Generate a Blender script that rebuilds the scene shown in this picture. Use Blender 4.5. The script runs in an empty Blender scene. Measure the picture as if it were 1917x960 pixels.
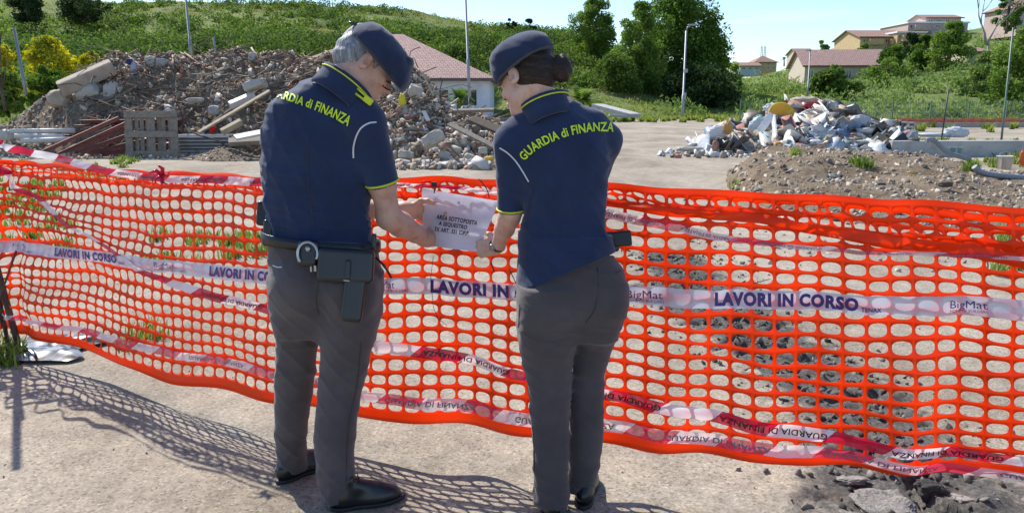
import bpy, bmesh, math, random
import numpy as np
from mathutils import Vector, Matrix, noise
from mathutils.bvhtree import BVHTree
R = math.radians
rng = np.random.default_rng(7)
random.seed(7)
S = bpy.context.scene
COL = S.collection

# ------------------------------------------------------------ camera, sky, sun, exposure
FPX, CX, CY, HC = 1400.0, 958.5, 480.0, 1.53
PITCH = R(11.8); CP, SP = math.cos(PITCH), math.sin(PITCH)
cam_d = bpy.data.cameras.new('camera'); cam = bpy.data.objects.new('camera', cam_d); COL.objects.link(cam)
cam.location = (0, 0, HC); cam.rotation_euler = (math.pi/2 - PITCH, 0, 0)
cam_d.sensor_width = 36.0; cam_d.lens = 36.0*FPX/1917.0; cam_d.clip_start = 0.05; cam_d.clip_end = 6000
S.camera = cam
SUN_EL = R(46); SUN_DIR = Vector((-0.62*math.cos(SUN_EL), 0.785*math.cos(SUN_EL), math.sin(SUN_EL))).normalized()
w = bpy.data.worlds.new('World'); S.world = w; w.use_nodes = True
nt = w.node_tree; nt.nodes.clear()
out = nt.nodes.new('ShaderNodeOutputWorld'); bg = nt.nodes.new('ShaderNodeBackground'); sky = nt.nodes.new('ShaderNodeTexSky')
sky.sky_type = 'NISHITA'; sky.sun_disc = False; sky.sun_elevation = SUN_EL
sky.sun_rotation = math.atan2(SUN_DIR.x, SUN_DIR.y)
sky.air_density = 1.0; sky.dust_density = 0.3; sky.ozone_density = 3.0
bg.inputs['Strength'].default_value = 0.125
# thin cirrus streaks
tc = nt.nodes.new('ShaderNodeTexCoord'); mp = nt.nodes.new('ShaderNodeMapping'); mp.inputs['Scale'].default_value = (1.2, 1.2, 14)
nz = nt.nodes.new('ShaderNodeTexNoise'); nz.inputs['Scale'].default_value = 2.2; nz.inputs['Detail'].default_value = 8; nz.inputs['Roughness'].default_value = .55
rp = nt.nodes.new('ShaderNodeValToRGB'); rp.color_ramp.elements[0].position = .56; rp.color_ramp.elements[1].position = .78
rp.color_ramp.elements[0].color = (0, 0, 0, 1); rp.color_ramp.elements[1].color = (.34, .34, .34, 1)
mx = nt.nodes.new('ShaderNodeMix'); mx.data_type = 'RGBA'; mx.inputs[7].default_value = (7.0, 7.5, 8.1, 1)
L = nt.links
L.new(tc.outputs['Generated'], mp.inputs[0]); L.new(mp.outputs[0], nz.inputs[0]); L.new(nz.outputs['Fac'], rp.inputs[0])
L.new(rp.outputs[0], mx.inputs[0]); tint = nt.nodes.new('ShaderNodeMix'); tint.data_type = 'RGBA'; tint.blend_type = 'MULTIPLY'; tint.inputs[0].default_value = 1; tint.inputs[7].default_value = (.90, .97, 1.04, 1); L.new(sky.outputs[0], tint.inputs[6]); L.new(tint.outputs[2], mx.inputs[6]); L.new(mx.outputs[2], bg.inputs['Color']); L.new(bg.outputs[0], out.inputs[0])
sun_d = bpy.data.lights.new('sun', 'SUN'); sun_d.energy = 4.4; sun_d.angle = R(0.5); sun_d.color = (1, .955, .88)
sun = bpy.data.objects.new('sun', sun_d); COL.objects.link(sun); sun.rotation_euler = SUN_DIR.to_track_quat('Z', 'Y').to_euler(); sun.location = (-20, 30, 40)
S.view_settings.view_transform = 'Standard'; S.view_settings.look = 'None'; S.view_settings.gamma = 1
S.view_settings.exposure = 0.6

# ------------------------------------------------------------ helpers
def Pt(u, v, d):
    up = CY - v; t = d/(FPX*CP + up*SP)
    return Vector((t*(u-CX), d, HC + t*(-FPX*SP + up*CP)))
def G(u, v, z=0.0):
    up = CY - v; t = (z-HC)/(-FPX*SP + up*CP)
    return Vector((t*(u-CX), t*(FPX*CP+up*SP), z))
XA = Vector((1, 0, 0)); FA = Vector((0, CP, -SP)); UA = Vector((0, SP, CP))
def cv(x, u, f): return (XA*x + UA*u + FA*f).normalized()
def PX(d, n): return n*d/FPX         # pixels to metres at depth d

def tag(o, label=None, cat=None, group=None, kind=None):
    if label: o['label'] = label
    if cat: o['category'] = cat
    if group: o['group'] = group
    if kind: o['kind'] = kind
    return o
def empty(name, loc, label, cat, group=None, rz=0):
    o = bpy.data.objects.new(name, None); COL.objects.link(o); o.location = loc; o.rotation_euler = (0, 0, rz)
    o.empty_display_size = .2
    return tag(o, label, cat, group)
def link_mesh(name, me, m=None, parent=None, smooth=False, world=True):
    o = bpy.data.objects.new(name, me); COL.objects.link(o)
    if m is not None:
        for k in (m if isinstance(m, (list, tuple)) else [m]): me.materials.append(k)
    if smooth: me.shade_smooth()
    if parent is not None:
        o.parent = parent
        if world:      # vertices are given in world space: keep them there
            o.matrix_parent_inverse = parent_world(parent).inverted()
    return o
def parent_world(p):
    M = p.matrix_basis.copy()
    if p.parent: M = parent_world(p.parent) @ p.matrix_parent_inverse @ M
    return M
def mesh_np(name, V, F):
    """V (n,3), F (m,k) numpy -> mesh"""
    me = bpy.data.meshes.new(name); V = np.asarray(V, dtype=np.float32); F = np.asarray(F, dtype=np.int32)
    me.vertices.add(len(V)); me.vertices.foreach_set('co', V.ravel())
    k = F.shape[1]; me.loops.add(F.size); me.loops.foreach_set('vertex_index', F.ravel())
    me.polygons.add(len(F)); me.polygons.foreach_set('loop_start', np.arange(0, F.size, k, dtype=np.int32))
    me.polygons.foreach_set('loop_total', np.full(len(F), k, dtype=np.int32))
    me.update(calc_edges=True); return me
class MB:
    def __init__(s): s.v = []; s.f = []; s.mi = []; s.sm = []
    def add(s, V, F, mi=0, smooth=False):
        b = len(s.v); s.v += [tuple(p) for p in V]; s.f += [tuple(i+b for i in f) for f in F]
        s.mi += [mi]*len(F); s.sm += [smooth]*len(F); return s
    def box(s, c, size, M=None, mi=0, bev=0):
        x, y, z = [a/2 for a in size]; c = Vector(c)
        if bev:
            bm = bmesh.new(); bmesh.ops.create_cube(bm, size=1); bmesh.ops.scale(bm, vec=size, verts=bm.verts)
            bmesh.ops.bevel(bm, geom=bm.edges[:], offset=bev, segments=2, affect='EDGES', profile=.6)
            V = [v.co.copy() for v in bm.verts]; bm.verts.index_update(); F = [[v.index for v in f.verts] for f in bm.faces]; bm.free()
        else:
            V = [Vector((i*x, j*y, k*z)) for i in (-1, 1) for j in (-1, 1) for k in (-1, 1)]
            F = [(0,1,3,2),(4,6,7,5),(0,4,5,1),(2,3,7,6),(0,2,6,4),(1,5,7,3)]
        if M is not None: V = [M @ p for p in V]
        return s.add([p+c for p in V], F, mi)
    def tube(s, pts, r, n=8, mi=0, cap=True, flat=1.0):
        pts = [Vector(p) for p in pts]; rs = r if isinstance(r, (list, tuple)) else [r]*len(pts)
        V = []; prev = None
        for i, p in enumerate(pts):
            d = (pts[min(i+1, len(pts)-1)] - pts[max(i-1, 0)]).normalized()
            if prev is None: a = d.orthogonal().normalized()
            else: a = (prev - d*prev.dot(d)).normalized()
            prev = a; b = d.cross(a)
            for k in range(n):
                t = 2*math.pi*k/n; V.append(p + a*(rs[i]*math.cos(t)) + b*(rs[i]*flat*math.sin(t)))
        F = [(i*n+k, i*n+(k+1) % n, (i+1)*n+(k+1) % n, (i+1)*n+k) for i in range(len(pts)-1) for k in range(n)]
        s.add(V, F, mi, True)
        if cap:
            s.f += [tuple(len(s.v)-len(V)+k for k in range(n))[::-1], tuple(len(s.v)-n+k for k in range(n))]; s.mi += [mi]*2; s.sm += [False]*2
        return s
    def lathe(s, c, prof, n=20, M=None, mi=0):
        V = []; c = Vector(c)
        for r, z in prof:
            for k in range(n):
                p = Vector((r*math.cos(2*math.pi*k/n), r*math.sin(2*math.pi*k/n), z)); V.append((M @ p if M is not None else p)+c)
        F = [(i*n+k, i*n+(k+1) % n, (i+1)*n+(k+1) % n, (i+1)*n+k) for i in range(len(prof)-1) for k in range(n)]
        return s.add(V, F, mi, True)
    def build(s, name, m, parent=None, world=True):
        me = bpy.data.meshes.new(name); me.from_pydata(s.v, [], s.f)
        me.polygons.foreach_set('material_index', s.mi); me.polygons.foreach_set('use_smooth', s.sm); me.update()
        return link_mesh(name, me, m, parent, world=world)

# ------------------------------------------------------------ materials
def newmat(name):
    m = bpy.data.materials.new(name); m.use_nodes = True; n = m.node_tree.nodes; b = n['Principled BSDF']; return m, n, m.node_tree.links, b
def ramp(n, stops, interp='LINEAR'):
    r = n.new('ShaderNodeValToRGB'); r.color_ramp.interpolation = interp
    e = r.color_ramp.elements
    while len(e) < len(stops): e.new(.5)
    for i, (p, c) in enumerate(stops): e[i].position = p; e[i].color = (*c, 1) if len(c) == 3 else c
    return r
def mixc(n, l, fac, a, b, mode='MIX'):
    x = n.new('ShaderNodeMix'); x.data_type = 'RGBA'; x.blend_type = mode
    for i, q in ((0, fac), (6, a), (7, b)):
        if hasattr(q, 'is_linked'): l.new(q, x.inputs[i])
        elif i == 0: x.inputs[0].default_value = q
        else: x.inputs[i].default_value = (*q, 1)
    return x.outputs[2]
def noise_n(n, l, scale, detail=4, rough=.6, vec=None, dist=0):
    t = n.new('ShaderNodeTexNoise'); t.inputs['Scale'].default_value = scale; t.inputs['Detail'].default_value = detail
    t.inputs['Roughness'].default_value = rough; t.inputs['Distortion'].default_value = dist
    if vec is not None: l.new(vec, t.inputs['Vector'])
    return t.outputs['Fac']
def geo_pos(n): return n.new('ShaderNodeNewGeometry').outputs['Position']
def stretch(n, l, vec, sc, rot=(0, 0, 0)):
    m = n.new('ShaderNodeMapping'); m.inputs['Scale'].default_value = sc; m.inputs['Rotation'].default_value = rot; l.new(vec, m.inputs[0]); return m.outputs[0]
def bump(n, l, b, h, strength=.3, dist=.01):
    k = n.new('ShaderNodeBump'); k.inputs['Strength'].default_value = strength; k.inputs['Distance'].default_value = dist
    l.new(h, k.inputs['Height']); l.new(k.outputs[0], b.inputs['Normal']); return k
def mat(name, c, rough=.7, var=.25, scale=6, c2=None, bs=.3, bd=.01, bscale=None, metal=0, spec=.5, island=0, sheen=0):
    """base colour with noise variation and bump"""
    m, n, l, b = newmat(name); P = geo_pos(n)
    f = noise_n(n, l, scale, 6, .65, P)
    c2 = c2 or tuple(x*(1-var) for x in c); hi = tuple(min(1, x*(1+var*.6)) for x in c)
    r = ramp(n, [(.32, c2), (.5, c), (.7, hi)]); l.new(f, r.inputs[0]); colr = r.outputs[0]
    if island:
        g = n.new('ShaderNodeNewGeometry'); h = n.new('ShaderNodeHueSaturation')
        mr = n.new('ShaderNodeMapRange'); mr.inputs[3].default_value = 1-island; mr.inputs[4].default_value = 1+island
        l.new(g.outputs['Random Per Island'], mr.inputs[0]); l.new(mr.outputs[0], h.inputs['Value']); l.new(colr, h.inputs['Color']); colr = h.outputs[0]
    l.new(colr, b.inputs['Base Color'])
    b.inputs['Roughness'].default_value = rough; b.inputs['Metallic'].default_value = metal; b.inputs['Specular IOR Level'].default_value = spec
    if sheen: b.inputs['Sheen Weight'].default_value = sheen; b.inputs['Sheen Roughness'].default_value = .4
    if bs: bump(n, l, b, noise_n(n, l, bscale or scale*6, 5, .6, P), bs, bd)
    return m
def palette(name, cols, rough=.85, bs=.4, bscale=20, bd=.02, dirt=(.16, .13, .10), dirtf=.35):
    """each loose piece gets one colour of the palette"""
    m, n, l, b = newmat(name); g = n.new('ShaderNodeNewGeometry'); P = g.outputs['Position']
    r = ramp(n, [(i/len(cols), c) for i, c in enumerate(cols)], 'CONSTANT'); l.new(g.outputs['Random Per Island'], r.inputs[0])
    f = noise_n(n, l, bscale*.3, 6, .7, P); q = ramp(n, [(.42, (0, 0, 0)), (.66, (dirtf,)*3)]); l.new(f, q.inputs[0])
    l.new(mixc(n, l, q.outputs[0], r.outputs[0], dirt), b.inputs['Base Color']); b.inputs['Roughness'].default_value = rough
    bump(n, l, b, noise_n(n, l, bscale, 6, .65, P), bs, bd); return m
def leafmat(name, c1, c2, c3=None, trans=.35, scale=.35):
    m, n, l, b = newmat(name); g = n.new('ShaderNodeNewGeometry')
    f = noise_n(n, l, scale, 4, .6, g.outputs['Position'])
    a = n.new('ShaderNodeMath'); a.operation = 'MULTIPLY_ADD'; a.inputs[1].default_value = .45; l.new(g.outputs['Random Per Island'], a.inputs[0])
    s = n.new('ShaderNodeMath'); s.operation = 'SUBTRACT'; s.inputs[1].default_value = .22; l.new(f, s.inputs[0]); l.new(s.outputs[0], a.inputs[2])
    r = ramp(n, [(.25, c1), (.55, c2), (.85, c3 or c2)]); l.new(a.outputs[0], r.inputs[0])
    l.new(r.outputs[0], b.inputs['Base Color']); b.inputs['Roughness'].default_value = .75; b.inputs['Specular IOR Level'].default_value = .12
    t = n.new('ShaderNodeBsdfTranslucent'); h = n.new('ShaderNodeHueSaturation'); h.inputs['Saturation'].default_value = 1.1; h.inputs['Value'].default_value = 1.5
    l.new(r.outputs[0], h.inputs['Color']); l.new(h.outputs[0], t.inputs[0])
    x = n.new('ShaderNodeMixShader'); x.inputs[0].default_value = trans; l.new(b.outputs[0], x.inputs[1]); l.new(t.outputs[0], x.inputs[2])
    l.new(x.outputs[0], n['Material Output'].inputs[0]); return m
def plastic(name, c, rough=.35, trans=.4, tc=None, alpha=1.0, bs=.15, bscale=40, bd=.004):
    m, n, l, b = newmat(name); P = geo_pos(n)
    f = noise_n(n, l, 9, 4, .6, P); r = ramp(n, [(.3, tuple(x*.85 for x in c)), (.7, c)]); l.new(f, r.inputs[0]); l.new(r.outputs[0], b.inputs['Base Color'])
    b.inputs['Roughness'].default_value = rough
    k = bump(n, l, b, noise_n(n, l, bscale, 4, .6, P), bs, bd)
    t = n.new('ShaderNodeBsdfTranslucent'); t.inputs[0].default_value = (*(tc or c), 1)
    x = n.new('ShaderNodeMixShader'); x.inputs[0].default_value = trans; l.new(b.outputs[0], x.inputs[1]); l.new(t.outputs[0], x.inputs[2]); o = x.outputs[0]
    if alpha < 1:
        tr = n.new('ShaderNodeBsdfTransparent'); y = n.new('ShaderNodeMixShader'); y.inputs[0].default_value = alpha
        l.new(tr.outputs[0], y.inputs[1]); l.new(o, y.inputs[2]); o = y.outputs[0]
    l.new(o, n['Material Output'].inputs[0]); return m

# ------------------------------------------------------------ signed-distance modelling (smooth organic unions)
class Field:
    def __init__(s, lo, hi, h):
        s.lo = np.array(lo, float); s.h = h; s.n = np.ceil((np.array(hi)-s.lo)/h).astype(int)+1
        s.D = np.full(s.n, 1.0, np.float32)
        s.ax = [s.lo[i]+np.arange(s.n[i])*h for i in range(3)]
    def sl(s, lo, hi, pad):
        a = np.clip(np.floor((np.array(lo)-pad-s.lo)/s.h).astype(int), 0, s.n-1); b = np.clip(np.ceil((np.array(hi)+pad-s.lo)/s.h).astype(int)+1, 1, s.n)
        sl = tuple(slice(a[i], b[i]) for i in range(3)); g = np.meshgrid(*[s.ax[i][sl[i]] for i in range(3)], indexing='ij', sparse=True)
        return sl, g
    def put(s, sl, d, k, op='u'):
        a = s.D[sl]; d = d.astype(np.float32)
        if op == 'u':
            if k > 0: h = np.clip(.5+.5*(a-d)/k, 0, 1); s.D[sl] = a+(d-a)*h - k*h*(1-h)
            else: s.D[sl] = np.minimum(a, d)
        else:      # subtract
            d = -d
            if k > 0: h = np.clip(.5-.5*(a-d)/k, 0, 1); s.D[sl] = a+(d-a)*h + k*h*(1-h)
            else: s.D[sl] = np.maximum(a, d)
    def cone(s, p0, p1, r0, r1, k=.01, op='u'):
        p0 = np.array(p0, float); p1 = np.array(p1, float); r = max(r0, r1)
        sl, (x, y, z) = s.sl(np.minimum(p0, p1)-r, np.maximum(p0, p1)+r, k+.03)
        ab = p1-p0; q = (x-p0[0])*ab[0]+(y-p0[1])*ab[1]+(z-p0[2])*ab[2]; t = np.clip(q/max(1e-9, ab @ ab), 0, 1)
        d = np.sqrt((x-p0[0]-t*ab[0])**2+(y-p0[1]-t*ab[1])**2+(z-p0[2]-t*ab[2])**2)-(r0+(r1-r0)*t); s.put(sl, d, k, op)
    def chain(s, pts, rs, k=.01):
        for i in range(len(pts)-1): s.cone(pts[i], pts[i+1], rs[i], rs[i+1], k)
    def ell(s, c, r, A=None, k=.01, op='u', clip=None):
        """A: three unit axes (rows) of the ellipsoid"""
        c = np.array(c, float); R_ = max(r); sl, (x, y, z) = s.sl(c-R_, c+R_, k+.03)
        A = np.eye(3) if A is None else np.array([list(a) for a in A])
        q = [(x-c[0])*A[i][0]+(y-c[1])*A[i][1]+(z-c[2])*A[i][2] for i in range(3)]
        k0 = np.sqrt(sum((q[i]/r[i])**2 for i in range(3))); k1 = np.sqrt(sum((q[i]/r[i]**2)**2 for i in range(3)))+1e-6
        d = k0*(k0-1)/k1
        if clip is not None:          # clip = (axis index, min value): keep q>=min
            for ai, mn in clip: d = np.maximum(d, mn-q[ai])
        s.put(sl, d, k, op)
    def rbox(s, c, r, A, rad=.004, k=0, op='u'):
        c = np.array(c, float); R_ = math.sqrt(sum(a*a for a in r)); sl, (x, y, z) = s.sl(c-R_, c+R_, k+.01)
        A = np.array([list(a) for a in A]); q = [np.abs((x-c[0])*A[i][0]+(y-c[1])*A[i][1]+(z-c[2])*A[i][2])-(r[i]-rad) for i in range(3)]
        o = np.sqrt(sum(np.maximum(a, 0)**2 for a in q)); d = o+np.minimum(np.maximum(np.maximum(q[0], q[1]), q[2]), 0)-rad; s.put(sl, d, k, op)
    def loft(s, rows, k=.01, n=2.3, op='u', infl=0.0, shrink_ends=True):
        """rows: (z, cx, cy, halfwidth, halfdepth, phi) ascending or not; horizontal superellipse sections"""
        rows = sorted([tuple(r) for r in rows]); Z = np.array([r[0] for r in rows]); zz = np.linspace(Z[0], Z[-1], 160); cols = []
        for j in range(1, 6):
            c = np.interp(zz, Z, [r[j] for r in rows]); kk = np.ones(9)/9; c2 = np.convolve(np.pad(c, 4, mode='edge'), kk, 'valid'); cols.append(c2)
        cx, cy, rx, ry, ph = cols; W = max(rx.max(), ry.max())+abs(infl)
        sl, (x, y, z) = s.sl((cx.min()-W, cy.min()-W, Z[0]), (cx.max()+W, cy.max()+W, Z[-1]), k+.02)
        zi = z[0, 0, :]; I = [np.interp(zi, zz, c)[None, None, :] for c in cols]; cx, cy, rx, ry, ph = I
        rx = rx+infl; ry = ry+infl
        c_, s_ = np.cos(ph), np.sin(ph); X = x-cx; Y = y-cy; a = (X*c_+Y*s_)/rx; b = (-X*s_+Y*c_)/ry
        q = (np.abs(a)**n+np.abs(b)**n)**(1/n); d = (q-1)*np.minimum(rx, ry)*(.75+.25*np.abs(a)/(q+1e-6))
        e = np.maximum(Z[0]-z, z-Z[-1]); d = np.maximum(d, e); s.put(sl, d, k, op)
    def plane_cut(s, p, nrm, k=0):      # removes the side nrm points to
        x, y, z = np.meshgrid(*s.ax, indexing='ij', sparse=True); d = (x-p[0])*nrm[0]+(y-p[1])*nrm[1]+(z-p[2])*nrm[2]
        s.D = np.maximum(s.D, d.astype(np.float32))
    def warp(s, fn):                     # fn(x,y,z)->displacement outward
        x, y, z = np.meshgrid(*s.ax, indexing='ij', sparse=True); s.D = s.D-fn(x, y, z).astype(np.float32)
    def mesh(s, name):
        D = s.D; D[0] = D[-1] = 1; D[:, 0] = D[:, -1] = 1; D[:, :, 0] = D[:, :, -1] = 1
        neg = D < 0
        cnt = np.zeros(np.array(D.shape)-1, np.uint8)
        for i in (0, 1):
            for j in (0, 1):
                for k in (0, 1): cnt += neg[i:D.shape[0]-1+i, j:D.shape[1]-1+j, k:D.shape[2]-1+k]
        act = (cnt > 0) & (cnt < 8); idx = np.argwhere(act); vid = np.full(act.shape, -1, np.int32); vid[act] = np.arange(len(idx))
        P = np.zeros((len(idx), 3)); C = np.zeros(len(idx)); I, J, K = idx.T
        cor = {(i, j, k): D[I+i, J+j, K+k] for i in (0, 1) for j in (0, 1) for k in (0, 1)}
        for a, b in [(p, q) for p in cor for q in cor if p < q and sum(abs(p[t]-q[t]) for t in range(3)) == 1]:
            da, db = cor[a], cor[b]; m = (da < 0) != (db < 0); t = np.where(m, da/np.where(m, da-db, 1), 0)
            for ax in range(3): P[:, ax] += np.where(m, a[ax]+t*(b[ax]-a[ax]), 0)
            C += m
        V = (idx+P/C[:, None])*s.h+s.lo; quads = []
        for ax in range(3):
            o = [0, 0, 0]; o[ax] = 1; A = neg[:-1, :-1, :-1]; B = neg[o[0]:D.shape[0]-1+o[0], o[1]:D.shape[1]-1+o[1], o[2]:D.shape[2]-1+o[2]]
            e = np.argwhere(A != B); e = e[(e > 0).all(1)]; fl = A[tuple(e.T)]
            b_, c_ = [(1, 2), (2, 0), (0, 1)][ax]; ob = np.zeros(3, int); ob[b_] = 1; oc = np.zeros(3, int); oc[c_] = 1
            q = np.stack([vid[tuple((e).T)], vid[tuple((e-ob).T)], vid[tuple((e-ob-oc).T)], vid[tuple((e-oc).T)]], 1)
            q[~fl] = q[~fl][:, ::-1]; quads.append(q)
        Q = np.concatenate(quads)[:, ::1]; Q = Q[(Q >= 0).all(1)]
        me = mesh_np(name, V, Q); bm = bmesh.new(); bm.from_mesh(me)
        bmesh.ops.smooth_vert(bm, verts=bm.verts, factor=.4, use_axis_x=True, use_axis_y=True, use_axis_z=True)
        bmesh.ops.recalc_face_normals(bm, faces=bm.faces); bm.to_mesh(me); bm.free(); me.shade_smooth(); return me
def bvh_of(objs):
    V = []; F = []
    for o in objs:
        b = len(V); M = o.matrix_world if not o.parent else parent_world(o.parent) @ o.matrix_parent_inverse @ o.matrix_basis
        V += [M @ v.co for v in o.data.vertices]; F += [[b+i for i in p.vertices] for p in o.data.polygons]
    return BVHTree.FromPolygons(V, F)
CAMP = Vector((0, 0, HC))
def hit(bvh, u, v, off=.002):
    d = (Pt(u, v, 1.0)-CAMP).normalized(); loc, nrm, i, dist = bvh.ray_cast(CAMP, d)
    if loc is None: return None
    if nrm.dot(d) > 0: nrm = -nrm
    return loc + nrm*off
def ribbon_on(bvh, px, wpx, name, m, parent, off=.002, n=40, thick=0):
    """a thin strip laid on a surface along a traced line"""
    pts = smooth_line([Vector((a, b, 0)) for a, b in px], n); rowsV = []
    for i, p in enumerate(pts):
        d = (pts[min(i+1, len(pts)-1)]-pts[max(i-1, 0)]).normalized(); q = Vector((-d.y, d.x, 0))*(wpx/2)
        a = hit(bvh, p.x+q.x, p.y+q.y, off); c = hit(bvh, p.x, p.y, off+.0012); b = hit(bvh, p.x-q.x, p.y-q.y, off)
        if a and b and c and (a-b).length < wpx*.008: rowsV.append((a, c, b))
    mb = MB()
    V = [x for r in rowsV for x in r]; F = []
    for i in range(len(rowsV)-1):
        if (rowsV[i][1]-rowsV[i+1][1]).length < .05:
            for k in (0, 1): F.append((i*3+k, i*3+k+1, i*3+4+k, i*3+3+k))
    mb.add(V, F, 0, True); return mb.build(name, m, parent)
def smooth_line(pts, n):
    pts = [Vector(p) for p in pts]; P = [pts[0]*2-pts[1]]+pts+[pts[-1]*2-pts[-2]]; outp = []
    segs = len(pts)-1
    for i in range(n):
        t = i/(n-1)*segs; k = min(int(t), segs-1); t -= k; a, b, c, d = P[k:k+4]
        outp.append(.5*((2*b)+(c-a)*t+(2*a-5*b+4*c-d)*t*t+(3*b-a-3*c+d)*t**3))
    return outp
_tc = {}
def text_tris(txt, offset=0.0, shear=0.0):
    """flat triangles of a line of text: verts in [0..w]x[0..~.7], cap height about .7"""
    key = (txt, offset, shear)
    if key in _tc: return _tc[key]
    cu = bpy.data.curves.new('lettering', 'FONT'); cu.body = txt; cu.offset = offset; cu.resolution_u = 3; cu.space_character = 1.0+offset*2.2; cu.shear = shear
    o = bpy.data.objects.new('lettering', cu); COL.objects.link(o); dg = bpy.context.evaluated_depsgraph_get(); e = o.evaluated_get(dg); me = e.to_mesh()
    bm = bmesh.new(); bm.from_mesh(me); bmesh.ops.triangulate(bm, faces=bm.faces)
    bm.verts.index_update(); V = [(v.co.x, v.co.y) for v in bm.verts]; F = [[v.index for v in f.verts] for f in bm.faces]; bm.free(); e.to_mesh_clear()
    bpy.data.objects.remove(o); bpy.data.curves.remove(cu)
    xs = [a for a, b in V]; x0, x1 = min(xs), max(xs); V = [((a-x0)/(x1-x0), b/.69) for a, b in V]; _tc[key] = (V, F, (x1-x0)/.69); return _tc[key]
def text_map(txt, fn, name, m, parent, offset=0.0, shear=0.0):
    V, F, asp = text_tris(txt, offset, shear); W = [fn(a, b) for a, b in V]; ok = [x is not None for x in W]
    W = [x if x is not None else Vector() for x in W]
    F = [f for f in F if all(ok[i] for i in f) and max((W[f[0]]-W[f[1]]).length, (W[f[1]]-W[f[2]]).length) < .2]
    mb = MB(); mb.add(W, F); return mb.build(name, m, parent)
# ============================================================ SETTING: ground and hills
def vnoise(x, y, s, seed=0):
    """smooth value noise on numpy arrays"""
    x = np.asarray(x, float)/s+seed*17.3; y = np.asarray(y, float)/s+seed*9.1
    xi = np.floor(x).astype(np.int64); yi = np.floor(y).astype(np.int64); fx = x-xi; fy = y-yi; fx = fx*fx*(3-2*fx); fy = fy*fy*(3-2*fy)
    def h(a, b):
        n = (a*374761393+b*668265263+seed*974711) & 0x7fffffff; n = ((n ^ (n >> 13))*1274126177) & 0x7fffffff; return ((n ^ (n >> 16)) & 0xffff)/65535.0
    return (h(xi, yi)*(1-fx)+h(xi+1, yi)*fx)*(1-fy)+(h(xi, yi+1)*(1-fx)+h(xi+1, yi+1)*fx)*fy
def fbm(x, y, s, o=4, seed=0, g=.5):
    r = 0; a = 1; t = 0
    for i in range(o): r = r+a*vnoise(x, y, s/2**i, seed+i); t += a; a *= g
    return r/t
def crack_zone(x, y):
    cx_ = np.interp(y, [1.8, 2.6, 2.85, 3.6, 5.6, 7.5], [1.75, 1.68, 1.62, 1.78, 1.5, 1.6]); w_ = np.interp(y, [1.8, 2.6, 3, 4, 6, 8], [.62, .5, .34, .3, .4, .2])
    return np.exp(-((x-cx_)/w_)**2)*((y < 7.8) & (y > 1.0))
def ground_z(x, y):
    z = (fbm(x, y, .5, 3, 3)-.5)*.012*(np.abs(x) < 30)
    c = crack_zone(x, y); n1 = fbm(x, y, .30, 3, 11); edge = np.abs(fbm(x, y, .42, 3, 5)-.5)
    z = z + c*((n1-.5)*.10 - .11*np.clip(.055-edge, 0, 1)/.055*(n1 > .38) + (fbm(x, y, .06, 3, 8)-.5)*.055)
    return z
def axis_samples(lo, hi, c, fine, n):
    t = np.linspace(-1, 1, n); k = 6.5
    a = np.sinh(k*t)/np.sinh(k); r = np.where(a < 0, c+a*(c-lo), c+a*(hi-c)); return r
xs = np.unique(np.concatenate([np.arange(-4.2, 4.2, .022), np.array([-1500, -900, -500, -300, -200, -120, -80, -55]), np.linspace(-40, -4.3, 75), np.linspace(4.25, 40, 75), np.array([55, 80, 120, 200, 300, 500, 900, 1500])]))
ys = np.unique(np.concatenate([np.array([-60, -30, -12, -5, -2, 0]), np.linspace(.4, 1.6, 14), np.arange(1.7, 7.5, .022), np.linspace(7.6, 45, 130), np.array([50, 60, 75, 90, 120, 200, 400, 900, 2500])]))
X, Y = np.meshgrid(xs, ys, indexing='ij'); Z = ground_z(X, Y)
V = np.stack([X.ravel(), Y.ravel(), Z.ravel()], 1); nx, ny = X.shape
I = np.arange(nx*ny).reshape(nx, ny); F = np.stack([I[:-1, :-1].ravel(), I[1:, :-1].ravel(), I[1:, 1:].ravel(), I[:-1, 1:].ravel()], 1)
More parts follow.
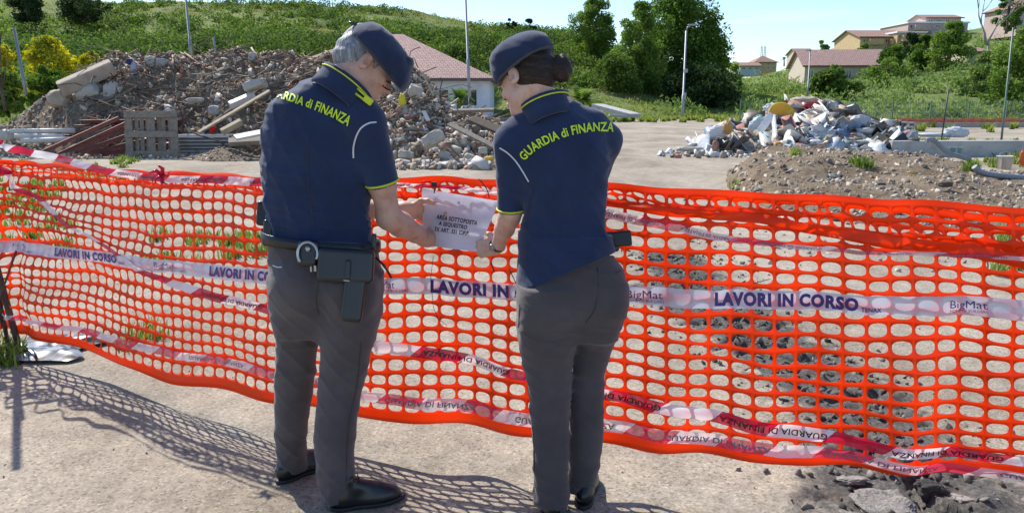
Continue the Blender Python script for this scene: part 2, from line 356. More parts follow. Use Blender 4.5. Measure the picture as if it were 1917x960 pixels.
def ground_mat():
    m, n, l, b = newmat('worn_gravel_asphalt'); P = geo_pos(n)
    big = noise_n(n, l, .55, 5, .6, stretch(n, l, P, (1, .6, 1)), .6); mid = noise_n(n, l, 5, 5, .7, P); fine = noise_n(n, l, 120, 3, .7, P)
    base = ramp(n, [(.34, (.27, .225, .172)), (.5, (.37, .317, .25)), (.68, (.46, .40, .32))]); l.new(big, base.inputs[0])
    md = ramp(n, [(.3, (.72, .72, .72)), (.55, (1, 1, 1)), (.75, (1.12, 1.1, 1.06))]); l.new(mid, md.inputs[0])
    c = mixc(n, l, 1.0, base.outputs[0], md.outputs[0], 'MULTIPLY')
    # exposed pebbles
    v = n.new('ShaderNodeTexVoronoi'); v.inputs['Scale'].default_value = 95; l.new(P, v.inputs['Vector'])
    bw = n.new('ShaderNodeSeparateColor'); l.new(v.outputs['Color'], bw.inputs[0])
    pr = ramp(n, [(0, (.48, .46, .43)), (.10, (.72, .7, .67)), (.35, (.93, .93, .93)), (.85, (1.06, 1.05, 1.02)), (1, (1.4, 1.38, 1.35))]); l.new(bw.outputs[0], pr.inputs[0])
    c = mixc(n, l, .85, c, pr.outputs[0], 'MULTIPLY')
    fr = ramp(n, [(.3, (.75, .75, .75)), (.6, (1.1, 1.1, 1.1))]); l.new(fine, fr.inputs[0]); c = mixc(n, l, .6, c, fr.outputs[0], 'MULTIPLY')
    # sparse dark bits
    v2 = n.new('ShaderNodeTexVoronoi'); v2.inputs['Scale'].default_value = 21; v2.inputs['Randomness'].default_value = 1; l.new(P, v2.inputs['Vector'])
    d2 = ramp(n, [(.06, (1, 1, 1)), (.10, (0, 0, 0))]); l.new(v2.outputs['Distance'], d2.inputs[0])
    sp = n.new('ShaderNodeMath'); sp.operation = 'MULTIPLY'; l.new(d2.outputs[0], sp.inputs[0]); mg = ramp(n, [(.5, (0, 0, 0)), (.62, (1, 1, 1))]); l.new(noise_n(n, l, 1.3, 3, .6, P), mg.inputs[0]); l.new(mg.outputs[0], sp.inputs[1])
    c = mixc(n, l, sp.outputs[0], c, (.05, .046, .042))
    # bare dark tarmac where the surface is broken up (right side)
    at = n.new('ShaderNodeAttribute'); at.attribute_name = 'broken'
    rr = ramp(n, [(.42, (0, 0, 0)), (.60, (1, 1, 1))]); ad = n.new('ShaderNodeMath'); ad.operation = 'MULTIPLY_ADD'; ad.inputs[1].default_value = .62; l.new(at.outputs['Fac'], ad.inputs[0])
    l.new(noise_n(n, l, 6.5, 6, .7, P), ad.inputs[2]); sb = n.new('ShaderNodeMath'); sb.operation = 'SUBTRACT'; sb.inputs[1].default_value = .22; l.new(ad.outputs[0], sb.inputs[0]); l.new(sb.outputs[0], rr.inputs[0])
    dk = ramp(n, [(.33, (.05, .047, .043)), (.55, (.12, .11, .097)), (.72, (.24, .22, .19))]); l.new(noise_n(n, l, 45, 5, .75, P), dk.inputs[0])
    c = mixc(n, l, rr.outputs[0], c, dk.outputs[0])
    # pinkish dusty yard further back
    l.new(c, b.inputs['Base Color']); b.inputs['Roughness'].default_value = .93; b.inputs['Specular IOR Level'].default_value = .2
    h = n.new('ShaderNodeMath'); h.operation = 'MULTIPLY_ADD'; h.inputs[1].default_value = .7; l.new(bw.outputs[0], h.inputs[0]); l.new(noise_n(n, l, 60, 6, .75, P), h.inputs[2])
    bump(n, l, b, h.outputs[0], .62, .007); return m
me = mesh_np('ground', V, F); at = me.attributes.new('broken', 'FLOAT', 'POINT'); at.data.foreach_set('value', crack_zone(X, Y).ravel().astype(np.float32))
ground = link_mesh('ground', me, ground_mat(), smooth=True); tag(ground, kind='structure')

def Au(u): return (np.asarray(u, float)-CX)/1438.0
def zpix(v, d):
    up = CY-v; return HC + d*(-FPX*SP+up*CP)/(FPX*CP+up*SP)
HC_COLS = [(-900, (35, 50, 75, 100, 130), (150, 90, 20, -20)), (-300, (38, 55, 75, 100, 130), (150, 95, 35, -12)), (0, (40, 55, 75, 100, 130), (150, 100, 50, -4)), (200, (40, 60, 80, 100, 130), (150, 100, 45, 4)),
 (345, (42, 62, 82, 102, 130), (145, 95, 45, 4)), (500, (45, 65, 85, 105, 130), (140, 90, 45, 5)), (620, (52, 70, 88, 108, 130), (140, 88, 42, 14)), (700, (60, 76, 90, 110, 130), (140, 85, 38, 11)), (770, (68, 84, 95, 112, 130), (132, 84, 48, 20)),
 (850, (70, 85, 95, 115, 130), (130, 85, 55, 36)), (930, (70, 85, 95, 115, 130), (140, 90, 68, 50)), (1000, (66, 80, 92, 112, 130), (160, 105, 74, 60)), (1070, (62, 75, 90, 110, 130), (168, 125, 85, 60)), (1140, (62, 75, 90, 110, 130), (172, 140, 105, 88)), (1200, (62, 75, 90, 110, 130), (176, 155, 135, 128)),
 (1300, (66, 80, 100, 130, 150), (184, 172, 160, 152)), (1400, (66, 80, 100, 140, 170), (184, 176, 165, 148)), (1480, (60, 80, 100, 140, 180), (182, 170, 150, 126)), (1600, (60, 80, 100, 130, 180), (178, 160, 130, 98)),
 (1700, (60, 80, 100, 130, 180), (172, 145, 108, 72)), (1800, (60, 80, 100, 130, 180), (165, 130, 90, 55)), (1917, (60, 80, 100, 130, 180), (158, 118, 70, 28)), (2300, (60, 80, 100, 130, 180), (150, 90, 30, 0)), (3200, (60, 80, 100, 130, 180), (150, 90, 30, 0))]
_uc = np.array([c[0] for c in HC_COLS]); _ac = Au(_uc); _dc = np.array([c[1] for c in HC_COLS], float); _zc = np.array([[0]+[zpix(v, d) for v, d in zip(c[2], c[1][1:])] for c in HC_COLS])
def hill_z(a, d):
    a = np.asarray(a, float); d = np.asarray(d, float); sh = np.broadcast(a, d).shape; a = np.broadcast_to(a, sh); d = np.broadcast_to(d, sh)
    D_ = [np.interp(a, _ac, _dc[:, k]) for k in range(5)]; Z_ = [np.interp(a, _ac, _zc[:, k]) for k in range(5)]
    D_.append(D_[4]+60); Z_.append(Z_[4]*.6); D_ = [D_[0]-20]+D_; Z_ = [Z_[0]*0-.5]+Z_
    z = np.full(sh, -.5); z = np.where(d > D_[-1], Z_[-1], z)
    for k in range(6):
        t = (d-D_[k])/(D_[k+1]-D_[k]); m = (t >= 0) & (t <= 1); t = np.clip(t, 0, 1); z = np.where(m, Z_[k]+(Z_[k+1]-Z_[k])*t, z)
    x = a*d; return z+(fbm(x, d, 9, 4, 21)-.5)*1.1*np.clip((z+.4)/2, 0, 1)
aa = np.linspace(Au(-900), Au(3200), 420); dd = np.concatenate([np.linspace(20, 150, 190), np.linspace(153, 420, 50)])
A, Dm = np.meshgrid(aa, dd, indexing='ij'); Zh = hill_z(A, Dm); V = np.stack([(A*Dm).ravel(), Dm.ravel(), Zh.ravel()], 1); nx, ny = A.shape
I = np.arange(nx*ny).reshape(nx, ny); F = np.stack([I[:-1, :-1].ravel(), I[1:, :-1].ravel(), I[1:, 1:].ravel(), I[:-1, 1:].ravel()], 1)
m, n, l, b = newmat('hill_grass'); P = geo_pos(n)
r = ramp(n, [(.25, (.06, .10, .02)), (.42, (.13, .19, .035)), (.56, (.22, .28, .055)), (.68, (.32, .31, .09)), (.8, (.36, .30, .16))]); l.new(noise_n(n, l, .09, 7, .7, P), r.inputs[0])
r2 = ramp(n, [(.3, (.55, .55, .55)), (.7, (1.3, 1.3, 1.3))]); l.new(noise_n(n, l, 1.6, 6, .7, P), r2.inputs[0]); l.new(mixc(n, l, 1, r.outputs[0], r2.outputs[0], 'MULTIPLY'), b.inputs['Base Color'])
b.inputs['Roughness'].default_value = .95; bump(n, l, b, noise_n(n, l, 3, 6, .7, P), 1, .5)
hills = link_mesh('hills', mesh_np('hills', V, F), m, smooth=True); tag(hills, kind='structure')

# ============================================================ leaves, bushes, trees
def leaf_cloud(C, Rr, n, size, g, squash=1.0, upright=0.0, aspect=.55):
    """C (k,3) clump centres, Rr (k,) radii, n leaves per clump -> quads"""
    C = np.asarray(C, float); k = len(C); T = k*n; c = np.repeat(C, n, 0); rr = np.repeat(np.asarray(Rr, float), n)
    d = g.normal(size=(T, 3)); d /= np.linalg.norm(d, axis=1)[:, None]; q = g.random(T)**.38
    p = c+d*(rr*q)[:, None]*np.array([1, 1, squash])
    a = g.normal(size=(T, 3)); a[:, 2] = a[:, 2]*(1-upright)+upright*2.2; a /= np.linalg.norm(a, axis=1)[:, None]
    e = np.cross(a, g.normal(size=(T, 3))); e /= np.linalg.norm(e, axis=1)[:, None]
    s = (size*(.6+.8*g.random(T)))[:, None]; nrm = np.cross(a, e)
    V = np.stack([p-a*s*.5, p+e*s*aspect*.5+nrm*s*.08, p+a*s*.5, p-e*s*aspect*.5+nrm*s*.08], 1).reshape(-1, 3)
    F = np.arange(T*4).reshape(T, 4); return V, F
M_HEDGE = leafmat('hedge_leaves', (.05, .085, .018), (.11, .18, .035), (.20, .27, .06))
M_GRASS = leafmat('meadow_grass', (.13, .19, .035), (.26, .32, .07), (.42, .42, .12))
M_DRY = leafmat('dry_grass', (.17, .16, .06), (.28, .26, .10), (.38, .33, .15))
M_TREE = leafmat('broad_leaves', (.04, .08, .015), (.10, .18, .03), (.19, .28, .055))
M_TREE_L = leafmat('light_leaves', (.08, .14, .025), (.17, .26, .05), (.28, .36, .09))
M_TREE_D = leafmat('dark_leaves', (.018, .035, .014), (.04, .07, .022), (.07, .11, .03), trans=.2)
M_YEL = leafmat('yellow_blossom', (.16, .20, .03), (.50, .46, .04), (.70, .60, .05), scale=1.2)
M_BARK = mat('bark', (.13, .105, .08), .9, .4, 8, bs=.6, bd=.03)
M_BARKP = mat('pale_bark', (.34, .31, .27), .9, .3, 6, bs=.5, bd=.03)
M_REED = leafmat('reed_leaves', (.09, .15, .035), (.19, .27, .08), (.30, .37, .12), scale=.6)

g = np.random.default_rng(3)
def scatter(N, u0, u1, f0, f1, r0, r1, keep=None):
    C = []; Rr = []
    for _ in range(N):
        u = g.uniform(u0, u1); a = float(Au(u)); ds = [float(np.interp(a, _ac, _dc[:, k])) for k in range(5)]; f = g.uniform(f0, f1)*4; k = min(3, int(f)); d = ds[k]+(ds[k+1]-ds[k])*(f-k)
        x = a*d; 
        if keep is not None and not keep(x, d): continue
        r_ = g.uniform(r0, r1); C.append((x, d, float(hill_z(a, d))+r_*.25)); Rr.append(r_)
    return np.array(C), np.array(Rr)
def stuff_cloud(name, parts, m):
    Vs = []; Fs = []; b0 = 0
    for V, F in parts: Vs.append(V); Fs.append(F+b0); b0 += len(V)
    o = link_mesh(name, mesh_np(name, np.concatenate(Vs), np.concatenate(Fs)), m); tag(o, kind='stuff'); return o
nk = lambda t, s, sd: (lambda x, y: float(fbm(x, y, s, 3, sd)) > t)
pt = []
for a_ in [(420, 150, 660, .24, .62, .9, 1.8), (600, 660, 950, .28, .62, .8, 1.6), (900, 950, 1260, .25, .97, .7, 1.7), (400, -250, 200, .2, .8, .7, 1.6), (520, 150, 1050, .62, 1.0, .5, 1.3)]:
    C, Rr = scatter(*a_, keep=nk(.42, 9, 31)); pt.append(leaf_cloud(C, Rr, 70, .34, g, .75))
hd0 = stuff_cloud('hillside_scrub', pt, M_HEDGE); tag(hd0, 'light green low scrub across the grassy hillside', 'scrub'); pt = []
M_DKH = leafmat('dark_hedge_leaves', (.035, .06, .016), (.08, .135, .03), (.17, .23, .05))
for a_ in [(400, 170, 660, .26, .56, 1.6, 2.7), (120, 640, 940, .3, .55, 1.4, 2.2), (230, 950, 1250, .25, .9, 1.3, 2.3), (120, -250, 190, .3, .8, 1.4, 2.4), (110, 200, 1050, .66, 1.0, 1.0, 1.8)]:
    C, Rr = scatter(*a_, keep=nk(.50, 8, 77)); pt.append(leaf_cloud(C, Rr, 230, .30, g, .72))
hd = stuff_cloud('hillside_bushes', pt, M_DKH); tag(hd, 'dark rounded bushes massed in belts across the grassy hillside', 'scrub')
pt = []
for a_ in [(900, 1250, 2150, .0, .95, .7, 1.6)]:
    C, Rr = scatter(*a_, keep=nk(.40, 8, 33)); pt.append(leaf_cloud(C, Rr, 70, .42, g, .9, .5, .3))
rd = stuff_cloud('reed_thicket', pt, M_REED); tag(rd, 'bright green reeds and canes covering the slope on the right', 'reeds')
pt = []
C, Rr = scatter(4400, -250, 1500, 0, 1, .5, 1.2, nk(.40, 6, 57)); pt.append(leaf_cloud(C-np.array([0, 0, .25]), Rr, 36, .34, g, .35, .8, .22))
mg_ = stuff_cloud('hill_meadow', pt, M_GRASS); tag(mg_, 'tall green and yellow meadow grass on the hill', 'grass')
C, Rr = scatter(2200, -100, 1500, .15, 1.0, .6, 1.3, nk(.46, 14, 41)); V, F = leaf_cloud(C-np.array([0, 0, .2]), Rr, 36, .32, g, .35, .8, .22)
dg_ = stuff_cloud('dry_meadow', [(V, F)], M_DRY); tag(dg_, 'patches of pale dry grass on the upper hillside', 'grass')

def tree(label, u, vtop, vbase, wpx, d, lm, name='broadleaf_tree', group=None, leaf=.28, nclump=60, nleaf=110, trunk_r=.22, low=.18, bark=None, cr=(.16, .3), z0=None, squash=1.0, seed=0, cat='tree', lean=0):
    gg = np.random.default_rng(100+seed); a = float(Au(u)); x = a*d; zb = zpix(vbase, d) if z0 is None else z0; zt = float(zpix(vtop, d)); H_ = zt-zb; W = PX(d, wpx)/2
    root = empty(name, (x, d, zb), label, cat, group); C = []; Rr = []
    for i in range(nclump):
        h = gg.uniform(low, 1.0); env = math.sin(math.pi*min(1, max(0.02, (h-low*.6)/(1.04-low*.6)))**.75)**.6
        th = gg.uniform(0, 2*math.pi); rr = W*env*gg.uniform(.25, .88)*gg.uniform(.8, 1.1); rc = gg.uniform(*cr)*W*(.75+.4*env)
        C.append((x+rr*math.cos(th)+lean*h*H_, d+rr*math.sin(th)*.9, zb+H_*h-rc*.55)); Rr.append(rc)
    V, F = leaf_cloud(C, Rr, nleaf, leaf, gg, .8*squash); link_mesh('crown', mesh_np('crown', V, F), lm, root)
    mb = MB(); top = Vector((x+lean*H_*.6, d, zb+H_*.62)); b0 = Vector((x, d, zb-.3)); pts = [b0.lerp(top, t)+Vector((gg.normal()*.12*t, gg.normal()*.12*t, 0)) for t in np.linspace(0, 1, 6)]
    mb.tube(pts, [trunk_r*(1-.75*t) for t in np.linspace(0, 1, 6)], 8)
    for i in range(min(14, nclump)):
        c = Vector(C[i]); k = 1+i % 4; p = pts[k]; mb.tube([p, p.lerp(c, .5)+Vector((0, 0, -.1*H_*.2)), c], [trunk_r*.38, trunk_r*.22, trunk_r*.06], 5)
    mb.build('trunk', bark or M_BARK, root); return root
tree('tall bright green broadleaf tree left of the big dark one', 1112, -6, 100, 96, 98, M_TREE_L, nclump=90, nleaf=170, leaf=.28, low=.03, seed=1)
tree('largest tree in the middle, wide dark green crown beside the street lamp', 1262, -24, 184, 210, 84, M_TREE, nclump=190, nleaf=220, leaf=.30, low=.05, trunk_r=.35, seed=2, cr=(.14, .26))
tree('light green tree leaning against the largest tree on its left', 1193, 2, 172, 104, 78, M_TREE_L, nclump=90, nleaf=170, leaf=.26, low=.04, seed=3)
tree('dark slim tree filling the right edge of the largest crown', 1325, 22, 180, 74, 88, M_TREE_D, nclump=60, nleaf=150, leaf=.28, low=.04, seed=4)
tree('left one of two small dark trees on the hill ridge above the villa', 958, 34, 74, 34, 112, M_TREE_D, nclump=20, nleaf=120, seed=5, low=.05, leaf=.26)
tree('right one of two small dark trees on the hill ridge above the villa', 990, 36, 74, 32, 112, M_TREE_D, nclump=20, nleaf=120, seed=6, low=.05, leaf=.26)
tree('dark rounded shrub at the upper left corner of the hill', 68, -16, 32, 92, 92, M_TREE_D, 'dark_shrub', nclump=40, nleaf=150, seed=7, low=0, leaf=.26, cat='shrub')
tree('wide dark shrub on the hill above the rubble heap', 172, -16, 34, 96, 92, M_TREE_D, 'dark_shrub', nclump=40, nleaf=150, seed=8, low=0, leaf=.26, cat='shrub')
tree('round bushy tree between the small far houses on the right', 1535, 76, 120, 38, 190, M_TREE, nclump=26, nleaf=110, seed=9, low=.05, leaf=.5)
tree('dark shrub mass at the foot of the largest tree', 1310, 118, 186, 170, 74, M_TREE_D, 'dark_shrub', nclump=70, nleaf=150, seed=10, low=0, leaf=.3, squash=.8, cat='shrub')
tree('light green bush right of the street lamp', 1362, 112, 170, 76, 96, M_TREE_L, 'green_bush', nclump=30, nleaf=120, seed=11, low=0, leaf=.32, cat='shrub')
tree('spiky dark reed clump in front of the long red-roofed house', 1555, 124, 172, 96, 78, M_HEDGE, 'reed_clump', nclump=36, nleaf=130, seed=12, low=0, leaf=.5, cat='reeds')
tree('full green tree below the topmost pale apartment block', 1772, 42, 128, 92, 100, M_TREE_L, nclump=50, nleaf=140, seed=13, low=.05, leaf=.32)
tree('round green tree left of the bare grey tree', 1722, 66, 130, 60, 104, M_TREE, nclump=30, nleaf=130, seed=14, low=.05, leaf=.32)
tree('large light green tree at the right edge of the picture', 1905, 48, 205, 120, 66, M_TREE_L, nclump=70, nleaf=170, seed=15, low=.03, leaf=.28)
tree('mid green tree between the bare tree and the right edge', 1842, 96, 200, 90, 72, M_REED, nclump=40, nleaf=150, seed=16, low=.03, leaf=.3)
tree('small ivy green tree crowning the hill behind the bare tree', 1872, -20, 60, 60, 118, M_TREE, nclump=26, nleaf=120, seed=17, low=.1, leaf=.34)
tree('round green tree in front of the right end of the long pale house', 1668, 84, 150, 70, 100, M_TREE, nclump=34, nleaf=130, seed=31, low=0, leaf=.32)
tree('pale green tree between the long house and the ochre block', 1612, 82, 118, 46, 128, M_TREE_L, nclump=26, nleaf=120, seed=32, low=0, leaf=.36)
tree('dark green tree under the topmost apartment block', 1700, 62, 118, 54, 128, M_TREE_D, nclump=30, nleaf=130, seed=33, low=0, leaf=.36)
tree('low light green bush under the pale house on the right hill', 1660, 108, 150, 90, 92, M_TREE_L, 'green_bush', nclump=26, nleaf=110, seed=18, low=0, leaf=.34, cat='shrub')
tree('tall yellow flowering shrub behind the left end of the rubble heap', 95, 68, 190, 120, 31, M_YEL, 'flowering_shrub', nclump=60, nleaf=170, seed=19, low=.1, leaf=.12, cat='shrub', trunk_r=.05)
tree('yellow flowering shrub at the left edge beside the slanted pole', 8, 80, 185, 92, 30, M_YEL, 'flowering_shrub', nclump=40, nleaf=150, seed=20, low=.1, leaf=.12, cat='shrub', trunk_r=.05)
tree('smaller yellow flowering shrub nearest the long concrete beam', 172, 96, 170, 60, 33, M_YEL, 'flowering_shrub', nclump=24, nleaf=130, seed=27, low=.1, leaf=.12, cat='shrub', trunk_r=.05)
tree('leafy green shrub between slanted pole and concrete beam', 92, 124, 205, 120, 28.5, M_TREE, 'green_shrub', nclump=46, nleaf=150, seed=21, low=0, leaf=.13, cat='shrub', trunk_r=.05)
tree('low leafy green shrub at the left edge under the yellow flowers', 8, 128, 205, 100, 27.5, M_TREE_L, 'green_shrub', nclump=40, nleaf=150, seed=22, low=0, leaf=.13, cat='shrub', trunk_r=.05)
tree('young thin tree with sparse light leaves at the upper left corner', 2, -60, 190, 100, 24, M_TREE_L, 'young_tree', nclump=16, nleaf=34, seed=23, low=.45, leaf=.13, trunk_r=.05, cr=(.25, .4))
tree('dark evergreen shrub on the slope behind the fan palm', 1150, 96, 170, 120, 76, M_HEDGE, 'dark_shrub', nclump=46, nleaf=140, seed=24, low=0, leaf=.28, cat='shrub')
tree('dense green hedge behind the red roof of the villa', 850, 74, 140, 170, 80, M_HEDGE, 'hedge', nclump=70, nleaf=140, seed=25, low=0, leaf=.26, cat='hedge', squash=.8)
# bare tree
bt = empty('bare_tree', Pt(1846, 118, 96), 'leafless grey tree with forked limbs on the right hill', 'tree'); mb = MB(); gg = random.Random(5)
def branch(p, d, L_, r, k):
    q = p+d*L_; mid = p.lerp(q, .5)+Vector((gg.uniform(-1, 1), 0, gg.uniform(-.5, .5)))*L_*.08; mb.tube([p, mid, q], [r, r*.8, r*.55], 6)
    if k > 0:
        for i in range(gg.choice((2, 3))): branch(q, (d+Vector((gg.uniform(-.75, .75), gg.uniform(-.5, .5), gg.uniform(-.05, .5)))).normalized(), L_*gg.uniform(.6, .85), r*.55, k-1)
branch(Pt(1846, 122, 96), Vector((0, 0, 1)), 2.6, .24, 0); branch(Pt(1846, 84, 96), Vector((-.35, 0, .94)), 2.6, .17, 4); branch(Pt(1846, 84, 96), Vector((.4, 0, .9)), 2.4, .16, 4); mb.build('trunk', M_BARKP, bt)
# palms
def palm(label, u, vtop, vbase, wpx, d, fan, seed, trunk_px=0, lm=None):
    gg = random.Random(seed); base = Pt(u, vbase, d); base.z = max(base.z, 0) if d < 62 else base.z; top = Pt(u, vbase-(vbase-vtop)*.48, d); root = empty('palm_tree', base, label, 'palm'); mb = MB()
    mb.tube([base-Vector((0, 0, .2)), base.lerp(top, .5), top], [.22, .17, .15], 8); mb.build('trunk', M_BARK, root); mb = MB(); Wd = PX(d, wpx)/2
    for i in range(fan):
        th = gg.uniform(0, 6.283); el = gg.uniform(-.15, 1.2); dr = Vector((math.cos(th)*math.cos(el), math.sin(th)*math.cos(el), math.sin(el))); L_ = Wd*gg.uniform(.8, 1.15)
        q = top+dr*L_*.5; side = dr.cross(Vector((0, 0, 1))).normalized(); spine = [top+dr*L_*t+Vector((0, 0, -.45*L_*t*t)) for t in np.linspace(0, 1, 9)]
        for j in range(8):
            for s in (-1, 1):
                p = spine[j]; e = (side*s*.75+dr*.7+Vector((0, 0, -.25))).normalized()*L_*.34*(1-.055*j*j*.3); wv = (spine[j+1]-spine[j])*.8
                mb.add([p, p+wv, p+e+wv*.5], [(0, 1, 2)])
    mb.build('crown', lm or M_TREE_L, root); return root
palm('fan palm in front of the villa window', 860, 152, 214, 74, 48, 46, 1); palm('fan palm on the grass bank right of the woman', 1090, 160, 212, 92, 60, 70, 2)
palm('tiny palm silhouetted on the skyline between houses', 1468, 97, 123, 14, 210, 26, 3, lm=M_TREE_D)

# ============================================================ poles and street lamps
M_GALV = mat('galvanised_steel', (.30, .32, .34), .55, .12, 3, metal=.4, bs=.05); M_GPOLE = mat('green_painted_pole', (.10, .16, .12), .5, .2, 3, bs=.05); M_DARKM = mat('dark_steel', (.03, .03, .032), .5, .3, 5, metal=.3, bs=.1)
def pole(name, label, u0, v0, u1, v1, d, r0, r1, m, cat='pole'):
    b = Pt(u1, v1, d); t = Pt(u0, v0, d); root = empty(name, b, label, cat); mb = MB(); mb.tube([b, b.lerp(t, .3), b.lerp(t, .302), t], [r0, r0, r1, r1], 10); mb.build('shaft', m, root); return root, t
pole('metal_pole', 'thin grey pole rising behind the left rubble heap', 345, -30, 359, 118, 34, .07, .05, M_GALV)
pole('metal_pole', 'tall thin grey pole in front of the villa', 869, -60, 879, 182, 40, .085, .06, M_GALV)
pole('metal_pole', 'slanted grey pole in the yellow shrubs at the left', 26, 52, 49, 178, 24, .05, .045, M_GALV)
pole('metal_pole', 'short grey post behind the rubble heap crest', 400, 70, 405, 112, 38, .05, .05, M_GALV)
rt, t = pole('street_lamp', 'tall grey street lamp standing left of the waste heap', 1285, 58, 1277, 228, 60, .12, .08, M_GALV, 'street lamp')
mb = MB(); mb.tube([t, t+Vector((.05, 0, .25)), t+Vector((.35, -.1, .38))], [.05, .05, .05], 8); mb.build('bracket', M_GALV, rt)
mb = MB(); mb.box(t+Vector((.38, -.1, .42)), (.62, .25, .12), bev=.04); mb.build('lamp_head', M_GALV, rt)
mb = MB(); mb.box(t+Vector((.06, -.14, -3.0)), (.28, .25, .3), bev=.03); mb.build('control_box', M_GALV, rt); mb = MB(); mb.box(t+Vector((.1, -.12, -4.8)), (.18, .2, .3), bev=.03); mb.build('control_box', M_GALV, rt)
rt, t = pole('street_lamp', 'faint thin street lamp before the ochre houses', 1517, 95, 1511, 186, 74, .07, .05, M_GALV, 'street lamp')
mb = MB(); mb.box(t+Vector((-.2, -.05, .02)), (.5, .2, .08), bev=.02); mb.build('lamp_head', M_GALV, rt)
pole('metal_pole', 'long dark green leaning pole by the mesh fence', 1897, 52, 1874, 268, 26, .035, .03, M_GPOLE)
pole('metal_pole', 'dark rod standing on the low concrete wall', 1776, 166, 1762, 266, 26, .022, .022, M_DARKM)

# ============================================================ villa and hillside buildings
def rooftile(name, c):
    m, n, l, b = newmat(name); P = geo_pos(n); r = ramp(n, [(.35, tuple(x*.8 for x in c)), (.65, tuple(min(1, x*1.15) for x in c))]); l.new(noise_n(n, l, 2.5, 6, .7, P), r.inputs[0])
    tcn = n.new('ShaderNodeUVMap'); tcn.uv_map = 'UVMap'; br = n.new('ShaderNodeTexBrick'); br.inputs['Scale'].default_value = 1; br.inputs['Brick Width'].default_value = .30; br.inputs['Row Height'].default_value = .34; br.inputs['Mortar Size'].default_value = .035
    br.inputs['Color1'].default_value = (1, 1, 1, 1); br.inputs['Color2'].default_value = (.85, .85, .85, 1); br.inputs['Mortar'].default_value = (.5, .45, .42, 1); l.new(tcn.outputs[0], br.inputs[0])
    l.new(mixc(n, l, 1, r.outputs[0], br.outputs['Color'], 'MULTIPLY'), b.inputs['Base Color']); b.inputs['Roughness'].default_value = .85; bump(n, l, b, br.outputs['Fac'], -.4, .03); return m
M_ROOF = rooftile('red_roof_tiles', (.46, .29, .25)); M_ROOF2 = rooftile('old_terracotta_tiles', (.40, .24, .18))
M_GLASS = mat('window_glass', (.035, .05, .06), .08, .3, 1, bs=0, spec=.8); M_WFR = mat('white_window_frame', (.72, .73, .74), .5, .06, 3, bs=.05); M_FASC = mat('roof_fascia', (.12, .08, .07), .7, .2, 4, bs=.1)
def wallmat(name, c): return mat(name, c, .92, .14, 1.2, bs=.25, bscale=14, bd=.02)
def quad_uv(mb_list, pts, udir):
    pts = [Vector(p) for p in pts]; U = Vector(udir).normalized(); N = (pts[1]-pts[0]).cross(pts[2]-pts[0]).normalized(); Vv = N.cross(U); mb_list.append((pts, [((p-pts[0]).dot(U), (p-pts[0]).dot(Vv)) for p in pts]))
def roof_obj(name, faces, m, parent, thick=.12):
    me = bpy.data.meshes.new(name); V = []; F = []; UV = []
    for pts, uv in faces: b = len(V); V += [tuple(p) for p in pts]; F.append(tuple(range(b, b+len(pts)))); UV += uv
    me.from_pydata(V, [], F); u = me.uv_layers.new(name='UVMap'); u.data.foreach_set('uv', np.array(UV, np.float32).ravel()); o = link_mesh(name, me, m, parent)
    s = o.modifiers.new('thickness', 'SOLIDIFY'); s.thickness = thick; s.offset = -1; return o
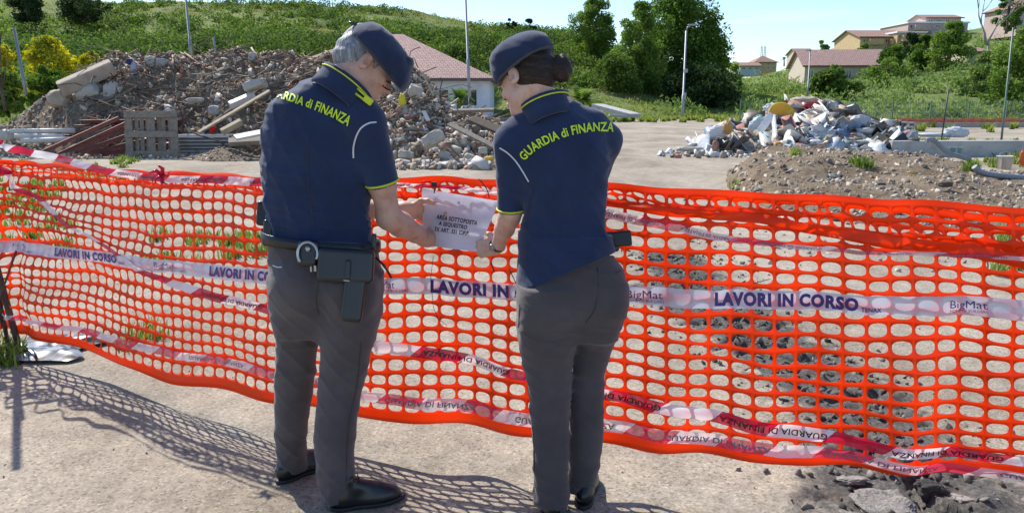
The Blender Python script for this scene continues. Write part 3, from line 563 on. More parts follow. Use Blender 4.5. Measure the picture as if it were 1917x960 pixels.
def building(name, label, cx, cy, z0, w_, dep, h, roof, wm, wins, rz=0, rh=1.5, ov=.45, rm=None, cat='house', nb=3, balc=()):
    """wins: (x, z, w, h) on the front wall, x from the centre"""
    M = Matrix.Translation((cx, cy, z0)) @ Matrix.Rotation(rz, 4, 'Z'); root = empty(name, (cx, cy, z0), label, cat); T = lambda x, y, z: M @ Vector((x, y, z)); Mr = Matrix.Rotation(rz, 4, 'Z')
    # front wall with real openings: strips around sorted windows
    mb = MB(); X0, X1 = -w_/2, w_/2; t = .25
    xs_ = sorted({X0, X1, *[x-ww/2 for x, z, ww, hh in wins], *[x+ww/2 for x, z, ww, hh in wins]}); zs_ = sorted({-1.5, h, *[z for x, z, ww, hh in wins], *[z+hh for x, z, ww, hh in wins]})
    for i in range(len(xs_)-1):
        for j in range(len(zs_)-1):
            xc = (xs_[i]+xs_[i+1])/2; zc = (zs_[j]+zs_[j+1])/2
            if any(abs(xc-x) < ww/2 and z < zc < z+hh for x, z, ww, hh in wins): continue
            mb.add([T(xs_[i], 0, zs_[j]), T(xs_[i+1], 0, zs_[j]), T(xs_[i+1], 0, zs_[j+1]), T(xs_[i], 0, zs_[j+1])], [(0, 1, 2, 3)])
    for x, z, ww, hh in wins:
        a, b_, c_, d_ = (x-ww/2, z), (x+ww/2, z), (x+ww/2, z+hh), (x-ww/2, z+hh)
        for p, q in ((a, b_), (b_, c_), (c_, d_), (d_, a)): mb.add([T(p[0], 0, p[1]), T(q[0], 0, q[1]), T(q[0], t, q[1]), T(p[0], t, p[1])], [(0, 1, 2, 3)])
    mb.add([T(X0, 0, -1.5), T(X0, dep, -1.5), T(X0, dep, h), T(X0, 0, h)], [(0, 1, 2, 3)]); mb.add([T(X1, 0, -1.5), T(X1, dep, -1.5), T(X1, dep, h), T(X1, 0, h)], [(3, 2, 1, 0)]); mb.add([T(X0, dep, -1.5), T(X1, dep, -1.5), T(X1, dep, h), T(X0, dep, h)], [(3, 2, 1, 0)]); mb.add([T(X0, 0, h), T(X1, 0, h), T(X1, dep, h), T(X0, dep, h)], [(0, 1, 2, 3)])
    mb.build('wall', wm, root)
    for x, z, ww, hh in wins:
        fr = MB(); f_ = .07
        for c_, s_ in (((x, t*.5, z+f_/2), (ww, .06, f_)), ((x, t*.5, z+hh-f_/2), (ww, .06, f_)), ((x-ww/2+f_/2, t*.5, z+hh/2), (f_, .06, hh-2*f_)), ((x+ww/2-f_/2, t*.5, z+hh/2), (f_, .06, hh-2*f_)), ((x, t*.5, z+hh/2), (f_, .055, hh-2*f_))): fr.box(T(*c_), s_, Mr)
        fo = fr.build('window', M_WFR, root); gl = MB(); gl.add([T(x-ww/2, t*.7, z), T(x+ww/2, t*.7, z), T(x+ww/2, t*.7, z+hh), T(x-ww/2, t*.7, z+hh)], [(0, 1, 2, 3)]); gl.build('pane', M_GLASS, fo)
    fc = []; a, b_, c_, d_ = T(X0-ov, -ov, h+.02), T(X1+ov, -ov, h+.02), T(X1+ov, dep+ov, h+.02), T(X0-ov, dep+ov, h+.02); ux = Mr @ Vector((1, 0, 0)); uy = Mr @ Vector((0, 1, 0)); rm = rm or M_ROOF2
    if roof == 'hip':
        hp = min(dep, w_)/2; r0, r1 = T(X0+hp if w_ > dep else 0, dep/2, h+rh), T(X1-hp if w_ > dep else 0.01, dep/2, h+rh); quad_uv(fc, [a, b_, r1, r0], ux); quad_uv(fc, [b_, c_, r1], uy); quad_uv(fc, [c_, d_, r0, r1], ux); quad_uv(fc, [d_, a, r0], uy)
    elif roof == 'gable': r0, r1 = T(X0-ov, dep/2, h+rh), T(X1+ov, dep/2, h+rh); quad_uv(fc, [a, b_, r1, r0], ux); quad_uv(fc, [c_, d_, r0, r1], ux)
    elif roof == 'shed': c2, d2 = T(X1+ov, dep+ov, h+rh), T(X0-ov, dep+ov, h+rh); quad_uv(fc, [a, b_, c2, d2], ux)
    if fc: roof_obj('roof', fc, rm, root)
    if roof == 'gable':
        for X_ in (X0, X1): g_ = MB(); g_.add([T(X_, 0, h), T(X_, dep, h), T(X_, dep/2, h+rh*.97)], [(0, 1, 2)]); g_.build('gable_wall', wm, root)
    if roof == 'flat': p = MB(); p.box(T(0, dep/2, h+.15), (w_+.5, dep+.5, .3), Mr); p.build('roof_slab', M_WFR, root)
    if roof in ('hip', 'gable', 'shed'): p = MB(); p.box(T(0, -ov-.03, h-.02), (w_+2*ov, .08, .22), Mr); p.build('gutter', M_FASC, root)
    for (x, z, ww) in balc:
        p = MB(); p.box(T(x, -.6, z), (ww, 1.2, .16), Mr); p.box(T(x, -1.17, z+.55), (ww, .06, .9), Mr); p.box(T(x-ww/2+.03, -.6, z+.55), (.06, 1.1, .9), Mr); p.box(T(x+ww/2-.03, -.6, z+.55), (.06, 1.1, .9), Mr); p.build('balcony', wm, root)
    return root
W_WHITE = wallmat('white_render', (.62, .65, .70)); W_OCHRE = wallmat('ochre_render', (.50, .36, .20)); W_PINK = wallmat('pinkish_render', (.48, .36, .32)); W_CREAM = wallmat('cream_render', (.55, .47, .37)); W_BLUE = wallmat('pale_blue_render', (.35, .42, .50))
v = building('villa', 'low white villa with pinkish tiled roof behind the rubble heap', -10.4, 58, 0, 17.4, 15, 3.05, 'hip', W_WHITE, [(4.9, 1.05, 1.45, 1.3), (7.1, 1.05, 1.35, 1.3), (-2.5, 1.0, 1.4, 1.4)], rh=3.9, ov=.6, rm=M_ROOF)
def bu(name, label, u0, u1, veave, vbase, d, roof, wm, cols, rows_, dep=9, rh=1.5, **k):
    x0 = float(Au(u0))*d; x1 = float(Au(u1))*d; z0 = float(zpix(vbase, d)); h = float(zpix(veave, d))-z0; W = x1-x0; wins = []
    for r_ in range(rows_):
        for c_ in range(cols): wins.append((-W/2+W*(c_+.5)/cols, h*(r_+.28)/rows_, min(1.5, W/cols*.45), h/rows_*.5))
    balc = k.pop('balc', ()); return building(name, label, (x0+x1)/2, d, z0, W, dep, h, roof, wm, wins, rh=rh, balc=[(-W/2+W*a, h*b_, W*c_) for a, b_, c_ in balc], **k)
bu('hill_house', 'small ochre house with hipped roof far off on the skyline', 1412, 1452, 117, 131, 235, 'hip', W_OCHRE, 4, 2, rh=2.2, dep=8)
bu('hill_house', 'pale blue low house beside the small ochre one', 1385, 1422, 124, 133, 225, 'gable', W_BLUE, 3, 1, rh=1.2, dep=7)
bu('hill_house', 'open-porch house with red roof left of the bushy tree', 1490, 1520, 101, 126, 205, 'gable', W_CREAM, 2, 2, rh=1.6, dep=8)
bu('hill_house', 'cream house with tiled roof just right of the bushy tree', 1556, 1602, 97, 116, 195, 'hip', W_CREAM, 3, 1, rh=1.6)
bu('apartment_block', 'long pale house with sloping red roof above the reeds', 1508, 1668, 124, 158, 112, 'gable', W_CREAM, 7, 1, rh=2.6, dep=9, rz=-.10, rm=M_ROOF)
bu('apartment_block', 'ochre apartment block stepped up the right hill', 1604, 1690, 70, 98, 150, 'gable', W_OCHRE, 6, 2, rh=1.8, dep=12, balc=[(.3, .5, .3), (.75, .5, .3)])
bu('apartment_block', 'ochre wing with long balcony right of the stepped block', 1672, 1724, 62, 92, 148, 'flat', W_OCHRE, 4, 2, dep=10, balc=[(.5, .5, .8)])
bu('apartment_block', 'pinkish apartment block with terrace at the top of the hill', 1690, 1800, 44, 82, 160, 'flat', W_PINK, 7, 3, dep=12, balc=[(.2, .66, .25), (.6, .33, .5)])
bu('penthouse', 'small pinkish rooftop dwelling on the topmost apartment block', 1722, 1786, 34, 44, 164, 'gable', W_PINK, 4, 1, rh=1.0, dep=7)
bu('hill_house', 'pale house with red roof behind the bare tree', 1806, 1850, 98, 120, 104, 'gable', W_CREAM, 3, 1, rh=1.0)
bu('hill_house', 'reddish house at the upper right corner above the trees', 1890, 1960, 14, 50, 128, 'hip', W_PINK, 3, 2, rh=2.2)
for i, u in enumerate((1426, 1432)):
    b = Pt(u, 112, 240); t = Pt(u, 86, 240); mb = MB()
    for s in (-.35, .35): mb.tube([b+Vector((s, 0, 0)), t+Vector((s*.4, 0, 0))], .09, 4)
    for k in range(8): p = b.lerp(t, k/8); mb.box(p, (.7, .1, .1))
    o = mb.build('antenna_mast', M_GALV); tag(o, ('left' if i == 0 else 'right')+' of the two lattice masts behind the small ochre house', 'mast')

# far mesh fence, kerb and orange net strip on the right
M_CONC = mat('concrete', (.42, .41, .39), .9, .18, 3, bs=.35, bscale=40, bd=.008); M_ORN = plastic('faded_orange_mesh', (.42, .12, .07), .7, .2)
fn = empty('mesh_fence', (0, 44, 0), 'dark green steel mesh fence in the back right', 'fence'); x0, x1 = float(Au(1390))*44, float(Au(2200))*44; mb = MB()
for i in range(int((x1-x0)/.14)): mb.box((x0+i*.14, 44, .8), (.016, .016, 1.3))
for z in (.3, .8, 1.35): mb.box((0.5*(x0+x1), 43.98, z), (x1-x0, .02, .02))
mb.build('mesh_panel', M_GPOLE, fn); 
for i in range(int((x1-x0)/2.2)): p = MB(); p.box((x0+i*2.2, 44.04, .75), (.06, .06, 1.5)); p.build('post', M_GPOLE, fn)
mb = MB(); mb.box((.5*(x0+x1)+1, 43.6, .12), (x1-x0, .3, .3), bev=.02); o = mb.build('far_kerb_wall', M_CONC); tag(o, 'long low pale concrete kerb in front of the mesh fence', 'kerb')
mb = MB(); xa, xb = float(Au(1690))*43, float(Au(1960))*43; N = 90
for i in range(N):
    xx = xa+(xb-xa)*i/N; a = .50+.04*math.sin(i*.3)+.02*math.sin(i*1.1); mb.add([(xx, 43.2+.05*math.sin(i), .28), (xx+(xb-xa)/N, 43.2+.05*math.sin(i+1), .28), (xx+(xb-xa)/N, 43.22, a), (xx, 43.22, a)], [(0, 1, 2, 3)])
o = mb.build('orange_barrier_net', M_ORN); tag(o, 'far strip of faded orange netting along the mesh fence', 'net')
# ============================================================ orange safety net with its printed band, tapes, sign
NU = [-700, -350, -150, 0, 60, 130, 300, 500, 700, 860, 1000, 1150, 1400, 1560, 1917, 2300, 3000]
ND = [5.25, 5.0, 4.8, 4.52, 4.36, 4.1, 3.7, 3.25, 3.08, 2.96, 2.84, 2.76, 2.63, 2.57, 2.44, 2.34, 2.2]
NT = [285, 288, 292, 299, 303, 309, 320, 331, 334, 329, 337, 346, 358, 366, 388, 402, 430]
NB = [600, 600, 602, 612, 628, 652, 705, 753, 781, 800, 816, 833, 860, 879, 894, 902, 930]
def nsm(arr):
    u = np.arange(-700, 3001, 10.0); y = np.interp(u, NU, arr); k = np.ones(11)/11; y2 = np.convolve(np.pad(y, 5, mode='edge'), k, 'valid'); return lambda q: float(np.interp(q, u, y2))
fD, fT, fB = nsm(ND), nsm(NT), nsm(NB)
def wob(u, e):
    """the net's billowing, metres towards the camera; e = 0 bottom .. 1 top"""
    s = (u+700)/100.0; left = min(1, max(0, (560-u)/500)); w_ = .012*math.sin(s*1.9+e*2)+.008*math.sin(s*4.3-e*5)+.006*math.sin(e*21+s*.8)
    w_ += left*(.022*math.sin(e*14+s*1.4)+.014*math.sin(e*27-s*2.1)) + .02*(1-e)**2*math.sin(s*2.7)
    if u < 90: w_ += min(1, (90-u)/120)*.05*math.sin(s*14+e*6)
    return w_
def netp(u, v, off=0.0):
    d = fD(u); e = (fB(u)-v)/(fB(u)-fT(u)); return Pt(u, v, d) + Vector((-.12, -1, 0)).normalized()*(wob(u, e)+off)
_us = np.arange(-650, 2900, 4.0); _pp = [(Pt(u, fT(u), fD(u))+Pt(u, fB(u), fD(u)))*.5 for u in _us]; _al = np.concatenate([[0], np.cumsum([math.hypot((_pp[i+1]-_pp[i]).x, (_pp[i+1]-_pp[i]).y) for i in range(len(_pp)-1)])])
CELL = .0775; NC = int(_al[-1]/CELL); NR = 17
def uat(s): return float(np.interp(s*CELL, _al, _us))
SEL_T, SEL_B = .020, .040     # solid selvage, as fraction of height
def esp(r):                    # row coordinate 0..NR -> eta
    e = SEL_B+(1-SEL_T-SEL_B)*r/NR; return e
def nsurf(c, r):
    u = uat(c); wv = .35*math.sin(c*.21+r*.5)+.18*math.sin(c*.9+r*1.7)
    lf = min(1, max(0, (520-u)/420))
    rr = r+(wv*.5+lf*.55*math.sin(c*.13+r*.75))*math.sin(math.pi*min(max(r/NR, 0), 1)); e = min(1, max(0, esp(rr))) if r >= 0 and r <= NR else (esp(0)*(1+r) if r < 0 else 1-SEL_T*(1-(r-NR)))
    v = fB(u)+(fT(u)-fB(u))*e + (4*math.sin(c*.35)+2.5*math.sin(c*.83+1))*(1-e)*.6 + (1.6*math.sin(c*1.3)+1.2*math.sin(c*.47))*e
    return netp(u, v)
def flap(c, r):                # the folded-over top: r = 0 at the edge, growing downwards
    u = uat(c); big = min(1, max(0, (u-1050)/750)); tp = netp(u, fT(u)+1.6*math.sin(c*1.3)+1.2*math.sin(c*.47)); drop = (.022+.027*big)*r*(1+.1*math.sin(c*.6+r))
    side = -1; dp = side*(.012*min(r, 1)+.012*math.sin(c*1.1+r*1.3)*min(r, 1)+.02*big*math.sin(r*1.2))
    return tp+Vector((-.12, -1, 0)).normalized()*dp+Vector((.02*r, 0, -drop))
def cellset(fn, c0, c1, r0, r1, hw=.43, hh=.365, ex=2.7, sel=None):
    sq = [(0, 0), (.25, 0), (.5, 0), (.75, 0), (1, 0), (1, .25), (1, .5), (1, .75), (1, 1), (.75, 1), (.5, 1), (.25, 1), (0, 1), (0, .75), (0, .5), (0, .25)]; V = []; F = []; key = {}
    def vid(c, r):
        k = (round(c*400), round(r*400))
        if k not in key: key[k] = len(V); V.append(fn(c, r))
        return key[k]
    for c in range(c0, c1):
        for r in range(r0, r1):
            jw = .02*math.sin(c*2.3+r*1.1); jh = .025*math.sin(c*1.7+r*2.9); inn = []; mid = []
            for (x, y) in sq:
                a, b = x-.5, y-.5; t = math.atan2(b, a); ca, sa = math.cos(t), math.sin(t); q = (abs(ca)**ex+abs(sa)**ex)**(-1/ex)
                inn.append(vid(c+.5+(hw+jw)*q*ca, r+.5+(hh+jh)*q*sa))
            ou = [vid(c+x, r+y) for x, y in sq]
            for i in range(16): j = (i+1) % 16; F.append((ou[i], ou[j], inn[j], inn[i]))
    for (ra, rb) in (sel or []):
        for c in range(c0, c1):
            for q in range(4): F.append((vid(c+q/4, ra), vid(c+(q+1)/4, ra), vid(c+(q+1)/4, rb), vid(c+q/4, rb)))
    return V, F
V, F = cellset(nsurf, 0, NC, 0, NR, sel=[(-1, -.5), (-.5, 0), (NR, NR+1)])
V2, F2 = cellset(flap, 0, NC, 1, 3, sel=[(.6, 1), (3, 3.35), (3.35, 3.7)])
def netmat():
    m, n, l, b = newmat('orange_net_plastic'); P = geo_pos(n); r = ramp(n, [(.3, (.72, .075, .008)), (.6, (.86, .125, .014)), (.8, (.90, .19, .03))]); l.new(noise_n(n, l, 3.5, 5, .65, P), r.inputs[0]); l.new(r.outputs[0], b.inputs['Base Color'])
    b.inputs['Roughness'].default_value = .36; b.inputs['Specular IOR Level'].default_value = .55; bump(n, l, b, noise_n(n, l, 30, 4, .6, P), .25, .004)
    t = n.new('ShaderNodeBsdfTranslucent'); t.inputs[0].default_value = (1.0, .19, .022, 1); x = n.new('ShaderNodeMixShader'); x.inputs[0].default_value = .62; l.new(b.outputs[0], x.inputs[1]); l.new(t.outputs[0], x.inputs[2]); l.new(x.outputs[0], n['Material Output'].inputs[0]); return m
M_NET = netmat()
mb = MB(); mb.add(V, F, 0, True); mb.add(V2, F2, 0, True)
net = mb.build('safety_net', M_NET); so = net.modifiers.new('thickness', 'SOLIDIFY'); so.thickness = .0012
tag(net, 'bright orange plastic safety net with oval holes stretched across the yard', 'safety net')
FBU = [1060, 1140, 1300, 1450, 1600, 1750, 1917, 2200, 2600]; FBV = [366, 377, 396, 414, 438, 461, 486, 520, 560]; FBW = [3, 7, 14, 18, 22, 25, 27, 30, 30]
mb = MB(); Vb = []
for u in np.arange(1064, 2580, 8.0):
    c_, w_ = np.interp(u, FBU, FBV)+2*math.sin(u*.03), np.interp(u, FBU, FBW)
    Vb += [netp(u, c_+w_*(k-.5), .030+.010*math.sin(k*3.1+u*.03)+.006*math.sin(u*.11)) for k in (0, .25, .5, .75, 1)]
nb = len(Vb)//5; mb.add(Vb, [(i*5+k, i*5+k+1, i*5+6+k, i*5+5+k) for i in range(nb-1) for k in range(4)], 0, True)
so2 = mb.build('folded_edge', M_NET, net).modifiers.new('thickness', 'SOLIDIFY'); so2.thickness = .0012
# printed band woven along the net
BU = [-700, -200, 0, 100, 230, 400, 500, 700, 860, 960, 1180, 1400, 1600, 1917, 2300, 2900]; BV = [430, 445, 459, 471, 486, 507, 519, 531, 541, 545, 552, 560, 567, 577, 588, 600]
bandc = lambda u: float(np.interp(u, BU, BV)) + .8*math.sin(u*.02)
def film(name, c1, alpha, tr=.45, rough=.25): return plastic(name, c1, rough, tr, alpha=alpha, bs=.25, bscale=26, bd=.006)
M_BAND = film('printed_white_film', (.74, .70, .78), .93, .3); M_PURP = mat('purple_print', (.07, .035, .20), .5, .15, 30, bs=0)
rows_ = []; mb = MB(); hwb = .0335
for u in np.arange(-640, 2800, 9.0):
    q = hwb/PX(fD(u), 1)*.98; off = .008+.003*math.sin(u*.09); rows_.append([netp(u, bandc(u)+q*k, off+.003*math.sin(u*.05+k*2)) for k in (-1, -.33, .33, 1)])
Vb = [p for r_ in rows_ for p in r_]; Fb = [(i*4+k, i*4+k+1, i*4+5+k, i*4+4+k) for i in range(len(rows_)-1) for k in range(3)]; mb.add(Vb, Fb, 0, True); band = mb.build('printed_band', M_BAND, net)
def band_text(txt, u0, u1, cap, dv=0.0, name='lettering', offset=.012, m=None, sq=1.0):
    def fn(a, b):
        u = u0+(u1-u0)*a; du = 8; s = (bandc(u+du)-bandc(u-du))/(2*du); return netp(u, bandc(u)+dv-(b-.5)*cap, .0145)
    return text_map(txt, fn, name, m or M_PURP, band, offset)
for (a, b, cap) in ((102, 224, 13.5), (394, 540, 16), (805, 1070, 21), (1337, 1602, 22), (1934, 2200, 22), (-200, -75, 13)): band_text('LAVORI IN CORSO', a, b, cap, dv=-1, offset=.055)
for (a, b, s) in ((20, 45, .55), (297, 330, .7), (1172, 1216, 1.0), (1777, 1847, 1.0), (700, 740, .9)):
    band_text('BigMat', a, b if s != 1.0 or a > 1500 else 1240, 14*s, dv=-3*s, offset=0.0); band_text('HOME OF BUILDERS', a, b if a > 1500 else a+(b-a)*1.6, 5*s, dv=9*s, offset=.0)
for (a, b, s) in ((227, 240, .6), (1607, 1646, 1.0)): band_text('TENAX', a, b, 7.5*s, dv=8*s, offset=.03)

# barrier tapes
def tapemat(name, phase=0.0, per=.42, alpha=.93, red=(.60, .012, .06)):
    m, n, l, b = newmat(name); uv = n.new('ShaderNodeUVMap'); uv.uv_map = 'UVMap'; sx = n.new('ShaderNodeSeparateXYZ'); l.new(uv.outputs[0], sx.inputs[0])
    a = n.new('ShaderNodeMath'); a.operation = 'MULTIPLY_ADD'; a.inputs[1].default_value = .045; a.inputs[2].default_value = phase; l.new(sx.outputs[1], a.inputs[0])
    s = n.new('ShaderNodeMath'); s.operation = 'ADD'; l.new(sx.outputs[0], s.inputs[0]); l.new(a.outputs[0], s.inputs[1]); d = n.new('ShaderNodeMath'); d.operation = 'DIVIDE'; d.inputs[1].default_value = per; l.new(s.outputs[0], d.inputs[0])
    f = n.new('ShaderNodeMath'); f.operation = 'FRACT'; l.new(d.outputs[0], f.inputs[0]); r = ramp(n, [(0, red), (.5, (.86, .82, .85))], 'CONSTANT'); l.new(f.outputs[0], r.inputs[0]); l.new(r.outputs[0], b.inputs['Base Color'])
    b.inputs['Roughness'].default_value = .22; P = geo_pos(n); bump(n, l, b, noise_n(n, l, 45, 4, .6, P), .5, .006)
    t = n.new('ShaderNodeBsdfTranslucent'); l.new(r.outputs[0], t.inputs[0]); x = n.new('ShaderNodeMixShader'); x.inputs[0].default_value = .45; l.new(b.outputs[0], x.inputs[1]); l.new(t.outputs[0], x.inputs[2])
    tr = n.new('ShaderNodeBsdfTransparent'); y = n.new('ShaderNodeMixShader'); y.inputs[0].default_value = alpha; l.new(tr.outputs[0], y.inputs[1]); l.new(x.outputs[0], y.inputs[2]); l.new(y.outputs[0], n['Material Output'].inputs[0]); return m
M_TAPE = tapemat('red_white_tape'); M_TAPE2 = tapemat('pale_red_white_tape', .1, .36, .78, (.68, .06, .14)); M_BLK = mat('black_print', (.012, .012, .014), .5, .1, 30, bs=0); M_GRYP = mat('grey_print', (.16, .17, .22), .5, .1, 30, bs=0)
def tape(label, pts, m, txt=None, off=.02, dfn=None, twist=0.0, mtxt=None, flip='rot', start=.1, per=.62, cap=.45, ln=.42):
    c = smooth_line([Vector((p[0], p[1], p[2])) for p in pts], 240); V = []; UV = []; s = 0; prev = None; rows = []
    for i, p in enumerate(c):
        q = c[min(i+1, 239)]-c[max(i-1, 0)]; nrm = Vector((-q.y, q.x, 0)); nrm.normalize(); h = p.z*.43; tw = math.sin(i*.11)*twist
        o = off+.004*math.sin(i*.35)+.003*math.sin(i*.9)
        P3 = [netp(p.x+nrm.x*h*k, p.y+nrm.y*h*k, o+tw*k+.004*math.sin(i*.5+k*3)) for k in (-1, -.5, 0, .5, 1)]
        if prev is not None: s += (P3[2]-prev).length
        prev = P3[2]; rows.append((s, p, nrm, h, o, tw)); V += P3; UV += [(s, k) for k in (0, .25, .5, .75, 1)]
    F = [(i*5+k, i*5+k+1, i*5+6+k, i*5+5+k) for i in range(239) for k in range(4)]; me = bpy.data.meshes.new('barrier_tape'); me.from_pydata([tuple(v) for v in V], [], F); u = me.uv_layers.new(name='UVMap')
    u.data.foreach_set('uv', np.array([UV[i] for f in F for i in f], np.float32).ravel()); me.polygons.foreach_set('use_smooth', [True]*len(F)); o = link_mesh('barrier_tape', me, m); tag(o, label, 'tape', 'red and white tapes tied along the net')
    if txt:
        ss = [r_[0] for r_ in rows]; x = start
        while x+ln < ss[-1]:
            def fn(a, b, x=x):
                if flip == 'rot': a = 1-a; b = 1-b
                else: b = 1-b
                q = np.interp(x+a*ln, ss, range(240)); i = int(q); i2 = min(i+1, 239); t = q-i; p = rows[i][1].lerp(rows[i2][1], t); nrm = rows[i][2]; h = rows[i][3]; oo = rows[i][4]*(1-t)+rows[i2][4]*t; k = -((b-.5)*2*cap)
                return netp(p.x+nrm.x*h*k, p.y+nrm.y*h*k, oo+rows[i][5]*k+.0065)
            text_map(txt, fn, 'lettering', mtxt or M_BLK, o, .02); x += per
    return o
GT = 'GUARDIA DI FINANZA'
tape('red and white tape running highest along the net edge left of the man', [(-90, 245, 14), (60, 284, 17), (150, 304, 15), (250, 325, 15), (330, 334, 15), (420, 337, 17), (492, 341, 17), (620, 344, 12), (745, 345, 10), (800, 347, 8), (870, 351, 9), (945, 360, 9)], M_TAPE, GT, .03, start=1.9, cap=.36, ln=.34, per=.5)
tape('pale tape sagging from behind the woman along the top right of the net', [(1090, 390, 22), (1145, 399, 21), (1250, 418, 19), (1350, 440, 15), (1450, 454, 11), (1600, 466, 9), (1750, 472, 9), (1917, 478, 9), (2050, 480, 9)], M_TAPE2, GT, .05, start=.1, cap=.4, ln=.22, per=.30, mtxt=M_GRYP)
tape('red and white tape slanting from the left edge down past both officers', [(-80, 262, 9), (0, 318, 10), (60, 365, 9), (150, 428, 8), (230, 476, 9), (290, 511, 11), (350, 534, 16), (430, 560, 20), (520, 583, 21), (600, 605, 22), (700, 640, 24), (830, 663, 24), (960, 692, 24), (1140, 737, 26), (1300, 769, 27), (1500, 806, 27), (1640, 830, 24), (1780, 845, 22), (1917, 858, 20), (2100, 872, 20)], M_TAPE, GT, .022, twist=.004, start=2.55, cap=.42, ln=.40, per=.62)
tape('lowest red and white tape hanging near the bottom of the net', [(-60, 575, 11), (60, 596, 12), (150, 616, 13), (230, 634, 15), (330, 657, 17), (420, 674, 18), (520, 696, 20), (600, 712, 21), (700, 733, 22), (850, 755, 25), (990, 775, 27), (1140, 794, 28), (1300, 815, 28), (1450, 833, 26), (1560, 845, 24), (1700, 862, 22), (1917, 884, 20), (2100, 892, 20)], M_TAPE2, GT, .034, twist=.004, start=2.3, cap=.42, ln=.40, per=.60, flip='mir', mtxt=M_GRYP)
kn = MB(); c0 = netp(316, 326, .05)
for i in range(5): t = i*1.2; kn.tube([c0, c0+Vector((.03*math.cos(t), -.01, .035*math.sin(t))), c0+Vector((.055*math.cos(t+.5), -.015, .05*math.sin(t+.5)))], [.012, .010, .004], 6, flat=.35)
M_RTAPE = plastic('red_tape_film', (.66, .03, .09), .25, .4); kno = kn.build('tape_knot', M_RTAPE); tag(kno, 'crumpled red and white knot tying the tape to the net top', 'knot')

# notice in a clear sleeve
TL, TR, BR, BL = netp(795, 350, .055), netp(940, 372, .055), netp(902, 463, .085), netp(799, 452, .075)
def sg(a, b, o=0.0):
    p = (TL*(1-a)+TR*a)*b+(BL*(1-a)+BR*a)*(1-b); return p+Vector((-.1, -1, .1)).normalized()*(.012*math.sin(math.pi*a)*(1-b)+.009*math.sin(a*5+b*4)+.006*math.sin(b*9-a*3)+o)
def sheet(name, m, parent, o, pad=0.0, N=22):
    mb = MB(); V = [sg(-pad+(1+2*pad)*i/N, -pad+(1+2*pad)*j/N, o) for i in range(N+1) for j in range(N+1)]; F = [(i*(N+1)+j, (i+1)*(N+1)+j, (i+1)*(N+1)+j+1, i*(N+1)+j+1) for i in range(N) for j in range(N)]; mb.add(V, F, 0, True); return mb.build(name, m, parent)
M_PAPER = plastic('notice_paper', (.84, .88, 1.0), .5, .26, tc=(.70, .80, 1.0), bs=.12, bscale=18, bd=.004)
sign = sheet('paper_notice', M_PAPER, None, 0); tag(sign, 'white paper notice in a clear sleeve held against the net', 'notice')
m, n, l, b = newmat('clear_sleeve'); gl = n.new('ShaderNodeBsdfGlossy'); gl.inputs['Roughness'].default_value = .12; tr = n.new('ShaderNodeBsdfTransparent'); fx = n.new('ShaderNodeFresnel'); fx.inputs[0].default_value = 1.45
bp = n.new('ShaderNodeBump'); bp.inputs['Strength'].default_value = .5; bp.inputs['Distance'].default_value = .02; l.new(noise_n(n, l, 14, 3, .6, geo_pos(n)), bp.inputs['Height']); l.new(bp.outputs[0], gl.inputs['Normal']); l.new(bp.outputs[0], fx.inputs['Normal'])
ms = n.new('ShaderNodeMixShader'); l.new(fx.outputs[0], ms.inputs[0]); l.new(tr.outputs[0], ms.inputs[1]); l.new(gl.outputs[0], ms.inputs[2]); l.new(ms.outputs[0], n['Material Output'].inputs[0]); M_CLEAR = m
sheet('clear_sleeve', M_CLEAR, sign, .004, .02)
def sign_text(txt, x0, x1, y, cap, slope=0.0, off=.0): return text_map(txt, lambda a, b: sg(x0+(x1-x0)*a, y+cap*b+slope*a, .0022), 'lettering', M_BLK, sign, off)
sign_text('AREA SOTTOPOSTA', .215, .83, .50, .075, off=.03); sign_text('A SEQUESTRO', .265, .70, .395, .07, off=.03); sign_text('EX ART. 321 C.P.P.', .215, .76, .285, .07, off=.03)
sign_text('............................................................', .22, .80, .76, .01); sign_text('.............................................', .36, .62, .795, .01); sign_text('...........................................', .62, .88, .135, .01); sign_text('.................................', .66, .86, .115, .01)
eb = MB(); c_ = .505
for k in range(9):
    t0, t1 = 2*math.pi*k/9, 2*math.pi*(k+1)/9; eb.add([sg(c_+.018*math.cos(t0), .85+.026*math.sin(t0), .0022), sg(c_+.018*math.cos(t1), .85+.026*math.sin(t1), .0022), sg(c_+.012*math.cos(t1), .85+.018*math.sin(t1), .0022), sg(c_+.012*math.cos(t0), .85+.018*math.sin(t0), .0022)], [(0, 1, 2, 3)])
eb.add([sg(c_-.007, .842, .0022), sg(c_+.007, .842, .0022), sg(c_, .862, .0022)], [(0, 1, 2)]); eb.build('emblem', M_GRYP, sign)
M_BLKP = mat('black_plastic', (.014, .014, .015), .35, .2, 20, bs=.05)
clp = empty('binder_clip', netp(819, 342, .07), 'small dark metal clip holding the top of the notice', 'clip'); mb = MB(); c0 = netp(819, 342, .068); mb.box(c0, (.022, .014, .018), bev=.003); mb.build('clip_body', M_DARKM, clp)
mb = MB(); mb.tube([c0+Vector((-.006, 0, .008)), c0+Vector((-.04, -.004, .012)), c0+Vector((-.05, 0, .006))], .002, 6); mb.build('clip_handle', M_DARKM, clp); mb = MB(); mb.tube([c0+Vector((.006, -.004, -.006)), c0+Vector((.0, -.008, -.034))], .0025, 6); mb.build('clip_handle', M_DARKM, clp)
def tie(label, px, r=.0022, off=.075, name='cable_tie'):
    mb = MB(); mb.tube([netp(u, v, off) for u, v in px], r, 6); o = mb.build(name, M_BLKP); tag(o, label, 'cable tie', 'black cable ties on the net')
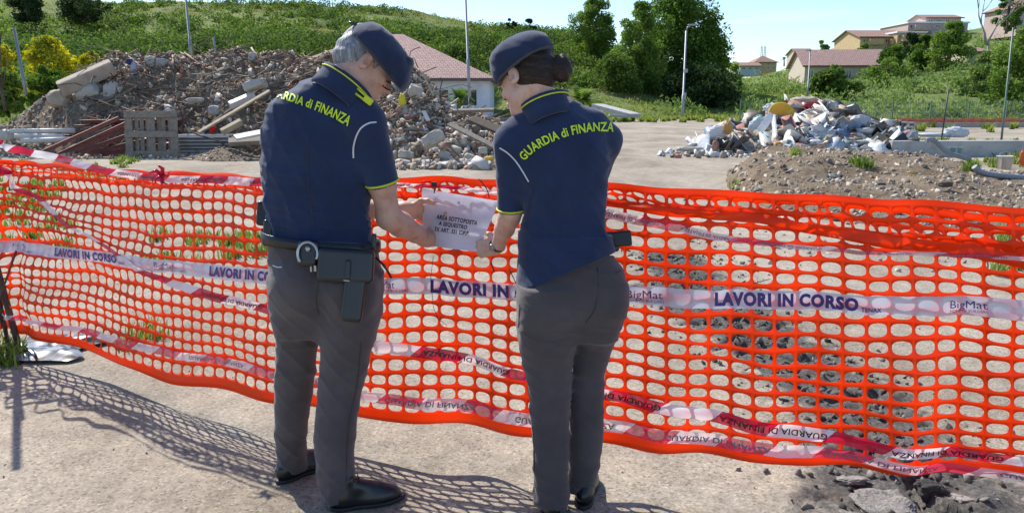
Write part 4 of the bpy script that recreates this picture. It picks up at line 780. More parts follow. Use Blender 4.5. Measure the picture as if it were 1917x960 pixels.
tie('black cable tie sticking up through the top right corner of the notice', [(903, 329), (911, 338), (917, 346), (920, 352), (923, 365)]); tie('thin black cable tie looped under the notice between the hands', [(812, 478), (806, 520), (812, 575), (822, 595), (838, 606)], .0012, .02); tie('pair of black tie ends hanging under the woman\'s hand', [(927, 478), (934, 494)], .0025, .12); tie('short black tie across a net hole left of the right tape print', [(1440, 520), (1410, 530)], .0015, .02)
tie('black tie end hanging from the net just left of the woman\'s thigh', [(955, 498), (972, 532), (966, 552)], .002, .03)

# posts at the left edge, foil sheet
M_RUST = mat('rusty_rod', (.10, .065, .05), .8, .4, 14, bs=.4, bscale=90, bd=.003)
for (lab, u, v, lx, ly) in (('rusty rod leaning outwards at the left end of the net, the nearer one', 47, 662, -.30, .05), ('second rusty rod at the left edge behind the nearer one', 20, 656, -.16, .10)):
    b0 = G(u, v); root = empty('net_post', b0, lab, 'post'); mb = MB(); mb.tube([b0-Vector((0, 0, .2)), b0+Vector((lx*.5, ly*.5, .8)), b0+Vector((lx, ly, 2.0 if lx < -.2 else 1.5))], .019 if lx < -.2 else .012, 8); mb.build('rod', M_RUST, root)
mb = MB(); mb.tube([netp(28, 470, .03), netp(20, 560, .05), netp(6, 610, .07)], .006, 6); o = mb.build('wire_loop', M_RUST); tag(o, 'short wire tying the net to the left rod', 'wire')
m, n, l, b = newmat('foil_hex_print'); vv = n.new('ShaderNodeTexVoronoi'); vv.feature = 'F1'; vv.inputs['Scale'].default_value = 19; l.new(geo_pos(n), vv.inputs[0]); sc = n.new('ShaderNodeSeparateColor'); l.new(vv.outputs['Color'], sc.inputs[0])
r = ramp(n, [(0, (.012, .012, .015)), (.55, (.24, .25, .28))], 'CONSTANT'); l.new(sc.outputs[0], r.inputs[0]); l.new(r.outputs[0], b.inputs['Base Color']); b.inputs['Roughness'].default_value = .3; M_FOIL = m
mb = MB(); N = 26; V = []
c0 = G(92, 656)
for i in range(N+1):
    for j in range(N+1):
        x = (i/N-.5)*.52; y = (j/N-.5)*.5; V.append((c0.x+x+.05*math.sin(j*.4), c0.y+y, .02+.09*fbm(x+3, y+3, .16, 3, 4)*max(0, 1-(abs(x)/.27)**3)*max(0, 1-(abs(y)/.26)**3)))
mb.add(V, [(i*(N+1)+j, (i+1)*(N+1)+j, (i+1)*(N+1)+j+1, i*(N+1)+j+1) for i in range(N) for j in range(N)], 0, True); o = mb.build('crumpled_sheet', M_FOIL); tag(o, 'crumpled black and white patterned sheet on the ground at the left post', 'sheet')
# ============================================================ heaps and loose things in the yard
g = np.random.default_rng(11)
def heap(name, cols, d0, dc, d1, m, a_n=260, d_n=130, rough=.35, seed=0, kind='stuff', plateau=.0):
    """cols: (u, v crest, depth of front foot, depth of crest, depth of back foot)"""
    U_ = Au([c[0] for c in cols]); zc = np.array([max(0, zpix(c[1], c[3])) for c in cols]); f0 = np.array([c[2] for c in cols]); f1 = np.array([c[3] for c in cols]); f2 = np.array([c[4] for c in cols])
    def hz(a, d):
        Z0 = np.interp(a, U_, zc, left=0, right=zc[-1] if plateau else 0); A0, A1, A2 = [np.interp(a, U_, q) for q in (f0, f1, f2)]
        t = np.clip((d-A0)/(A1-A0), 0, 1); k = np.clip((A2-d)/(A2-A1), 0, 1); s = np.where(d < A1, (t**.85), k*k*(3-2*k)); x = a*d
        return Z0*s + (fbm(x, d, .9, 4, seed)-.5)*rough*np.clip(Z0*s*3, 0, 1)*np.clip(s*4, 0, 1) - .06*(Z0*s < .02)
    a = np.linspace(U_[0], U_[-1], a_n); d = np.linspace(f0.min()-.5, f2.max()+.5, d_n); A, D_ = np.meshgrid(a, d, indexing='ij'); Z = hz(A, D_)
    I = np.arange(a_n*d_n).reshape(a_n, d_n); F = np.stack([I[:-1, :-1].ravel(), I[1:, :-1].ravel(), I[1:, 1:].ravel(), I[:-1, 1:].ravel()], 1)
    o = link_mesh(name, mesh_np(name, np.stack([(A*D_).ravel(), D_.ravel(), Z.ravel()], 1), F), m, smooth=True); tag(o, kind=kind); return o, hz
def chunk_templates(n, seed, flat=1.0):
    T_ = []; gg = np.random.default_rng(seed)
    for i in range(n):
        bm = bmesh.new(); P = gg.uniform(-.5, .5, (14, 3))*np.array([1, .8, .6*flat]); P = np.sign(P)*np.abs(P*2)**.6*.5
        for p in P: bm.verts.new(p)
        bmesh.ops.convex_hull(bm, input=bm.verts); bmesh.ops.delete(bm, geom=[v for v in bm.verts if not v.link_faces], context='VERTS'); bmesh.ops.triangulate(bm, faces=bm.faces); bm.verts.index_update()
        T_.append((np.array([v.co[:] for v in bm.verts]), np.array([[v.index for v in f.verts] for f in bm.faces]))); bm.free()
    return T_
TCH = chunk_templates(14, 5); TFL = chunk_templates(8, 6, .25)
TBX = [(np.array([(i*.5, j*.5, k*.5) for i in (-1, 1) for j in (-1, 1) for k in (-1, 1)]), np.array([(0, 1, 3), (0, 3, 2), (4, 6, 7), (4, 7, 5), (0, 4, 5), (0, 5, 1), (2, 3, 7), (2, 7, 6), (0, 2, 6), (0, 6, 4), (1, 5, 7), (1, 7, 3)]))]
def rotm(g, k, tilt=3.14):
    a = g.uniform(0, 2*np.pi, k); b = g.uniform(-tilt, tilt, k)*.5; c = g.uniform(-tilt, tilt, k)*.5
    ca, sa, cb, sb, cc, sc = np.cos(a), np.sin(a), np.cos(b), np.sin(b), np.cos(c), np.sin(c); Z0 = np.zeros(k); O = np.ones(k)
    Rz = np.stack([ca, -sa, Z0, sa, ca, Z0, Z0, Z0, O], 1).reshape(k, 3, 3); Rx = np.stack([O, Z0, Z0, Z0, cb, -sb, Z0, sb, cb], 1).reshape(k, 3, 3); Ry = np.stack([cc, Z0, sc, Z0, O, Z0, -sc, Z0, cc], 1).reshape(k, 3, 3)
    return Rz @ Rx @ Ry
def scatter_chunks(pos, size, T_, g, tilt=3.14):
    """pos (k,3), size (k,3)"""
    k = len(pos); R_ = rotm(g, k, tilt); ti = g.integers(0, len(T_), k); Vs = []; Fs = []; b = 0
    for t in range(len(T_)):
        m_ = ti == t
        if not m_.any(): continue
        V0, F0 = T_[t]; V = np.einsum('kij,knj->kni', R_[m_], V0[None]*size[m_][:, None, :])+pos[m_][:, None, :]; kk = V.shape[0]
        Vs.append(V.reshape(-1, 3)); Fs.append((F0[None]+(np.arange(kk)*len(V0))[:, None, None]+b).reshape(-1, 3)); b += kk*len(V0)
    return np.concatenate(Vs), np.concatenate(Fs)
def on_heap(hz, k, u0, u1, d0, d1, g, lift=0.0, minz=.05, bias=None):
    P = []
    while sum(len(p) for p in P) < k:
        u = g.uniform(u0, u1, k*2); d = g.uniform(d0, d1, k*2); a = Au(u); z = hz(a, d); ok = z > minz
        if bias is not None: ok &= bias(u, d, z)
        P.append(np.stack([a*d, d, z+lift], 1)[ok])
        if len(P) > 40: break
    return np.concatenate(P)[:k]
def sizes(g, k, lo, hi, pw=2.2, fl=(.8, 1, .6)):
    s = lo+(hi-lo)*g.random(k)**pw; return np.stack([s*g.uniform(.8, 1.3, k)*fl[0], s*g.uniform(.7, 1.1, k)*fl[1], s*g.uniform(.6, 1.1, k)*fl[2]], 1)
def merged(name, lst, m, label=None, cat=None):
    Vs = []; Fs = []; b = 0
    for V, F in lst: Vs.append(V); Fs.append(F+b); b += len(V)
    o = link_mesh(name, mesh_np(name, np.concatenate(Vs), np.concatenate(Fs)), m); return tag(o, label, cat, kind='stuff')
def earth(name, c, c2, c3, s=1.6, bs=1.0):
    m, n, l, b = newmat(name); P = geo_pos(n); r = ramp(n, [(.3, c), (.52, c2), (.72, c3)]); l.new(noise_n(n, l, s, 8, .72, P), r.inputs[0])
    r2 = ramp(n, [(.3, (.6, .6, .6)), (.65, (1.2, 1.2, 1.2))]); l.new(noise_n(n, l, s*9, 6, .75, P), r2.inputs[0]); l.new(mixc(n, l, 1, r.outputs[0], r2.outputs[0], 'MULTIPLY'), b.inputs['Base Color']); b.inputs['Roughness'].default_value = .97; b.inputs['Specular IOR Level'].default_value = .1
    bump(n, l, b, noise_n(n, l, s*7, 7, .75, P), bs, .08); return m
M_EARTH = earth('dark_rubble_earth', (.15, .115, .08), (.27, .215, .155), (.40, .335, .255)); M_SAND = earth('pale_dug_earth', (.17, .12, .078), (.31, .235, .162), (.45, .365, .26), 2.2)
# left heap
LC = [(-260, 285, 21, 24, 28), (-60, 252, 21, 24, 28), (0, 236, 21, 24.5, 29), (60, 198, 21, 24.5, 29), (120, 160, 21, 24.5, 30), (170, 128, 21, 24.5, 30), (205, 110, 21, 25, 30), (270, 103, 21, 25, 30), (330, 106, 21, 25, 30), (400, 98, 21, 25, 30), (440, 92, 20.5, 25, 30), (500, 102, 20.5, 25, 30), (560, 112, 20, 25, 30), (620, 112, 19, 24, 29), (700, 118, 18.6, 23, 28),
      (750, 112, 18.4, 22.5, 27), (780, 126, 18.3, 22.5, 27), (805, 165, 18.2, 22.5, 27), (835, 200, 18, 22.5, 27), (870, 218, 17.8, 22, 27), (930, 232, 17.8, 22, 27), (975, 262, 18, 21, 25), (1010, 300, 18.5, 20, 22)]
hp1, hz1 = heap('rubble_heap', LC, 0, 0, 0, M_EARTH, 420, 150, .75, 51); tag(hp1, 'long dark heap of earth and demolition rubble on the left', 'rubble')
BROWN = [(.19, .14, .10), (.28, .21, .155), (.36, .285, .21), (.24, .185, .14), (.44, .37, .29), (.30, .21, .145), (.13, .09, .065), (.50, .44, .36), (.34, .20, .14)]
GREYS = [(.50, .44, .36), (.58, .52, .43), (.44, .38, .30), (.62, .56, .48), (.30, .25, .20), (.46, .38, .29), (.24, .19, .15), (.64, .60, .55), (.42, .25, .18), (.38, .31, .23), (.30, .22, .16), (.22, .16, .11)]
M_BROWNC = palette('brown_rubble', BROWN); M_GREYC = palette('grey_rubble', GREYS, dirt=(.24, .19, .14)); M_WOODC = palette('broken_wood', [(.22, .15, .10), (.30, .22, .15), (.16, .11, .08), (.38, .30, .22), (.26, .17, .11)], bscale=50); M_BRICKC = palette('brick_bits', [(.36, .16, .10), (.42, .22, .15), (.30, .13, .09), (.45, .28, .2)])
P = on_heap(hz1, 13000, -100, 1000, 18, 28, g, .0); s = sizes(g, len(P), .04, .26, 3.2); a1 = scatter_chunks(P, s, TCH+TFL, g); merged('brown_rubble_chips', [a1], M_BROWNC, 'brown earth clods and chips covering the left heap', 'rubble')
P = on_heap(hz1, 1300, 0, 720, 19, 28, g, .02, bias=lambda u, d, z: (np.random.default_rng(1).random(len(u)) < .25+.0012*u)); s = sizes(g, len(P), .06, .36, 3.0); a1 = scatter_chunks(P, s, TCH, g)
P = on_heap(hz1, 4200, 640, 985, 17.8, 26, g, .02); s = sizes(g, len(P), .05, .36, 3.0, (1, .9, .5)); a2 = scatter_chunks(P, s, TCH+TBX, g)
k = 420; u = g.uniform(735, 985, k); d = g.uniform(16.8, 19, k); P = np.stack([Au(u)*d, d, np.maximum(0, hz1(Au(u), d))+.05], 1); a3 = scatter_chunks(P, sizes(g, k, .08, .4, 1.8), TCH+TBX, g)
k = 260; u = g.uniform(-60, 500, k); d = g.uniform(19.8, 21.5, k); P = np.stack([Au(u)*d, d, np.zeros(k)+.03], 1); a4 = scatter_chunks(P, sizes(g, k, .05, .22, 2.4), TCH, g)
merged('grey_rubble_pieces', [a1, a2, a3, a4], M_GREYC, 'pale broken concrete and plaster pieces in the left heap', 'rubble')
P = on_heap(hz1, 420, 100, 960, 18, 26, g, .03); s = sizes(g, len(P), .10, .3, 2, (1, .5, .35)); merged('brick_pieces', [scatter_chunks(P, s, TBX, g)], M_BRICKC, 'red brick pieces scattered through the left heap', 'rubble')
P = on_heap(hz1, 2200, 150, 980, 18, 27, g, .06); k = len(P); s = np.stack([g.uniform(.2, 1.5, k)*g.random(k)**.7, g.uniform(.015, .06, k), g.uniform(.012, .04, k)], 1); merged('wood_splinters', [scatter_chunks(P, s, TBX, g, 1.1)], M_WOODC, 'splintered wood and roots in the left heap', 'wood')
mb = MB(); gg = random.Random(9)
for i in range(70):
    p = Vector(on_heap(hz1, 1, 120, 900, 19, 25, g, .05)[0]); pts = [p]; dr = Vector((gg.uniform(-1, 1), gg.uniform(-1, .2), gg.uniform(.1, 1))).normalized()
    for j in range(5): dr = (dr+Vector((gg.uniform(-.6, .6), gg.uniform(-.4, .4), gg.uniform(-.6, .35)))).normalized(); pts.append(pts[-1]+dr*gg.uniform(.12, .3))
    mb.tube(pts, gg.uniform(.008, .02), 4)
o = mb.build('roots_and_wires', M_RUST); tag(o, 'bent roots and wires sticking out of the left heap', 'wires', kind='stuff')
# individual blocks and boulders
def rock(name, label, u, v, rpx, d, m, sq=(1, .8, .8), seed=0, boxy=.55, cat='boulder', group=None, rot=0.0, sub=3, amp=.18):
    gg = np.random.default_rng(seed); bm = bmesh.new(); bmesh.ops.create_icosphere(bm, subdivisions=sub, radius=1); r_ = PX(d, rpx); off = Vector(gg.uniform(-50, 50, 3)); Rm = Matrix.Rotation(rot, 3, 'Y') @ Matrix.Rotation(gg.uniform(-.4, .4), 3, 'X')
    for vv in bm.verts:
        q = vv.co.copy(); mx_ = max(abs(q.x), abs(q.y), abs(q.z)); q = q.lerp(q/mx_*.85, boxy); nn = noise.fractal(q*1.1+off, 1, 2, 4); q *= 1+amp*nn+.05*noise.noise(q*5+off); q = Vector((q.x*sq[0], q.y*sq[1], q.z*sq[2])); vv.co = Rm @ q*r_
    me = bpy.data.meshes.new(name); bm.to_mesh(me); bm.free(); me.shade_smooth() if boxy < .3 else None; o = link_mesh(name, me, m); o.location = Pt(u, v, d); return tag(o, label, cat, group)
M_ROCK = mat('pale_concrete_block', (.43, .40, .35), .9, .3, 3, bs=.6, bscale=22, bd=.03); M_TAN = mat('tan_concrete', (.42, .34, .26), .9, .3, 2.5, bs=.5, bscale=18, bd=.03)
for i, (u, v, r_, sq, bx, rot, lab) in enumerate([(112, 187, 23, (1, .8, .8), .3, .1, 'big rounded tan boulder at the lower left of the heap'), (168, 177, 24, (1.05, .8, .75), .7, -.5, 'squarish pale concrete block in the middle of the left slope'), (209, 173, 22, (.62, .7, 1.0), .5, .15, 'upright pale concrete block right of the squarish one'), (130, 167, 9, (1, 1, 1), .4, 0, 'small round stone just above the tan boulder'),
      (203, 134, 17, (1, .8, .7), .5, .3, 'pale stone lying against the upper end of the beam'), (281, 114, 10, (1, .8, 1), .4, -.5, 'round pale stone on the heap crest right of the blue rag'), (304, 119, 12, (1.1, .8, .8), .5, .2, 'pale block beside the round stone on the crest'), (446, 115, 10, (1.1, .8, .8), .4, 0, 'small light boulder high on the heap near the man'), (456, 134, 14, (1.1, .8, .8), .5, .3, 'larger light boulder just left of the man\'s shoulder'),
      (112, 231, 15, (1.1, .8, .8), .6, .1, 'grey block at the foot of the left slope'), (402, 207, 11, (1, .8, .9), .3, 0, 'white rounded lump low on the heap left of the man'), (478, 160, 15, (1.6, .8, .6), .7, -.3, 'flat pale slab at the left edge of the man\'s back'), (472, 108, 9, (.8, .8, 1.1), .6, .2, 'upright small block on the crest behind the man'), (365, 188, 10, (1.7, .8, .5), .2, 0, 'white torn bag caught in the left heap'),
      (778, 170, 14, (1, .8, .9), .6, .3, 'light block high beside the man\'s face'), (763, 222, 13, (1.3, .8, .8), .6, .3, 'pale block below the yellow vest'), (810, 260, 20, (1.2, .8, .7), .6, -.5, 'large pale slab in the front rubble behind the notice'), (904, 282, 9, (1, .8, .8), .9, 0, 'small square concrete block near the woman'), (760, 290, 12, (1.3, .8, .7), .5, .1, 'white chunk in the front rubble by the man\'s arm'), (832, 292, 11, (1.2, .8, .8), .5, .2, 'grey chunk at the front edge of the rubble'), (880, 296, 10, (1.2, .8, .8), .5, .4, 'light rounded chunk at the foot of the rubble')]):
    dd_ = 23.2 if u < 250 and v > 150 else (24.6 if v < 140 else (22.0 if u < 740 else (18.0 if v > 240 else 20.5))); rock('concrete_boulder', lab, u, v, r_, dd_, M_TAN if i in (0, 9) else M_ROCK, sq, i, bx, group='boulders in the rubble heap', rot=rot)
def bar(mb, p, q, w_, h_, roll=0.0, mi=0):
    p, q = Vector(p), Vector(q); d = (q-p); L_ = d.length; Q = d.to_track_quat('X', 'Z').to_matrix().to_4x4() @ Matrix.Rotation(roll, 4, 'X'); return mb.box((p+q)/2, (L_, w_, h_), Q, mi, bev=min(w_, h_)*.15)
def plank(name, label, a, b, w_, h_, m, cat, group=None, roll=0.0):
    mb = MB(); bar(mb, a, b, w_, h_, roll); o = mb.build(name, m); return tag(o, label, cat, group)
plank('concrete_beam', 'long tan concrete beam sloping up the left end of the heap', Pt(112, 168, 22.9), Pt(212, 124, 23.6), .45, .42, M_TAN, 'beam', roll=.3)
M_REDST = mat('red_primed_steel', (.20, .06, .05), .55, .35, 4, bs=.2, bscale=30); M_WOOD = mat('weathered_wood', (.25, .21, .17), .85, .3, 9, bs=.5, bscale=60, bd=.01); M_SHEET = mat('grey_metal_sheet', (.36, .36, .37), .45, .2, 3, metal=.35, bs=.15)
M_WOODL = mat('light_wood', (.42, .33, .22), .8, .25, 7, bs=.4, bscale=50, bd=.01); M_WOODD = mat('dark_wood', (.10, .075, .055), .85, .3, 7, bs=.4, bscale=50, bd=.01); M_WPIPE = mat('white_pipe', (.55, .53, .50), .5, .15, 5, bs=.1)
labs = ['longest red steel section slanting across the front of the stack', 'second slanting red steel section just right of the longest', 'third slanting red steel section reaching the pallet', 'red steel section close under the pallet\'s left rail', 'lower red steel section slanting to the pallet', 'lowest slanting red steel section near the ground']
for i, (a, b, c, e) in enumerate([(78, 286, 222, 222), (108, 291, 240, 230), (130, 284, 242, 238), (150, 286, 262, 246), (170, 288, 300, 256), (190, 290, 345, 266)]):
    p, q = Pt(a, b, 20.3+i*.05), Pt(c, e, 20.75+i*.05); p.z = max(p.z, .05); mb = MB(); bar(mb, p, q, .05, .085, .2); bar(mb, p+Vector((0, -.03, .05)), q+Vector((0, -.03, .05)), .10, .014, .2); o = mb.build('steel_section', M_REDST); tag(o, labs[i], 'steel beam', 'red steel sections stacked left of the pallet')
for i in range(7):
    z = .08+.14*i; x0, x1 = float(Au(70+i*14))*21.9, float(Au(330))*21.9; mb = MB(); bar(mb, (x0, 21.75+.1*(i % 2), z), (x1, 22.1, z+.02), .2, .08); bar(mb, (x0, 21.6+.1*(i % 2), z+.05), (x1, 21.95, z+.06), .32, .018); o = mb.build('steel_section', M_REDST)
    tag(o, ['bottom', 'second lowest', 'third', 'middle', 'fifth from the ground', 'sixth from the ground', 'topmost'][i]+' flat-lying dark red section of the stack behind the slanting ones', 'steel beam', 'red steel sections lying flat')
for (lab, u0, u1, v0, v1, d, nn) in (('stack of ribbed grey metal sheets right of the pallet', 332, 438, 252, 290, 21.3, 6), ('stack of grey ribbed sheets partly hidden left of the pallet', 140, 330, 233, 262, 23.0, 5)):
    x0, x1 = float(Au(u0))*d, float(Au(u1))*d; zt = float(zpix(v0, d)); root = empty('sheet_stack', ((x0+x1)/2, d, 0), lab, 'metal sheets')
    for i in range(nn):
        z = zt*(i+.6)/nn; mb = MB(); k = 7; wv = 1.0; V = []; sh = .06*math.sin(i*2.1)
        for j in range(k*4+1):
            y = d-.5+wv*j/(k*4)+.05*math.sin(i); zz = z+(.045 if (j//2) % 2 else 0); V += [(x0+sh, y, zz), (x1+sh, y, zz+.01), (x1+sh, y, zz+.006-.03), (x0+sh, y, zz-.03)]
        mb.add(V, [(j*4, j*4+1, j*4+5, j*4+4) for j in range(k*4)]+[(j*4+3, j*4+7, j*4+6, j*4+2) for j in range(k*4)]+[(0, 3, 2, 1)]); mb.build('metal_sheet', M_SHEET, root)
# pallet leaning upright
pb = Pt(285, 290, 20.4); pb.z = 0.0; pw = PX(pb.y, 98); ph = float(zpix(207, pb.y)); pal = empty('wooden_pallet', pb, 'grey wooden pallet standing upright in front of the heap', 'pallet')
Mt = Matrix.Rotation(-.12, 4, 'X')
def pbx(name, x, y, z, sx, sy, sz): mb = MB(); mb.box(pb+(Mt @ Vector((x, y, z))), (sx, sy, sz), Mt, bev=.008); mb.build(name, M_WOOD, pal)
for x in (-pw/2+.1, 0, pw/2-.1): pbx('stringer', x, 0, ph/2, .2, .03, ph)
for z in (.09, ph*.5, ph-.1): pbx('crossboard', 0, -.035, z, pw, .035, .17)
for i, x in enumerate(np.linspace(-pw/2+.12, pw/2-.12, 9)): pbx('slat', x+.02*math.sin(i*3), .10, ph*.49, .11, .022, ph*.95)
for x in (-pw/2+.1, 0, pw/2-.1):
    for z in (.09, ph*.5, ph-.1): pbx('block', x, .05, z, .13, .075, .13)
def tub(name, label, u, v, rpx, hpx, d, c, cat='bucket', z=None, tilt=0.0, handle=True, rt=1.2):
    b0 = Pt(u, v, d)
    if z is not None: b0.z = z
    r_ = PX(d, rpx); h = PX(d, hpx); m_ = plastic(name+'_plastic', c, .35, .25); root = empty(name, b0, label, cat); M_ = Matrix.Rotation(tilt, 4, 'Y'); mb = MB(); mb.lathe(b0, [(0, 0), (r_, 0), (r_*rt, h), (r_*rt*1.06, h), (r_*rt*1.06, h*.93), (r_*rt*.97, h*.93), (r_*rt*.95, h*.97), (r_*.92, .02), (0, .02)], 20, M_); mb.build('tub', m_, root)
    if handle: mb = MB(); mb.tube([b0+(M_ @ Vector((r_*rt*math.cos(t), -.02, h-.0+r_*.6*math.sin(t)))) for t in np.linspace(0, math.pi, 9)], .006, 6); mb.build('handle', M_GALV, root)
tub('small_bucket', 'small red bucket on the grey sheets right of the pallet', 398, 248, 4.6, 11, 21.2, (.70, .02, .04), rt=1.15); tub('small_bucket', 'small green bucket between the red and the blue one', 389, 248, 3.5, 10, 21.4, (.10, .50, .25), rt=1.15); tub('small_bucket', 'small blue bucket left of the green one', 382.5, 249, 4, 8, 21.2, (.04, .16, .42), rt=1.15)
for i, (lab, a, b, c, e, d0, d1, w_, h_, m_) in enumerate([('long light plank sloping up towards the man\'s back', 372, 248, 505, 170, 20.6, 21.6, .12, .05, M_WOODL), ('thin brown plank parallel to the long light one', 388, 236, 500, 158, 21.5, 22.6, .10, .06, M_WOODD), ('short pale post lying low left of the man', 415, 248, 452, 228, 20.3, 20.6, .16, .16, M_WOODL), ('pale grey post lying across the rubble above the sheets', 430, 198, 476, 178, 21.6, 22, .2, .18, M_WPIPE), ('white plank lying flat just left of the man\'s waist', 440, 258, 510, 244, 19.6, 20.2, .25, .06, M_WPIPE), ('weathered plank lying at the foot of the heap left of the man', 428, 266, 505, 262, 20, 20.3, .3, .12, M_WOOD),
     ('dark plank sticking out towards the woman', 882, 222, 985, 266, 19.2, 18.4, .28, .07, M_WOODD), ('brown plank under the dark one', 840, 232, 940, 282, 19.0, 18.2, .16, .05, M_WOOD), ('thin light lath leaning high on the rubble by the man\'s cheek', 790, 135, 812, 180, 20, 20, .05, .04, M_WOODL), ('grey lath lying across the rubble top right of the notice', 850, 208, 925, 206, 20.5, 20.5, .12, .08, M_WOOD), ('white strip standing in the rubble left of the woman', 793, 208, 802, 226, 19, 18.8, .10, .03, M_WPIPE),
     ('sloping concrete slab beside the fan palm', 1118, 198, 1190, 217, 58, 55, 1.2, .3, M_CONC), ('grey board lying flat behind the woman\'s shoulder', 1140, 216, 1172, 219, 54, 54, .9, .15, M_GALV)]):
    plank('plank' if 'slab' not in lab else 'concrete_slab', lab, Pt(a, b, d0), Pt(c, e, d1), w_, h_, m_, 'plank' if 'slab' not in lab else 'slab', 'planks lying in the rubble' if i < 11 else None, roll=.4 if i < 10 else 0)
for i, (lab, a, b, c, e) in enumerate([('upper white pipe lying at the left foot of the heap', 20, 246, 142, 245), ('middle white pipe lying at the left foot of the heap', 28, 255, 120, 256), ('lower white pipe half buried at the left foot of the heap', 40, 264, 138, 261)]):
    mb = MB(); mb.tube([Pt(a, b, 21.3-.2*i), Pt(c, e, 21.5-.2*i)], .07, 10); o = mb.build('white_pipe', M_WPIPE); tag(o, lab, 'pipe', 'white pipes at the foot of the heap')
# cloth-like crumpled things
def rag(name, label, u, v, wpx, hpx, d, c, cat, seed, depth=.5, drape=.35, trans=.25, rough=.5, z=None, sub=4, group=None, amp=.42):
    gg = np.random.default_rng(seed); bm = bmesh.new(); bmesh.ops.create_icosphere(bm, subdivisions=sub, radius=1); off = Vector(gg.uniform(-50, 50, 3)); W, H_ = PX(d, wpx)/2, PX(d, hpx)/2
    for vv in bm.verts:
        q = vv.co.copy(); r1 = 1-abs(noise.noise(q*1.6+off))*1.5; r2 = 1-abs(noise.noise(q*4+off))*1.2; q *= .68+amp*r1*.8+amp*.35*r2; q.z = max(q.z, -.75); vv.co = Vector((q.x*W, q.y*W*depth, q.z*H_))
    me = bpy.data.meshes.new(name); bm.to_mesh(me); bm.free(); me.shade_smooth(); m_ = plastic(name+'_film', c, rough, trans, bs=.6, bscale=12, bd=.04); o = link_mesh(name, me, m_); o.location = Pt(u, v, d)
    return tag(o, label, cat, group)
# right waste heap
RC = [(1230, 292, 22.2, 22.8, 23.5), (1270, 287, 21.8, 23, 24.5), (1320, 274, 21.6, 23.5, 26), (1370, 254, 21.4, 24, 27), (1420, 232, 21, 24.5, 28), (1460, 212, 20.6, 24.8, 28), (1500, 203, 20, 25, 28), (1540, 202, 20, 25, 28), (1580, 206, 20, 25, 28), (1620, 228, 20, 24.5, 28), (1665, 245, 20, 24, 27), (1710, 272, 20.5, 23, 26), (1750, 290, 21, 22, 25)]
hp2, hz2 = heap('waste_heap', RC, 0, 0, 0, M_EARTH, 240, 90, .5, 61); tag(hp2, 'heap of mixed household waste in the middle right of the yard', 'waste')
TRASH = [(.30, .22, .15), (.24, .18, .12), (.40, .33, .25), (.68, .68, .66), (.78, .78, .80), (.52, .50, .46), (.10, .09, .08), (.20, .15, .11), (.60, .55, .45), (.30, .36, .40), (.80, .80, .78), (.06, .06, .07), (.38, .30, .22), (.66, .70, .74), (.14, .22, .34), (.45, .20, .16), (.70, .66, .58), (.36, .42, .40)]
M_TRASH = palette('mixed_waste', TRASH, .5, bscale=14, bd=.04, dirt=(.22, .17, .12), dirtf=.25)
P = on_heap(hz2, 1500, 1240, 1720, 20, 27, g, .06); s = sizes(g, len(P), .15, .85, 2.2, (1.3, .9, .10)); a1 = scatter_chunks(P, s, TFL, g, 2.4)
P = on_heap(hz2, 1500, 1235, 1720, 20, 27, g, .05); s = sizes(g, len(P), .05, .28, 2); a2 = scatter_chunks(P, s, TCH+TFL, g); k = 150; u = g.uniform(1240, 1480, k); d = g.uniform(20.2, 22.6, k); a3 = scatter_chunks(np.stack([Au(u)*d, d, np.zeros(k)+.05], 1), sizes(g, k, .05, .35, 2.2), TCH+TFL, g)
merged('mixed_waste', [a1, a2, a3], M_TRASH, 'mixed scraps, torn sheets and packaging on the waste heap', 'waste')
WH = (.74, .74, .75)
